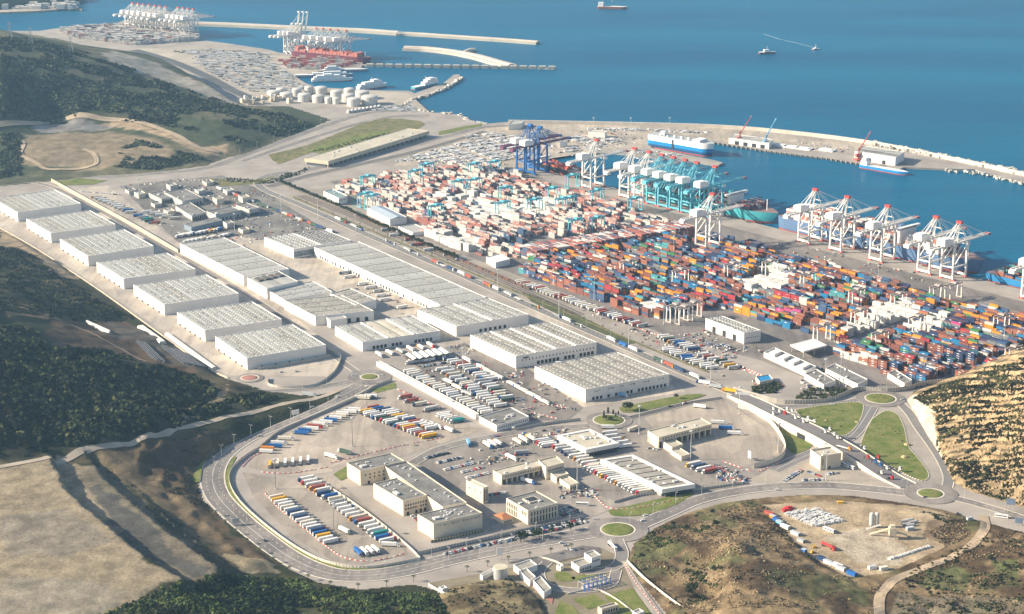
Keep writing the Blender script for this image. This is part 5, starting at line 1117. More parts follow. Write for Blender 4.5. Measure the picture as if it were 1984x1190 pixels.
# coaster, ferries and boats
def ferry(name, label, px, py, az, L, W, hullm, dz, sup, name2='upper_deck'):
    c = A2((px, py)); t = thing(name, label, 'ship', (c.x, c.y, -3), rot_of(az)); part(hull_mesh(L, W, [0, 1.5, dz], 0, .2), 'hull', [boot, hullm, shipw], t)
    t.scale = ((.74,)*3 if name == 'ferry' else (1,)*3); z = dz
    for a, b_, h in sup: part(MB().box(L*a, L*b_, -W*.4, W*.4, z if h > 0 else dz, z+abs(h)), name2, shipw, t); z += abs(h)
    part(MB().beam((L*.5, 0, z), (L*.5, 0, z+7), .6), 'mast', shipw, t); return t
ferry('coaster', 'small blue cargo ship moored by the breakwater hall', 1668, 321, 132, 84, 13, paint('hull_bright_blue', (.02,.22,.50)), 6, [(.03,.16,7),(.05,.14,4)])
ferry('ferry', 'white ferry moored at the far quay, left of two', 604, 156, 78, 105, 18, shipw, 8, [(.05,.85,5),(.12,.7,4),(.3,.5,3)]); ferry('ferry', 'white ferry with dark stern moored end-on at the far quay', 693, 172, 50, 90, 18, shipw, 9, [(.05,.85,5),(.2,.8,4),(.5,.7,4)]); ferry('ferry', 'turquoise and white ferry leaving the quay', 800, 171, 40, 95, 18, paint('hull_aqua', (.05,.33,.40)), 7, [(.4,.95,7),(.5,.9,5),(.6,.8,3)])
ferry('ferry', 'slim grey fast ferry beside the far pier', 572, 147, 82, 150, 16, paint('hull_grey', (.34,.38,.42)), 7, [(.3,.9,4),(.5,.8,3)]); ferry('ferry', 'grey-blue ship alongside the far pier head', 625, 137, 82, 120, 16, paint('hull_steel', (.25,.36,.42)), 7, [(.05,.4,5),(.1,.3,4)])
ferry('cargo_boat', 'tiny freighter far out near the top edge', 1158, 14, 100, 70, 14, paint('hull_rust', (.35,.12,.08)), 6, [(.03,.2,9)]); ferry('cargo_boat', 'small dark boat alone on the open sea', 1470, 102, 80, 36, 9, paint('hull_dark', (.06,.08,.10)), 4, [(.3,.6,5)]); ferry('cargo_boat', 'tiny motor boat right of the dark boat', 1574, 94, 60, 18, 5, shipw, 2, [(.3,.6,2)])
# ---- breakwaters, wave wall, rubble
rub = M('rubble_concrete', attr='Col', rough=.9, var=.2, scale=.1, fine=.6)
def rubble(name, lines, n, smin, smax, spread, label, z=-2.2, up=3.0):
    mb = MB()
    for pts in lines:
        P = [at(*p) for p in pts]; L = [(b-a).length for a, b in zip(P[:-1], P[1:])]; T = sum(L)
        for k in range(int(n*T/100)):
            d = random.uniform(0, T); i = 0
            while d > L[i] and i < len(L)-1: d -= L[i]; i += 1
            e = (P[i+1]-P[i]).normalized(); q = P[i]+e*d+Vector((-e.y, e.x, 0))*random.uniform(-spread, spread); s_ = random.uniform(smin, smax); g = random.uniform(.42,.66)
            mb.col((g*1.05, g*.97, g*.84)); a = random.uniform(0, 3.14); dx = Vector((math.cos(a), math.sin(a), random.uniform(-.4,.4)))*s_; zz = z+random.uniform(0, up)
            mb.beam(Vector((q.x, q.y, zz))-dx, Vector((q.x, q.y, zz))+dx, s_*1.6, s_*1.6)
    return tag(link(name, mb.mesh(name, rub)), label, 'rubble', kind='stuff')
rubble('rock_armour', [[(1690,279),(1830,305),(1984,338),(2100,362)]], 90, 1.4, 3.4, 9, 'pale concrete blocks armouring the right breakwater', -2, 5)
rubble('rock_armour', [[(1830,329),(1905,336),(1984,356)]], 40, 1.0, 2.2, 4, 'pale blocks on the harbour side of the right breakwater')
rubble('rock_armour', [[(940,240),(905,233),(887,222),(829,217),(801,212),(787,202),(793,195),(828,184),(866,169),(894,150)]], 50, 1.0, 2.6, 4, 'pale rocks along the curved jetty')
rubble('rock_armour', [[(1000,236),(1200,241),(1400,247),(1560,261),(1690,279)]], 30, .8, 1.8, 2.5, 'narrow rock edge of the sea wall')
WW = P3([(985,239),(1200,243),(1400,249),(1560,263),(1700,282),(1830,308),(1984,341),(2100,366)], 0, 5); t = thing('wave_wall', 'long pale wave wall along the outer breakwater', 'wall', WW[0]); part(wall(MB(), [p-WW[0] for p in WW], 3, 6), 'crest', M('wave_wall_concrete', (.60,.53,.44), .9, .12, .05), t)
bwm = M('breakwater_concrete', (.50,.45,.37), .9, .15, .02)
def breakwater(label, pts, w_, h=3.5):
    P = P3(pts, 0, 5); t = thing('breakwater', label, 'breakwater', (P[0].x, P[0].y, -3)); Pq = [p-P[0] for p in P]; part(wall(MB(), Pq, w_, 3+h*.55), 'body', bwm, t); part(wall(MB(), Pq, w_*.35, 3+h), 'crest', M('wave_wall_concrete'), t)
breakwater('long far breakwater running right from the hazy terminal', [(358,46),(450,49),(600,56),(700,60),(772,65)], 26, 5); breakwater('outer continuation of the far breakwater', [(768,66),(800,66.5),(900,73),(975,78),(1042,83)], 20, 4)
breakwater('short breakwater curving down inside the far harbour', [(783,94),(830,96),(880,102),(925,111),(960,121),(990,129)], 30, 5); breakwater('spur of the short inner breakwater', [(898,103),(910,98),(920,97)], 14, 4)
for i in range(20):
    a = .04+i/20; c = A2((702+371*a, 126.5+5*a)); t = tag(link('mooring_dolphin', MB().box(-7, 7, -5, 5, -3, 3.2, bottom=True).mesh('mooring_dolphin', bwm), None, (c.x, c.y, 0)), f'concrete mooring dolphin, {nth(i)} from the pier head', 'dolphin', 'mooring dolphins')
breakwater('thin jetty walkway over the mooring dolphins', [(700,126),(900,128.5),(1073,132)], 5, 1)
# fenders along the breakwater quay
mb = MB()
for p in resample([at(*q) for q in [(1368,273.5),(1480,291.5),(1600,306.5),(1668,317.5)]], 9): mb.box(p.x-1.2, p.x+1.2, p.y-1.6, p.y+.4, -2.5, .3)
tag(link('quay_fenders', mb.mesh('quay_fenders', M('fender_rubber', (.10,.09,.09), .9))), 'dark fenders along the breakwater quay', 'fenders', kind='stuff')
def harbour_crane(label, px, py, mat, az, s=1):
    c = A2((px, py)); t = thing('harbour_crane', label, 'crane', (c.x, c.y, 0), rot_of(az)); t.scale = (s,)*3
    part(MB().box(-6, 6, -6, 6, 0, 3), 'undercarriage', mat, t); part(MB().cyl((0,0,3), (0,0,20), 1.6, 1.3, 8), 'tower', mat, t); part(MB().box(-5, 3, -2.5, 2.5, 6, 11, bottom=True), 'engine_house', mat, t)
    b = MB(); b.beam((1,-1,17), (20,-.3,46), .7); b.beam((1,1,17), (20,.3,46), .7); b.beam((0,0,20), (20,0,46), .3)
    for k in range(7): a = k/7; b.beam((1+19*a,-1+.7*a,17+29*a), (1+19*(a+.14),1-.7*(a+.14),17+29*(a+.14)), .3)
    part(b, 'jib', mat, t)
harbour_crane('red harbour crane with raised jib beside the cream shed', 1433, 278, paint('crane_brick', (.42,.10,.08)), 75); harbour_crane('blue and white harbour crane with steep jib', 1483, 285, paint('crane_sky', (.15,.35,.50)), 60); harbour_crane('red harbour crane behind the blue coaster', 1663, 311, MATS['crane_brick'], 70)
for i, (a, b_) in enumerate(((1512,283),(1535,286),(1558,289),(1602,292))): q = A2((a, b_)); tag(link('pipe_stack', MB().box(-13, 13, -7, 7, 0, 2.2).box(-9, 9, -5, 5, 2.2, 3).mesh('pipe_stack', shipw), None, (q.x, q.y, 0), rad(-35)), f'white stack of long goods on the breakwater quay, {nth(i)} from left', 'goods', 'white goods on the quay')
# ---- tank farm
tankm = paint('tank_white', (.56,.53,.48))
for i, (px, py, r, h) in enumerate(sorted([(530,189,13,14),(555,191,13,12),(590,196,13,16),(617,198,12,15),(599,182,9,16),(622,182,13,15),(637,200,8,12),(652,201,8,12),(652,190,12,16),(675,197,13,16),(685,205,13,16),(716,202,16,18),(677,184,11,14),(702,191,14,16),(575,184,10,13),(545,182,10,12)])):
    c = A2((px, py)); t = thing('storage_tank', f'white cylindrical storage tank, {nth(i)} from left in the tank farm', 'tank', (c.x, c.y, 0), 0, 'tank farm'); r *= .92; h *= .8
    part(MB().cyl((0,0,0), (0,0,h), r, r, 24, cap=False), 'shell', tankm, t); part(MB().dome((0,0,h), r*1.01, 2.6, 24, 3), 'dome_roof', tankm, t)
for i in range(9):
    c = A2((676+i*7.4, 219-i*1.2)); t = thing('gas_tank', f'small white bulb tank, {nth(i)} from left below the tank farm', 'tank', (c.x, c.y, 0), 0, 'small bulb tanks'); part(MB().dome((0,0,2), 4, 4.5, 12, 3), 'bulb', tankm, t); part(MB().cyl((0,0,0), (0,0,2), 4, 4, 12), 'base', tankm, t)
for i in range(16):
    px, py = 468+i*6, 190+random.uniform(0, 13); px += (py-190)*.4; c = FAR.on(px, py); w_, d_, h = random.uniform(5,10), random.uniform(5,9), random.uniform(4,9); z = max(c.z-1, 0)
    o = tag(link('village_house', MB().box(-w_/2, w_/2, -d_/2, d_/2, 0, h+1).box(-w_/2, -w_/4, -d_/2, d_/4, h+1, h+3).mesh('village_house', [w_cream, w_white, w_beige][i % 3]), None, (c.x, c.y, z), random.uniform(0, 1.5)), f'small pale house, {nth(i)} from left in the village on the hill spur', 'house', 'village on the hill spur')
# far yard boxes and vehicles, a distant mass
mb = MB(); fy = [A2(p) for p in [(112,60),(220,53),(372,68),(376,79),(250,88),(140,74)]]; xs = [p.x for p in fy]; ys = [p.y for p in fy]
X = RNG.uniform(min(xs), max(xs), 2600); Y = RNG.uniform(min(ys), max(ys), 2600); K = inpoly(X, Y, fy)
for x, y in zip(X[K], Y[K]): mb.col(pick([((.62,.58,.52),.6),((.5,.47,.44),.2),((.40,.22,.17),.12),((.12,.13,.16),.08)])); h = random.choice((2.6, 5.2, 7.8, 10.4)); mb.box(x, x+14, y, y+5, 0, h)
tag(link('far_containers', mb.mesh('far_containers', box_m)), 'hazy container stacks of the far terminal', 'containers', kind='stuff')
mb = MB(); fy = [A2(p) for p in [(535,118),(590,114),(660,118),(690,126),(600,137),(560,135)]]; xs = [p.x for p in fy]; ys = [p.y for p in fy]
X = RNG.uniform(min(xs), max(xs), 260); Y = RNG.uniform(min(ys), max(ys), 260); K = inpoly(X, Y, fy)
for x, y in zip(X[K], Y[K]): mb.col(pick([((.45,.14,.12),.5),((.55,.5,.45),.5)])); mb.box(x, x+12, y, y+3, 0, random.choice((2.6, 5.2, 7.8)))
tag(link('far_containers', mb.mesh('far_containers', box_m)), 'hazy red container stacks by the far cranes', 'containers', kind='stuff')
mb = MB()
for poly, n, kind in (([(420,100),(520,108),(560,150),(600,172),(560,185),(480,178),(400,140),(360,115)], 620, 't'), ([(700,215),(800,218),(790,205),(740,208)], 90, 't'), ([(330,100),(420,95),(520,105),(480,115),(400,112)], 130, 't')):
    fy = [A2(p) for p in poly]; xs = [p.x for p in fy]; ys = [p.y for p in fy]; X = RNG.uniform(min(xs), max(xs), n*3); Y = RNG.uniform(min(ys), max(ys), n*3); K = np.where(inpoly(X, Y, fy))[0][:n]
    for i in K:
        g = random.choice((.72,.7,.66,.6,.2,.45)); mb.col((g, g*.97, g*.92)); L = random.choice((5, 8, 12)); mb.box(X[i], X[i]+L, Y[i], Y[i]+2.6, .2, random.choice((2, 3)))
tag(link('far_vehicles', mb.mesh('far_vehicles', box_m)), 'crowd of hazy parked vehicles on the old port', 'vehicles', kind='stuff')
mb = MB()
for poly, az in (([(765,312),(880,280),(1000,262),(1010,300),(960,320),(880,318)], 60), ([(1080,270),(1130,262),(1220,270),(1170,282)], 60), ([(1100,285),(1180,283),(1160,290),(1080,297)], 75), ([(1140,248),(1250,250),(1380,256),(1370,259),(1240,254),(1140,251)], 60), ([(1205,292),(1260,290),(1320,302),(1290,303)], 60), ([(905,272),(985,262),(960,258),(900,262)], 60)):
    pw = [A2(p) for p in poly]; d = az_vec(az); n = Vector((d.y, -d.x)); c0 = sum((V2(p) for p in pw), Vector((0, 0)))/len(pw); R_ = max((V2(p)-c0).length for p in pw)
    i = -R_
    while i < R_:
        if int(i/2.6) % 9 not in (0, 1):
            j = -R_
            while j < R_:
                q = c0+d*j+n*i
                if int(j/5) % 7 != 0 and random.random() < .88 and inpoly(np.array([q.x]), np.array([q.y]), pw)[0]:
                    g = random.choice((.72,.72,.7,.6,.55,.4,.2,.08)); mb.col((g, g*.98, g*.95)); e = d*2.1; mb.beam(Vector((q.x, q.y, .75))-Vector((*e, 0)), Vector((q.x, q.y, .75))+Vector((*e, 0)), 1.75, 1.35)
                j += 5.0
        i += 2.6
tag(link('export_cars', mb.mesh('export_cars', box_m)), 'dense rows of new cars on the car terminal', 'cars', kind='stuff')
# ================================================================== vehicles
def vp(n, c, r=.45): return M('paint_'+n, c, r, .08, .4, ftint=.05)
VC = {'white': (.74,.72,.68), 'cream': (.68,.62,.50), 'grey': (.38,.39,.39), 'blue': (.02,.12,.36), 'navy': (.03,.06,.14), 'yellow': (.72,.40,.02), 'brick-red': (.36,.09,.06), 'red': (.52,.03,.03), 'teal': (.02,.28,.26), 'dark green': (.05,.09,.06), 'orange': (.65,.25,.03), 'black': (.025,.026,.03), 'silver': (.48,.49,.50), 'green': (.10,.42,.05), 'light blue': (.20,.42,.60)}
rubber = M('tyre_rubber', (.03,.03,.03), .9); steel = M('chassis_steel', (.10,.10,.10), .7)
_tm = {}
def trailer_mesh(c, kind='box'):
    if (c, kind) in _tm: return _tm[(c, kind)]
    mb = MB()
    if kind == 'tank': mb.cyl((-8.2,0,2.5), (5.0,0,2.5), 1.25, 1.25, 12); mb.cyl((5.0,0,2.5), (5.4,0,2.5), 1.25, .5, 12); mb.cyl((-8.2,0,2.5), (-8.6,0,2.5), 1.25, .5, 12)
    elif kind == 'flat': mb.box(-8.2, 5.2, -1.25, 1.25, 1.1, 1.4, bottom=True)
    else: mb.box(-8.2, 5.3, -1.26, 1.26, 1.15, 4.0, bottom=True); mb.box(-8.3, -8.2, -1.3, 1.3, 1.1, 4.05, 1); mb.box(5.3, 5.4, -.9, .9, 2.4, 3.9, 1)
    _tm[(c, kind)] = mb.mesh('trailer', [vp(c, VC[c]), vp('grey', VC['grey'])]); return _tm[(c, kind)]
def cab_mesh(c):
    if ('cab', c) in _tm: return _tm[('cab', c)]
    mb = MB(); mb.add([(5.9,-1.2,.6),(8.2,-1.2,.6),(8.2,1.2,.6),(5.9,1.2,.6),(5.9,-1.2,3.6),(7.8,-1.2,3.2),(7.8,1.2,3.2),(5.9,1.2,3.6),(8.2,-1.2,2.0),(8.2,1.2,2.0)], [(0,1,8,5,4),(1,2,9,8),(2,3,7,6,9),(3,0,4,7),(4,5,6,7)]); mb.add([(8.22,-1.1,2.0),(8.22,1.1,2.0),(7.85,1.1,3.1),(7.85,-1.1,3.1)], [(0,1,2,3)], 1); mb.add([(5.9,-1.1,3.6),(7.0,-1.1,3.4),(5.9,-1.1,4.0),(5.9,1.1,3.6),(7.0,1.1,3.4),(5.9,1.1,4.0)], [(0,1,2),(5,4,3),(1,4,5,2)])
    for y in (-1.22, 1.22): mb.add([(6.7,y,2.0),(7.9,y,2.0),(7.6,y,3.0),(6.7,y,3.0)], [(0,1,2,3) if y < 0 else (3,2,1,0)], 1)
    _tm[('cab', c)] = mb.mesh('cab', [vp(c, VC[c]), glass_m]); return _tm[('cab', c)]
def gear_mesh(tr=True):
    if ('gear', tr) in _tm: return _tm[('gear', tr)]
    mb = MB(); mb.box(-8 if tr else 2.2, 7.8, -.5, .5, .7, 1.1)
    for x in ((-7,-5.7,-4.4) if tr else ())+(3.4, 7.0):
        for y in (-1.2, .85): mb.cyl((x, y, .5), (x, y+.35, .5), .5, .5, 8, 1)
    _tm[('gear', tr)] = mb.mesh('running_gear', [steel, rubber]); return _tm[('gear', tr)]
NT = [0]
def truck(loc, az, c, label, group, cab='white', kind='box', trail=True, z=0.0):
    NT[0] += 1; nm = 'articulated_truck' if cab and trail else ('tractor_unit' if cab else 'semi_trailer')
    t = thing(nm, label, 'truck' if cab else 'trailer', (loc[0], loc[1], .1+z), rot_of(az), group)
    if trail: link('trailer', trailer_mesh(c, kind), t)
    if cab: link('cab', cab_mesh(cab), t)
    link('running_gear', gear_mesh(trail), t); return t
CABS = ['white']*7+['red','blue','navy','yellow','orange','grey']
PW = [('white',10),('cream',4),('grey',1)]; PM = [('white',8),('cream',3),('grey',2),('blue',2.2),('yellow',1.1),('navy',1.2),('brick-red',1.2),('teal',.5),('dark green',.8)]; PR = [('white',4),('cream',3),('brick-red',4),('grey',1.5),('navy',1),('teal',.6)]; PD = [('grey',3),('navy',3),('brick-red',2),('dark green',2),('blue',1),('white',3)]
def pc(p):
    r = random.uniform(0, sum(w for _, w in p))
    for n, w in p:
        r -= w
        if r <= 0: return n
    return p[0][0]
def trow(desc, frm, p0, p1, n, az, pal, cabp=.8, seq=None, skip=0.0, jit=.5, kinds=('box',), flip=.5):
    a, b = at(*p0), at(*p1)
    for i in range(n):
        if random.random() < skip: continue
        t = i/max(1, n-1); q = a.lerp(b, t); c = seq[i % len(seq)] if seq else pc(pal); d = az_vec(az); j = random.uniform(-jit, jit)*1.5
        az2 = az+random.uniform(-1.2, 1.2)+(180 if random.random() > flip else 0)
        cab = random.choice(CABS) if random.random() < cabp else None
        truck((q.x+d.x*j, q.y+d.y*j), az2, c, f"{c} truck, {cab} cab, {nth(i)} from {frm} in {desc}" if cab else f"{c} trailer, {nth(i)} from {frm} of {desc}", desc, cab, random.choice(kinds))
W = 'white'
trow('left row in lower lot', 'top', (537,966), (642,1052), 18, 60, PM, .55, ['cream','yellow',W,W,'cream',W,'navy',W,'navy',W,'cream',W,W,'navy','blue','yellow',W,W], flip=1)
trow('right row in lower lot', 'top', (592,931), (752,1050), 21, 60, PM, .75, [W,W,W,'brick-red',W,'navy','blue','cream','grey',W,W,W,W,'cream','brick-red',W,W,W,'teal','blue',W], flip=.2)
for i, (x, y, az, c) in enumerate(((669,1032,138,W),(695,1074,152,'blue'),(707,1074,152,W),(718,1072,152,W),(729,1070,152,W),(757,1059,97,W))): truck(A2((x, y)), az, c, f"{c} {['trailer standing alone mid-lot near the tall mast','trailer, leftmost of four at the lower fence','trailer, second of four at the lower fence','trailer, third of four at the lower fence','trailer, rightmost of four at the lower fence','truck parked crosswise at the bottom of the right row'][i]}", 'loose trailers in the lower lot', None if i < 5 else W)
trow('row along the ring road fence', 'lower left', (583,842), (684,797), 12, 102, PM, .6, ['blue','blue',W,'brick-red',W,W,'blue',W,'cream',W,W,W])
trow('short row by upper fence', 'left', (703,774), (715,771), 3, 100, PW)
trow('long mixed row of upper lot', 'top', (708,800), (832,848), 19, 62, PM, .6, ['yellow',W,W,'grey',W,'dark green','dark green',W,W,'dark green',W,'cream','yellow','brick-red',W,'grey','brick-red',W,'yellow'])
trow('second mixed row of upper lot', 'top', (726,792), (838,832), 15, 62, PM, .6, ['brick-red','blue','navy',W,W,W,'yellow',W,W,'navy','brick-red',W,W,W,W])
trow('red trio near upper entrance', 'left', (784,772), (812,786), 3, 62, PR, 1, ['brick-red','brick-red','cream']); trow('pair beside tall mast', 'left', (832,796), (840,793), 2, 60, PW)
trow('row ending in a teal truck', 'top', (858,806), (884,819), 6, 65, PM, .8, [W,W,W,'cream','grey','teal']); trow('loose diagonal trucks of upper lot', 'left', (823,822), (868,835), 3, 140, PW)
trow('lot edge below upper mast', 'left', (641,887), (668,879), 2, 128, PM, 1, [W,'dark green']); trow('short upright row at the divider', 'left', (523,903), (597,896), 6, 176, PM, .2, ['yellow','cream',W,W,W,W]); trow('blue-orange group by fence bend', 'lower left', (512,878), (540,862), 4, 98, PM, .5, [W,'orange','blue',W]); trow('single beside fence', 'left', (555,853), (556,853), 1, 97, PW)
trow('dense row beside the long canopy', 'top', (792,722), (941,802), 24, 63, PW, .2); trow('first rank of crowded lot', 'top', (858,718), (905,745), 6, 66, PW, .7); trow('second rank of crowded lot', 'top', (908,748), (968,789), 11, 66, PW, .7); trow('third rank of crowded lot', 'top', (933,741), (985,778), 9, 66, [('white',6),('cream',3),('grey',2),('dark green',1)], .7)
trow('fourth rank of crowded lot', 'top', (872,698), (950,738), 12, 66, [('white',6),('grey',3),('navy',2),('brick-red',1)], .8); trow('outer file of crowded lot', 'top', (905,700), (1056,782), 13, 146, PW, .8, skip=.15); trow('middle file of crowded lot', 'top', (868,742), (905,765), 3, 140, PW, 1); trow('dark rank under canopies', 'left', (800,705), (850,697), 8, 66, PD, .9)
trow('long customs shed row', 'top', (1146,908), (1246,957), 16, 68, PW, 1, flip=0); trow('square customs shed row', 'top', (1083,868), (1150,905), 9, 68, PW, 1, flip=0); trow('row left of the square customs shed', 'top', (1048,857), (1062,866), 4, 68, PW, 1, flip=0); trow('diagonal row below the customs road', 'left', (1002,858), (1028,851), 3, 150, PW, 1); trow('diagonal pair behind customs gate', 'left', (946,866), (964,861), 3, 150, PW, 1)
trow('square shed right side', 'top', (1180,842), (1210,868), 5, 70, [('white',3),('light blue',1)], 1); trow('rank of four by the long customs shed', 'left', (1342,903), (1373,916), 4, 62, PM, 1, [W,'navy',W,'brick-red'], flip=0); trow('gate apron arrivals', 'top', (1392,822), (1424,843), 3, 96, PM, 1, [W,'blue',W], flip=1)
for i, (x, y, az, c, cb, tx) in enumerate(((991,890,140,W,W,'crossing the yard above the lower customs gate'),(1014,880,80,'grey',None,'parked above the lower customs gate'),(1023,936,128,W,'blue','leaving the lower customs gate'),(1066,928,128,W,'green','beside the lower customs gate annex'),(1180,831,92,W,W,'below the tree-planted roundabout'),(1228,834,45,'cream','navy','beside the tall yellow-headed mast'),(1358,791,112,W,None,'under the highway wall'),(908,862,170,'light blue','blue','on the customs road'),(1203,768,118,'light blue',W,'reversing at the nearest warehouse'),(1029,700,130,'blue','blue','at the docks of the three-strip warehouse'),(1090,708,100,W,W,'below the docks of the three-strip warehouse'),(1187,1062,160,W,W,'on the compound access road'),(600,768,115,'grey','grey','on the sandy road end'))): truck(A2((x, y)), az, c, f"{c} {'truck' if cb else 'trailer'} {tx}", 'single trucks', cb, 'tank' if i == 11 else 'box')
trow('docks of the very long warehouse', 'top', (668,531), (778,598), 10, 60, PW, .5, skip=.25, jit=2); trow('docks of the striped-roof warehouse', 'left', (735,690), (835,672), 6, 150, PM, .9, skip=.2)
trow('queue on the port highway', 'top', (640,420), (1370,742), 40, 147, PD, .9, skip=.2, jit=3, flip=1, kinds=('box','box','flat')); trow('trailer rank along the rail yard', 'top', (1006,548), (1242,634), 36, 60, PR, .3); trow('upper rank of port gate lot', 'left', (1284,655), (1345,680), 9, 72, PM, .6); trow('lower rank of port gate lot', 'left', (1292,679), (1378,716), 13, 72, PM, .6, [W,W,W,W,'cream','blue','blue',W,W,'cream',W,W,W]); trow('right rank of port gate lot', 'left', (1365,690), (1425,715), 7, 72, PM, .6)
trow('depot rank along the road', 'top', (187,384), (300,434), 16, 75, PM, .6, skip=.1); trow('depot slanted rank', 'left', (345,460), (425,447), 13, 25, PM, .6); trow('second depot slanted rank', 'left', (362,470), (445,457), 12, 25, PW, .6, skip=.2); trow('depot yard row', 'left', (270,410), (340,425), 6, 75, PW, .6, skip=.2); trow('highway shoulder rank', 'top', (425,368), (640,450), 24, 140, PD, .7, skip=.2)
trow('freight rank by rail yard trees', 'left', (745,448), (890,505), 7, 70, PD, .2, jit=4); trow('bridge queue', 'left', (1362,744), (1440,768), 4, 118, PM, 1, [W,'grey','yellow','grey'])
for i, (x, y, c) in enumerate(((1488,788,W),(1500,792,W),(1510,796,'red'),(1524,792,W),(1515,788,W),(1488,797,W),(1530,805,W),(1555,806,W),(1546,812,W),(1567,812,W),(1588,832,W),(1597,827,W),(1605,837,W),(1612,843,W),(1635,865,'orange'),(1663,864,W),(1670,881,'red'),(1690,881,'red'),(1684,890,'blue'),(1694,896,'blue'),(1707,902,W),(1696,911,W),(1716,921,'red'),(1732,903,W))):
    z = min(RP, key=lambda r: (r.x-A2((x, y), 6).x)**2+(r.y-A2((x, y), 6).y)**2).z; q = A2((x, y+2), z+1.2); truck(q, 132 if i % 3 else 128, W, f'{c} tractor unit, {nth(i)} from the top of the ramp', 'tractor units on the ramp', c, trail=i in (9, 14), z=z, kind='flat')
# buses
def bus(px, py, az, label, ter=None, z=0):
    c = ter.on(px, py) if ter else at(px, py, z); t = thing('coach_bus', label, 'bus', (c.x, c.y, c.z+.1), rot_of(az), 'white coaches'); part(MB().box(-6, 6, -1.25, 1.25, .5, 3.3, bottom=True), 'body', vp('white', VC['white']), t)
    w_ = MB()
    for y in (-1.28, 1.28): w_.box(-5.6, 5.2, y-.02, y+.02, 1.7, 2.7)
    w_.box(5.98, 6.04, -1.1, 1.1, 1.3, 2.9); part(w_, 'window_band', glass_m, t)
    g = MB()
    for x in (-3.5, 3.8):
        for y in (-1.25, .95): g.cyl((x, y, .5), (x, y+.3, .5), .5, .5, 8)
    part(g, 'wheels', rubber, t)
bus(1638,904,150,'left white coach by the cream cube building'); bus(1647,907,150,'right white coach by the cream cube building'); bus(1606,1030,140,'white coach standing on the construction site', MOUND); bus(1940,1003,112,'white coach on the exit road at the right edge'); bus(1128,980,95,'pale coach at the customs car park')
# cars
def car_mesh(c):
    if ('car', c) in _tm: return _tm[('car', c)]
    mb = MB(); mb.box(-2.15, 2.15, -.88, .88, .28, .95, bottom=True); mb.add([(-1.7,-.8,.95),(1.2,-.8,.95),(1.2,.8,.95),(-1.7,.8,.95),(-1.2,-.68,1.48),(.55,-.68,1.48),(.55,.68,1.48),(-1.2,.68,1.48)], [(0,1,5,4),(1,2,6,5),(2,3,7,6),(3,0,4,7)], 1); mb.add([(-1.2,-.68,1.48),(.55,-.68,1.48),(.55,.68,1.48),(-1.2,.68,1.48)], [(0,1,2,3)])
    for x in (-1.35, 1.35):
        for y in (-.9, .7): mb.cyl((x, y, .33), (x, y+.2, .33), .33, .33, 7, 2)
    _tm[('car', c)] = mb.mesh('car', [vp(c, VC[c], .3), glass_m, rubber]); return _tm[('car', c)]
CC_ = ['white']*5+['silver']*3+['black']*4+['grey']*2+['navy','red','blue']
def cars(desc, frm, p0, p1, n, az, skip=.08, mb=None, pal=CC_):
    a, b = at(*p0), at(*p1)
    for i in range(n):
        if random.random() < skip: continue
        q = a.lerp(b, i/max(1, n-1)); c = random.choice(pal); o = link('car', car_mesh(c), None, (q.x+random.uniform(-.2,.2), q.y+random.uniform(-.3,.3), .12), rot_of(az+random.uniform(-2,2)+(180 if random.random() < .3 else 0))); o.scale = (1.06,)*3
        tag(o, f"{c} car, {nth(i)} from {frm} of {desc}", 'car', desc)
cars('roadside car park row', 'left', (862,1075), (1134,1012), 56, 162); cars('inner roadside car row', 'left', (1005,1036), (1128,1008), 26, 162); cars('car row beyond the roadside trees', 'left', (945,1058), (1090,1024), 22, 162, .3)
DK = ['black']*5+['navy','grey','silver']; MX = ['white']*6+['red','blue','light blue','silver']
cars('dark car rank near the fence gate', 'left', (824,889), (868,879), 17, 150, pal=DK); cars('second dark car rank', 'left', (848,898), (892,888), 15, 150, pal=DK+['white']*3); cars('mixed van rank', 'left', (862,911), (915,899), 14, 150, pal=MX); cars('lower mixed van rank', 'left', (895,916), (938,906), 11, 150, pal=MX); cars('rank beside the cream office tower', 'left', (905,927), (945,918), 10, 150, pal=MX); cars('cars behind admin building', 'left', (948,960), (978,955), 8, 150, pal=DK+MX); cars('cars right of admin building', 'left', (1090,1000), (1112,992), 8, 150); cars('upper cars right of admin building', 'left', (1088,990), (1106,984), 6, 150)
cars('staff parking slanted rank', 'lower left', (1518,933), (1551,913), 16, 120); cars('staff parking front rank', 'left', (1556,932), (1594,931), 11, 178); cars('staff parking short rank', 'left', (1568,916), (1586,923), 6, 130); cars('rank in front of cube building', 'left', (1605,920), (1624,917), 7, 178)
cars('cars by service yard wall', 'top', (800,1000), (832,1030), 8, 60, .3); cars('compound visitor spaces', 'left', (1085,1062), (1120,1068), 6, 150, .3); cars('gate apron kerb cars', 'left', (1245,868), (1275,872), 6, 60, .3)
cars('coloured van cluster under canopies', 'left', (815,712), (868,703), 18, 150, pal=MX+DK); cars('second van cluster in crowded lot', 'left', (838,720), (880,712), 12, 150, pal=MX+DK); cars('upper depot car rank', 'left', (160,372), (230,378), 16, 150); cars('depot side car rank', 'left', (340,360), (400,368), 14, 150)
cars('port office car rank', 'left', (1400,668), (1430,680), 9, 60); cars('car rank below port hall', 'left', (1345,655), (1390,672), 12, 60)
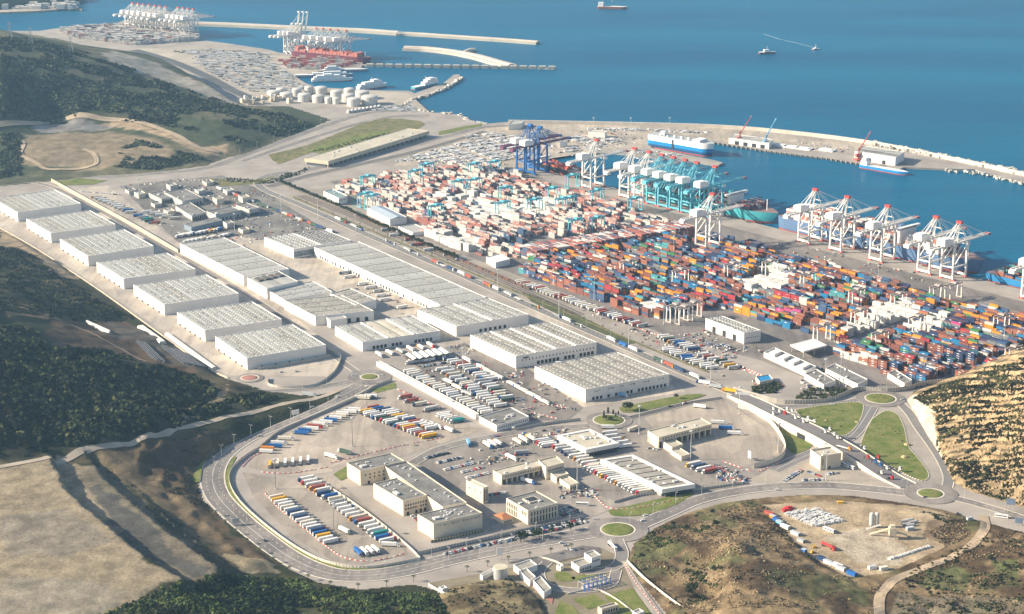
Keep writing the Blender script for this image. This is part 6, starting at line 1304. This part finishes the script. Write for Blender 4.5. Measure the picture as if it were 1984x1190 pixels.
for i, (x, y, az, tx) in enumerate(((513,1049,150,'on the ring road near the bend'),(1088,1053,75,'on the ring road left of the roundabout'),(1152,1006,95,'entering the roundabout from customs'),(1245,1010,60,'leaving the roundabout uphill'),(1250,1000,60,'following uphill past the lawn'),(1506,950,95,'on the ring road above the brown slope'),(1793,965,80,'circling the right roundabout'),(1855,997,30,'at the site turn-off'),(503,846,60,'on the ring road by the upper fence'),(655,770,60,'on the ring road near the upper roundabout'),(605,790,60,'dark on the ring road below the sandy road'),(1298,789,70,'on the road below the nearest warehouse'),(685,728,80,'left of the small upper roundabout'),(740,727,120,'right of the small upper roundabout'),(1095,1058,75,'second on the ring road left of roundabout'),(545,722,75,'parked in the empty fenced yard'),(575,721,75,'second in the empty fenced yard'),(1612,785,95,'on the slip road below the wall'),(1570,787,95,'second on the slip road below the wall'),(1748,775,60,'at the upper right roundabout'),(1752,933,95,'at the foot of the ramp'))):
    c = random.choice(['white','white','silver','black','grey']); q = at(x, y); tag(link('car', car_mesh(c), None, (q.x, q.y, .32), rot_of(az)), f'single {c} car {tx}', 'car', 'cars on the roads')

# small yard clutter: pallets, bins, bollards, barrows, nobody could count it
def clutter(polys, label):
    mb = MB(); 
    for poly, n in polys:
        pw = [A2(p) for p in poly]; x = RNG.uniform(min(p.x for p in pw), max(p.x for p in pw), n*4); y = RNG.uniform(min(p.y for p in pw), max(p.y for p in pw), n*4); K = np.where(inpoly(x, y, pw) & (fbm(x, y, 25, 3) > .5))[0][:n]
        for i in K:
            mb.col(random.choice(((.66,.63,.57),(.66,.63,.57),(.5,.47,.42),(.05,.05,.06),(.10,.11,.13),(.45,.08,.06),(.05,.12,.28),(.25,.2,.15)))); w_, d_, h = random.uniform(.6,2.0), random.uniform(.5,1.6), random.uniform(.5,1.8); a = random.uniform(0, 3.1)
            e = Vector((math.cos(a), math.sin(a), 0))*w_; q = Vector((x[i], y[i], h/2+.1)); mb.beam(q-e, q+e, d_, h)
    return tag(link('yard_clutter', mb.mesh('yard_clutter', box_m)), label, 'clutter', kind='stuff')
clutter([([(1100,575),(1290,655),(1400,700),(1480,740),(1460,750),(1380,725),(1230,650),(1080,580)], 330), ([(1290,645),(1370,625),(1440,660),(1500,690),(1460,720),(1380,690)], 150), ([(1480,740),(1560,760),(1660,750),(1600,730),(1540,730)], 60)], 'scattered small goods at the edge of the container yard')
clutter([([(780,690),(900,665),(1010,705),(1130,790),(1030,815),(930,800)], 260), ([(960,845),(1100,830),(1090,860),(1000,900),(900,900)], 120), ([(1080,930),(1160,950),(1140,1000),(1090,990)], 110), ([(1380,890),(1450,905),(1450,940),(1390,930)], 160), ([(1240,800),(1330,780),(1360,800),(1300,825)], 70)], 'scattered crates, cones and gear in the customs yards')
clutter([([(230,360),(430,340),(500,365),(640,450),(510,468),(345,470)], 420), ([(440,455),(520,465),(640,560),(560,540)], 70), ([(640,520),(840,600),(800,620),(700,570)], 60)], 'scattered vehicles and gear in the upper depot')
clutter([([(880,330),(1000,262),(1250,250),(1260,270),(1160,295),(1010,325)], 260), ([(1370,262),(1680,285),(1640,300),(1480,284)], 90), ([(1420,470),(1540,470),(1800,535),(1780,560)], 130)], 'scattered gear on the quays')
# two short wakes on the open sea
wk = M('foam', (.55,.62,.66), .8, .3, .05, .4, ftint=.4)
for i, pts in enumerate(([(1576,92),(1550,85),(1510,76),(1480,66)], [(845,150),(835,158),(828,166)])): tag(link('boat_wake', ribbon(MB(), [at(x, y, -3) for x, y in pts], -.9, .9, .06).mesh('boat_wake', wk)), kind='structure')
# ================================================================== lamps, trees, rails, site, substation, signs
lampm = M('lamp_steel', (.50,.49,.47), .5, .1, .3); lampd = M('mast_dark', (.22,.20,.19), .6)
def mast_parts(h, m):
    a = MB().cyl((0,0,0), (0,0,h), .42, .2, 8).mesh('pole', m); b = MB().cyl((0,0,h-.6), (0,0,h+.2), 1.5, 1.5, 8)
    for k in range(6): t = k*math.pi/3; b.box(math.cos(t)*1.6-.35, math.cos(t)*1.6+.35, math.sin(t)*1.6-.35, math.sin(t)*1.6+.35, h-1.3, h-.4, bottom=True)
    return [('pole', a), ('lamp_ring', b.mesh('lamp_ring', lampm)), ('base', MB().box(-.9,.9,-.9,.9,0,.9).mesh('base', wallw))]
MP, MPd = mast_parts(30, lampm), mast_parts(30, lampd)
masts = [(534,948,'beside the blue tank truck in the lower lot'),(683,865,'in the middle of the upper truck lot'),(647,1036,'between the lower truck rows'),(1118,951,'beside the lower customs gate annexes'),(995,884,'among trucks above the lower customs gate'),(999,781,'in the crowded lot beside the outer file'),(878,831,'near the row ending in a teal truck'),(711,801,'at the top of the mixed truck row'),(1338,891,'right of the low gate annex'),(1238,841,'beside the truck below the tree roundabout'),(897,725,'at the top of the crowded lot'),(1432,803,'at the highway wall above the gate apron'),(1507,876,'at the curved gate apron wall'),(1377,736,'beside the port highway bend'),(964,568,'left on the highway verge'),(1083,617,'middle of the highway verge'),(1218,670,'right on the highway verge'),(1286,629,'at the yard edge by the white gantry trio'),(1151,581,'before the white reefer block'),(1033,538,'at the left corner of the colourful yard'),(689,457,'far on the highway verge'),(770,490,'second far on the highway verge'),(616,424,'highest on the highway verge'),(755,397,'behind the blue-grey hall'),(819,442,'beside the teal gantry near the rail trees'),(1441,682,'before the white port hall'),(1598,747,'behind the low port office'),(1944,679,'at the right end of the colourful yard'),(1553,620,'deep in the colourful yard'),(1700,560,'in the yard near the quay cranes'),(1305,500,'at the edge of the long container wall'),(850,470,'at the lower edge of the pale yard'),(1060,300,'on the basin end hardstand'),(1150,262,'on the sea-front hardstand, left'),(1222,262,'on the sea-front hardstand, middle'),(1297,262,'on the sea-front hardstand, right'),(1600,932,'in the staff parking before the cube building'),(430,420,'in the depot'),(360,400,'left in the depot'),(270,385,'at the far left of the depot'),(545,420,'at the highway shoulder'),(455,455,'at the lower right of the depot')]
for x, y, tx in masts:
    c = at(x, y); t = thing('light_mast', 'tall light mast '+tx, 'mast', (c.x, c.y, 0), 0, 'tall light masts')
    for nm, me in (MPd if x < 1000 and y > 780 else MP): link(nm, me, t)
def lamp_parts(h, dbl):
    a = MB().cyl((0,0,0), (0,0,h), .20, .12, 6).mesh('pole', lampm); b = MB()
    for s_ in ((-1, 1) if dbl else (1,)): b.beam((0,0,h), (0,1.8*s_,h+.4), .16); b.box(-.25,.25,1.6*s_-.5,1.6*s_+.5,h+.3,h+.55, bottom=True)
    return [('pole', a), ('lamp_arm', b.mesh('lamp_arm', lampm))]
LP1, LP2 = lamp_parts(11, False), lamp_parts(11, True)
def lamps(pts, step, off, desc, parts, frm):
    P = resample(P3(pts, 0, 6), step); N = normals(P)
    for i, (p, n) in enumerate(zip(P, N)):
        q = V2(p)+n*off; t = thing('street_lamp', f'street lamp, {nth(i)} from {frm} {desc}', 'street lamp', (q.x, q.y, .2), math.atan2(n.y, n.x)+math.pi/2, 'street lamps '+desc)
        for nm, me in parts: link(nm, me, t)
lamps(ring, 30, 0, 'along the ring road centre line', LP2, 'the upper end'); lamps([(1235,1020),(1290,996),(1350,970),(1420,954),(1500,944),(1600,941),(1700,949),(1770,957)], 32, 8.8, 'above the brown slope road', LP1, 'the roundabout')
lamps([(1300,690),(1150,633),(1000,568),(850,503),(700,440)], 45, 12, 'on the port highway verge', LP1, 'the gate end'); lamps([(440,752),(520,758),(600,753),(660,742)], 28, 4.5, 'by the red roundabout road', LP1, 'the left'); lamps([(470,300),(560,268),(650,236)], 50, 5, 'on the hill foot road', LP1, 'the left'); lamps([(1862,975),(1984,1008)], 40, 6, 'on the exit road', LP1, 'the roundabout')
lamps([(830,1075),(950,1048),(1120,1012)], 34, -6, 'in front of the striped fence', LP1, 'the left')
# trees
trunk_m = M('bark', (.10,.07,.045), .95); 
def crown_mesh(n, r, h, z0, c0, c1, flat=1.0, size=.5):
    mb = MB()
    for i in range(n):
        a = random.uniform(0, 6.283); e = random.uniform(-.6, 1); q = random.random()**.4; rr = math.sqrt(max(0, 1-e*e))*r*q
        c = Vector((math.cos(a)*rr, math.sin(a)*rr, z0+h*.5+e*h*.5*q)); nn = Vector((random.gauss(0,1), random.gauss(0,1), random.gauss(.5,.8))).normalized(); t = nn.orthogonal().normalized(); b = nn.cross(t); s_ = size*random.uniform(.6, 1.3); k = random.random()
        mb.col(tuple(c0[j]*(1-k)+c1[j]*k for j in range(3))); mb.add([tuple(c+t*s_), tuple(c+b*s_), tuple(c-t*s_), tuple(c-b*s_)], [(0,1,2,3)])
    return mb.mesh('crown', LEAF)
def trunk_mesh(h, r):
    mb = MB().cyl((0,0,0), (.1,0,h), r, r*.6, 6)
    for k in range(3): a = k*2.1; mb.cyl((.1,0,h*.75), (math.cos(a)*h*.35, math.sin(a)*h*.35, h*1.25), r*.45, r*.2, 5)
    return mb.mesh('trunk', trunk_m)
G3, G4 = (.020,.032,.014), (.065,.080,.028)
TREES = [(trunk_mesh(2.2, .25), crown_mesh(130, 2.6, 3.6, 1.6, G3, G4)) for _ in range(3)]; CYP = [(trunk_mesh(1.2, .2), crown_mesh(110, 1.1, 7.5, .8, (.014,.024,.012), (.04,.052,.022), size=.4)) for _ in range(2)]
def palm():
    mb = MB()
    for k in range(16):
        a = k*.3927+random.uniform(-.1,.1); L = random.uniform(2.2, 2.9); up = random.uniform(.1, .8); c, s_ = math.cos(a), math.sin(a); mb.col(random.choice(((.045,.06,.022),(.08,.09,.035))))
        z = 5.0; w_ = .3; mb.add([(0,0,z),(c*L*.55-s_*w_, s_*L*.55+c*w_, z+up),(c*L, s_*L, z+up*.4-.9),(c*L*.55+s_*w_, s_*L*.55-c*w_, z+up)], [(0,1,2,3)])
    return (MB().cyl((0,0,0), (.1,.05,5.1), .28, .2, 7).mesh('trunk', trunk_m), mb.mesh('crown', LEAF))
PALM = [palm() for _ in range(3)]
def tree(kind, p, label, group, s_=1.0, name='tree'):
    a, b = random.choice(kind); t = thing(name, label, 'tree', (p[0], p[1], p[2] if len(p) > 2 else 0), random.uniform(0, 6), group); t.scale = (s_,)*3; link('trunk', a, t); link('crown', b, t)
for i, p in enumerate(resample(P3([(545,357),(600,380),(660,405),(720,432),(760,450),(820,475),(885,505)], 0, 4), 8.5)): tree(TREES, p, f'dark tree, {nth(i)} from the far end of the rail yard tree line', 'rail yard tree line', random.uniform(1.1, 1.6))
for i, p in enumerate(resample(P3([(418,1000),(455,1035),(505,1075),(560,1108),(620,1133),(680,1143),(760,1135),(830,1120)], 0, 4), 24)): tree(PALM, p, f'small palm, {nth(i)} from the upper left along the ring road outer kerb', 'ring road palms', 1.0, 'palm_tree')
for i, p in enumerate(resample(P3([(905,1108),(980,1090),(1060,1075),(1130,1060)], 0, 4), 20)): tree(PALM, p, f'small palm, {nth(i)} from left on the verge above the water tank', 'water tank verge palms', 1.0, 'palm_tree')
for i, p in enumerate(resample(P3([(560,388),(700,446),(1000,573),(1250,680),(1360,725)], 0, 4), 38)): tree(PALM, (p.x+9*.8, p.y+9*.6, .3), f'tiny palm, {nth(i)} from the far end of the highway verge', 'highway verge palms', .8, 'palm_tree')
for i, (x, y, k, s_) in enumerate(((1170,810,CYP,1),(1178,806,CYP,1.2),(1188,808,CYP,1.1),(1193,812,CYP,1),(1183,816,TREES,1),(1172,815,TREES,1.1),(1198,808,CYP,.9))): tree(k, at(x, y, .6), f"{'cypress' if k is CYP else 'bush-like tree'}, {nth(i)} on the tree-planted roundabout", 'roundabout trees', s_)
for i, (x, y, s_) in enumerate(((1213,796,1.8),(1220,794,1.6),(1310,772,1.0))): tree(TREES, at(x, y, .4), f'round dark tree, {nth(i)} from left on the lawn strip below the nearest warehouse', 'lawn strip trees', s_)
for i, (x, y, s_) in enumerate(((1008,1050,1.8),(1016,1047,1.6),(1045,1043,1.7),(1036,1040,1.4),(1105,1027,1.5),(1068,1034,1.2))): tree(TREES, at(x, y, .2), f'leafy tree, {nth(i)} from left among the roadside parked cars', 'car park trees', s_)
def patch(desc, poly, n, smin, smax):
    pw = [A2(p) for p in poly]; x = RNG.uniform(min(p.x for p in pw), max(p.x for p in pw), n*4); y = RNG.uniform(min(p.y for p in pw), max(p.y for p in pw), n*4); K = np.where(inpoly(x, y, pw))[0][:n]
    s_ = RNG.uniform(smin, smax, len(K)); scatter('shrubs', np.stack([x[K], y[K], np.full(len(K), .1)], -1), s_, green(len(K), (.030,.042,.016), (.085,.09,.035)), desc)
patch('dark shrubs below the blue-roofed kiosk', [(1455,752),(1500,742),(1518,748),(1500,762),(1460,764)], 120, 2.2, 4.5); patch('shrubs on the rocky knoll inside the striped wall', [(1540,772),(1570,752),(1640,750),(1640,762),(1600,776)], 150, 1.5, 4); patch('shrubs by the container yard corner', [(1740,748),(1800,735),(1830,738),(1780,752)], 70, 1.2, 2.6); patch('shrubs around the villa office', [(1475,690),(1490,684),(1570,722),(1600,712),(1590,700),(1600,722),(1560,728)], 110, 1.4, 3)
patch('low hedge around the ferry terminal junction', [(440,345),(520,350),(560,335),(600,325),(590,335),(520,358),(440,352)], 160, 1.5, 4); patch('garden bushes in the small roundabout', [(706,729),(716,726),(726,731),(716,735)], 30, .8, 1.6); patch('bushes on the right roundabout', [(1690,773),(1706,766),(1722,773),(1706,779)], 40, 1.2, 2.8); patch('bushes in the ferry terminal gardens', [(600,295),(700,270),(760,256),(750,262),(640,292)], 200, 1.5, 3.4); patch('bushes along the lawn islands', [(1560,800),(1650,790),(1640,830),(1600,830)], 10, 1, 2.4); patch('bushes on the long lawn', [(1690,830),(1740,820),(1760,890),(1720,885)], 12, 1, 2.4); patch('hedge in the depot', [(360,425),(420,425),(470,440),(440,450),(380,440)], 90, 1.2, 2.6)
# rails and wagons
railm = M('rail_steel', (.12,.09,.075), .7); P0 = P3([(560,383),(640,414),(700,440),(800,484),(900,528),(1010,576),(1100,617)], 0, 5)
for off in (14, 19, 24): tag(link('rail_track', ribbon(MB(), P0, off-1.3, off+1.3, .38).mesh('rail_track', railm)), kind='structure')
wag = [M('wagon_rust', (.16,.075,.055), .8), M('wagon_brown', (.11,.07,.06), .8)]; WGM = []
for m in wag: b = MB().box(-6.6, 6.6, -1.4, 1.4, 1.0, 2.9, bottom=True); b.box(-6.4, 6.4, -1.2, 1.2, 2.6, 2.95); WGM.append(b.mesh('wagon_body', m))
WB = MB().box(-5.6, -3.2, -1.1, 1.1, .2, 1.0).box(3.2, 5.6, -1.1, 1.1, .2, 1.0).mesh('bogie', steel)
R = resample(P3([(668,421),(700,436),(800,480),(900,524),(1010,570)], 0, 6), 15.2); N = normals(R)
for i, (p, n) in enumerate(zip(R, N)):
    q = V2(p)+n*19; t = thing('rail_wagon', f'rusty open wagon, {nth(i)} from the far end of the train', 'rail wagon', (q.x, q.y, .3), math.atan2(-n.x, n.y), 'rusty freight train'); link('wagon_body', WGM[i % 2], t); link('bogie', WB, t)
# solar racks and covered heaps on the slope beside the warehouses
panel = M('solar_glass', (.025,.03,.05), .6, .1, .3, spec=.1); cover = M('white_cover', (.68,.64,.58), .9, .1, .1)
def rack(a, b, desc, i):
    p, q = WEST.on(*a), WEST.on(*b); c = (p+q)/2; d = q-p; L = V2(d).length; t = thing('solar_rack', f'row of dark solar panels, {nth(i)} from left {desc}', 'solar panels', (p.x, p.y, p.z), 0, 'solar racks'); mb = MB(); d2 = Vector((d.x, d.y, 0)).normalized(); n = Vector((-d2.y, d2.x, 0)); k = int(L/2.2)
    for j in range(k):
        o_ = d*(j/k); e = d*(.92/k); z = Vector((0,0,.6)); v = [o_+z, o_+e+z, o_+e+n*1.7+z+Vector((0,0,1.1)), o_+n*1.7+z+Vector((0,0,1.1))]; part(MB().add([tuple(x) for x in v], [(0,1,2,3)]), 'panel', panel, t)
    fr = MB().beam(Vector((0,0,.5)), d+Vector((0,0,.5)), .16); fr.beam(n*1.75+Vector((0,0,1.7)), d+n*1.75+Vector((0,0,1.7)), .16); part(fr, 'rail', lampm, t)
for i in range(4): rack((263+i*5, 662+i*2), (296+i*7, 697+i*2.2), 'in the small upper field', i)
for i in range(9): rack((311+i*6.5, 671+i*2.2), (356+i*6.5, 706+i*1.4), 'in the long lower field', i)
def heap(label, a, b, w_, h):
    p, q = WEST.on(*a), WEST.on(*b); d = q-p; p.z += 1.2; q.z += 1.2; t = thing('covered_heap', label, 'heap', p); n = Vector((-d.y, d.x, 0)).normalized()*w_/2; z = Vector((0,0,h)); part(MB().add([tuple(x) for x in (-n-Vector((0,0,3)), n-Vector((0,0,3)), d+n-Vector((0,0,3)), d-n-Vector((0,0,3)), -n*.6+z, n*.6+z, d+n*.6+z, d-n*.6+z)], [(0,3,7,4),(1,5,6,2),(4,7,6,5),(0,4,5,1),(3,2,6,7)]), 'cover', cover, t)
heap('thin white covered strip on the brown slope', (168,625), (213,645), 3, 1.5); heap('wide white covered slab above the solar panels', (272,636), (315,666), 10, 1.8); heap('long white covered strip beside the channel wall', (323,649), (415,716), 6, 1.8)
# construction site
MS = lambda x, y: MOUND.on(x, y)
mb = MB()
A0 = MS(1577, 1021)
for i in range(17):
    for j in range(19):
        if 5 < i < 12 and 7 < j < 10 or j == 15 or random.random() < .12: continue
        a = A0; e = az_vec(66)*(i*1.95); f_ = az_vec(-38)*(j*1.95); q = V2(a)+e+f_; g = random.uniform(.62,.76); mb.col((g, g*.98, g*.94)); s_ = random.uniform(.6, .95); mb.box(q.x-s_, q.x+s_, q.y-s_, q.y+s_, 3.0, 3.0+random.uniform(1.2, 2.6))
tag(link('bag_stacks', mb.mesh('bag_stacks', box_m)), 'field of white bags stacked on the construction site', 'bags', kind='stuff')
c = MS(1688, 1022); t = thing('cement_silo', 'pair of tall white cement silos on the construction site', 'silo', c)
for k, x in enumerate((0, 4.6)): part(MB().cyl((x,0,3), (x,0,13), 2.0, 2.0, 14).dome((x,0,13), 2.0, 1.2, 14, 3), 'silo_body', tankm, t); part(MB().cyl((x,0,.2), (x,0,3), .6, 2.0, 14), 'cone', tankm, t)
c = MS(1728, 1044); t = thing('batching_plant', 'beige concrete batching tower with sloping conveyors', 'plant', c); part(MB().box(-3, 3, -3, 3, 4, 11).box(-2, 2, -2, 2, 11, 13), 'tower', w_beige, t)
for x in (-2.7, 2.7):
    for y in (-2.7, 2.7): part(MB().beam((x, y, 0), (x, y, 4), .5), 'leg', metal_m, t)
part(MB().beam((-3, 1, 9), (-18, 8, 1), 1.6, 1.2), 'conveyor', w_beige, t); part(MB().beam((3, 2, 6), (14, 6, 1), 1.6, 1.2), 'conveyor', w_beige, t); part(MB().beam((-8, 10, 9), (-20, 14, 3), 1.2, 1.0), 'conveyor', tankm, t)
for i, (x, y) in enumerate(((1752,1012),(1760,1010),(1768,1014),(1755,1018),(1763,1020))):
    c = MS(x, y); t = thing('lying_silo', f'white silo lying on its side, {nth(i)} from left by the plant', 'silo', c, rad(20)); part(MB().cyl((-4,0,1.3), (4,0,1.3), 1.3, 1.3, 12).cyl((4,0,1.3), (6,0,1.3), 1.3, .3, 12), 'silo_body', tankm, t); part(MB().box(-3,-2.4,-1.2,1.2,0,.6).box(2.4,3,-1.2,1.2,0,.6), 'cradle', steel, t)
for i, (x, y, L, c, tx) in enumerate(((1490,998,10,'brick-red','rust-red open skip at the top of the row'),(1497,1004,6,'orange','orange bin below the red skip'),(1503,1010,6,'blue','blue bin in the row'),(1510,1015,6,'light blue','light blue tank in the row'),(1521,1023,9,'white','white site cabin'),(1541,1036,9,'silver','grey site cabin with dark side'),(1552,1050,7,'grey','grey workshop box'),(1558,1070,4,'blue','small blue crate'),(1592,1085,8,'navy','navy roofed cabin'),(1605,1092,9,'white','white cabin beside the navy one'),(1622,1098,10,'white','longer white cabin'),(1629,1104,9,'silver','pale cabin with dark roof edge'),(1650,1114,9,'blue','bright blue container at the lower corner'),(1690,1102,7,'white','white cabin near the site gate'),(1712,1104,7,'cream','cream cabin at the site gate'),(1763,1027,7,'grey','grey pump shed beside the batching plant'),(1878,1009,5,'grey','grey kiosk at the track junction'))):
    c_ = MS(x, y); t = thing('site_cabin', tx+' on the construction site', 'cabin', c_, rot_of(138 if x < 1660 else 70), 'construction site boxes'); part(MB().box(-L/2, L/2, -1.6, 1.6, 0, 2.8), 'body', vp(c, VC[c]), t); part(MB().box(-L/2-.15, L/2+.15, -1.75, 1.75, 2.75, 3.0), 'roof', vp('silver' if i % 2 else c, VC['silver' if i % 2 else c]), t); part(MB().box(L/2-.05, L/2+.06, -.5, .5, 0, 2.1), 'door', dark_open, t)
for i, (x, y, c) in enumerate(((1528,986,'red'),(1524,990,'red'))): c_ = MS(x, y); tag(link('formwork_stack', MB().box(-4, 4, -2, 2, 0, 1.6).box(-3, 2, -1.5, 1.5, 1.6, 2.4).mesh('formwork_stack', vp(c, VC[c])), None, c_, rad(20)), f"{'upper' if i == 0 else 'lower'} bright red formwork stack beside the white bags", 'stack', 'red stacks')
c_ = MS(1628, 975); tag(link('yellow_bin', MB().box(-2.5, 2.5, -1.2, 1.2, 0, 1.6).box(-2.8, 2.8, -1.4, 1.4, 1.5, 1.75).mesh('yellow_bin', vp('yellow', VC['yellow'])), None, c_), 'yellow bin at the upper edge of the construction site', 'bin')
c_ = MS(1605, 1062); truck((c_.x, c_.y), 145, 'red', 'red tank truck on the construction site', 'site trucks', 'red', 'tank', z=c_.z)
for i, (x, y) in enumerate(((1578,1062),(1574,1072))):
    c_ = MS(x, y); t = thing('mini_loader', f"{'upper' if i == 0 else 'lower'} yellow loader among the site boxes", 'loader', c_, rad(30*i), 'yellow loaders'); part(MB().box(-1.6, 1.2, -.9, .9, .6, 1.6).box(-1.2, .2, -.7, .7, 1.6, 2.6), 'body', vp('yellow', VC['yellow']), t); part(MB().box(2.0, 2.6, -1, 1, .2, 1).beam((.8,.6,1.2), (2.2,.6,.7), .25), 'bucket', steel, t)
    for a in (-1, .9):
        for b_ in (-1, .7): part(MB().cyl((a, b_, .5), (a, b_+.3, .5), .5, .5, 8), 'wheel', rubber, t)
P_ = [MS(1725, 1083), MS(1750, 1076), MS(1780, 1066), MS(1800, 1060)]; t = thing('sheeted_heap', 'long pale heap under sheets beside the site track', 'heap', P_[0]); R = resample(P_, 3)
for k, p in enumerate(R): q = p-P_[0]; part(MB().dome((q.x, q.y, q.z-.2), 2.6*random.uniform(.85,1.2), random.uniform(1.6,2.4), 8, 2), 'lump', M('heap_sheet', (.56,.53,.48), .9, .2, .3), t)
# substation frame, signs, lattice towers
c = at(1152, 1136); t = thing('switchyard', 'blue steel switchyard frames in the compound', 'switchyard', (c.x, c.y, 0), rad(30))
for k in range(7):
    x = -13+k*4.2; part(MB().beam((x,-5,0), (x,-5,7), .5), 'post', blue_m, t); part(MB().beam((x,5,0), (x,5,6), .4), 'post', lampm, t); part(MB().beam((x,-5,6.6), (x,5,5.8), .3), 'cross_bar', blue_m if k % 2 else lampm, t)
for y in (-5, 0, 5): part(MB().beam((-13,y,6.6), (13,y,6.6), .4), 'bus_bar', blue_m, t)
for k in range(6): part(MB().box(-12+k*4.2, -10.4+k*4.2, -1.5, 1.5, 0, 2.4), 'transformer', metal_m, t)
def board(label, px, py, w_, h, z, az, mat, ter=None):
    c = ter.on(px, py) if ter else at(px, py); t = thing('sign_board', label, 'sign', c, rot_of(az)); part(MB().box(-w_/2, w_/2, -.2, .2, z, z+h, bottom=True), 'panel', mat, t)
    for x in (-w_*.3, w_*.3): part(MB().beam((x, 0, 0), (x, 0, z), .35), 'post', lampm, t)
board('white billboard beside the ring road above the fence', 573, 812, 8, 5, 5, 60, w_white); board('white billboard at the ring road near the water tank', 968, 1084, 5, 7, 4, 80, w_white); board('grey road sign at the ring road outer kerb', 457, 1018, 7, 5, 2, 60, w_grey); board('blue-grey road sign on a mast by the exit road', 1957, 996, 8, 6, 9, 100, M('sign_blue_grey', (.22,.27,.36), .5)); board('blue-grey sign at the right edge by the exit road', 1974, 1018, 7, 5, 2, 100, M('sign_blue_grey')); board('pale sign board at the gate apron', 1452, 893, 5, 7, 3, 150, M('sign_pale_blue', (.52,.60,.64), .5))
def lattice(label, c, h, w_):
    t = thing('lattice_tower', label, 'tower', c); mb = MB()
    for a, b_ in ((-1,-1),(1,-1),(1,1),(-1,1)): part(MB().beam((a*w_, b_*w_, 0), (a*w_*.25, b_*w_*.25, h), .35), 'leg', lampm, t)
    for k in range(8):
        z0, z1 = h*k/8, h*(k+1)/8; s0, s1 = w_*(1-.75*k/8), w_*(1-.75*(k+1)/8)
        mb.beam((-s0,-s0,z0), (s1,-s1,z1), .2); mb.beam((s0,s0,z0), (-s1,s1,z1), .2); mb.beam((-s0,s0,z0), (-s1,-s1,z1), .2); mb.beam((s0,-s0,z0), (s1,s1,z1), .2)
    part(mb, 'bracing', lampm, t); part(MB().beam((-w_*1.5,0,h*.9), (w_*1.5,0,h*.9), .4), 'cross_arm', lampm, t)
lattice('lattice tower behind the low port offices', at(1630, 748), 38, 2.6)
for i, (x, y) in enumerate(((20,75),(60,85),(138,103))): lattice(f'small pylon, {nth(i)} from left on the far ridge', FAR.on(x, y), 30, 3)
for i, (px, py, r) in enumerate(((1660,818,1.8),(1757,862,3.2),(1752,886,3.4),(1600,815,1.4))): c = at(px, py, .4); tag(link('lawn_boulder', MB().dome((0,0,0), r, r*.6, 7, 2).dome((r*.8,.3,0), r*.6, r*.4, 6, 2).mesh('lawn_boulder', M('boulder', (.45,.35,.18), .9, .2, .4)), None, c), f"{['small grey','upper tan','lower tan','small pale'][i]} boulder on the interchange lawn", 'boulder')
# far coast at the top left corner
P_ = [A2(p) for p in [(-500,34),(0,25),(60,23),(105,20),(130,16),(158,19),(150,14),(118,9),(108,2),(104,-12),(-500,-12)]]
tag(link('far_coast', MB().prism(P_, -4, 1.5).mesh('far_coast', sandy)), kind='structure')
mb = MB()
for k in range(60): p = A2((random.uniform(-20, 140), random.uniform(11, 20))); mb.col((.62,.58,.52)); mb.box(p.x, p.x+random.uniform(6,22), p.y, p.y+10, 1, random.uniform(5,14))
tag(link('far_buildings', mb.mesh('far_buildings', box_m)), 'hazy pale buildings on the far coast', 'buildings', kind='stuff')
mb = MB()
for px, py, r, h in ((-60,6,190,70),(40,3,150,48),(85,1,90,26)): p = A2((px, py)); mb.dome((p.x, p.y+40, 0), r, h, 28, 6)
mb.col((.07,.08,.045)); mb.c = [(.07,.08,.045)]*len(mb.v); mb.usec = True
tag(link('far_coast_hill', mb.mesh('far_coast_hill', TERR)), kind='structure')
# ---- haze: one closed box of thin air round camera and scene, ground included, sky outside
m = bpy.data.materials.new('haze_air'); m.use_nodes = True; nt = m.node_tree
for n in list(nt.nodes):
    if n.type == 'BSDF_PRINCIPLED': nt.nodes.remove(n)
vol = nt.nodes.new('ShaderNodeVolumePrincipled'); vol.inputs['Density'].default_value = HAZE_DENSITY; vol.inputs['Color'].default_value = (.40,.70,1,1); vol.inputs['Anisotropy'].default_value = .35
out = [n for n in nt.nodes if n.type == 'OUTPUT_MATERIAL'][0]; nt.links.new(vol.outputs[0], out.inputs['Volume'])
hb = link('haze', MB().box(-15500, 15500, -3500, 17500, -12, 720, bottom=True).mesh('haze', m)); hb['kind'] = 'stuff'; tag(hb, 'thin pale haze over the whole bay', 'haze', kind='stuff')
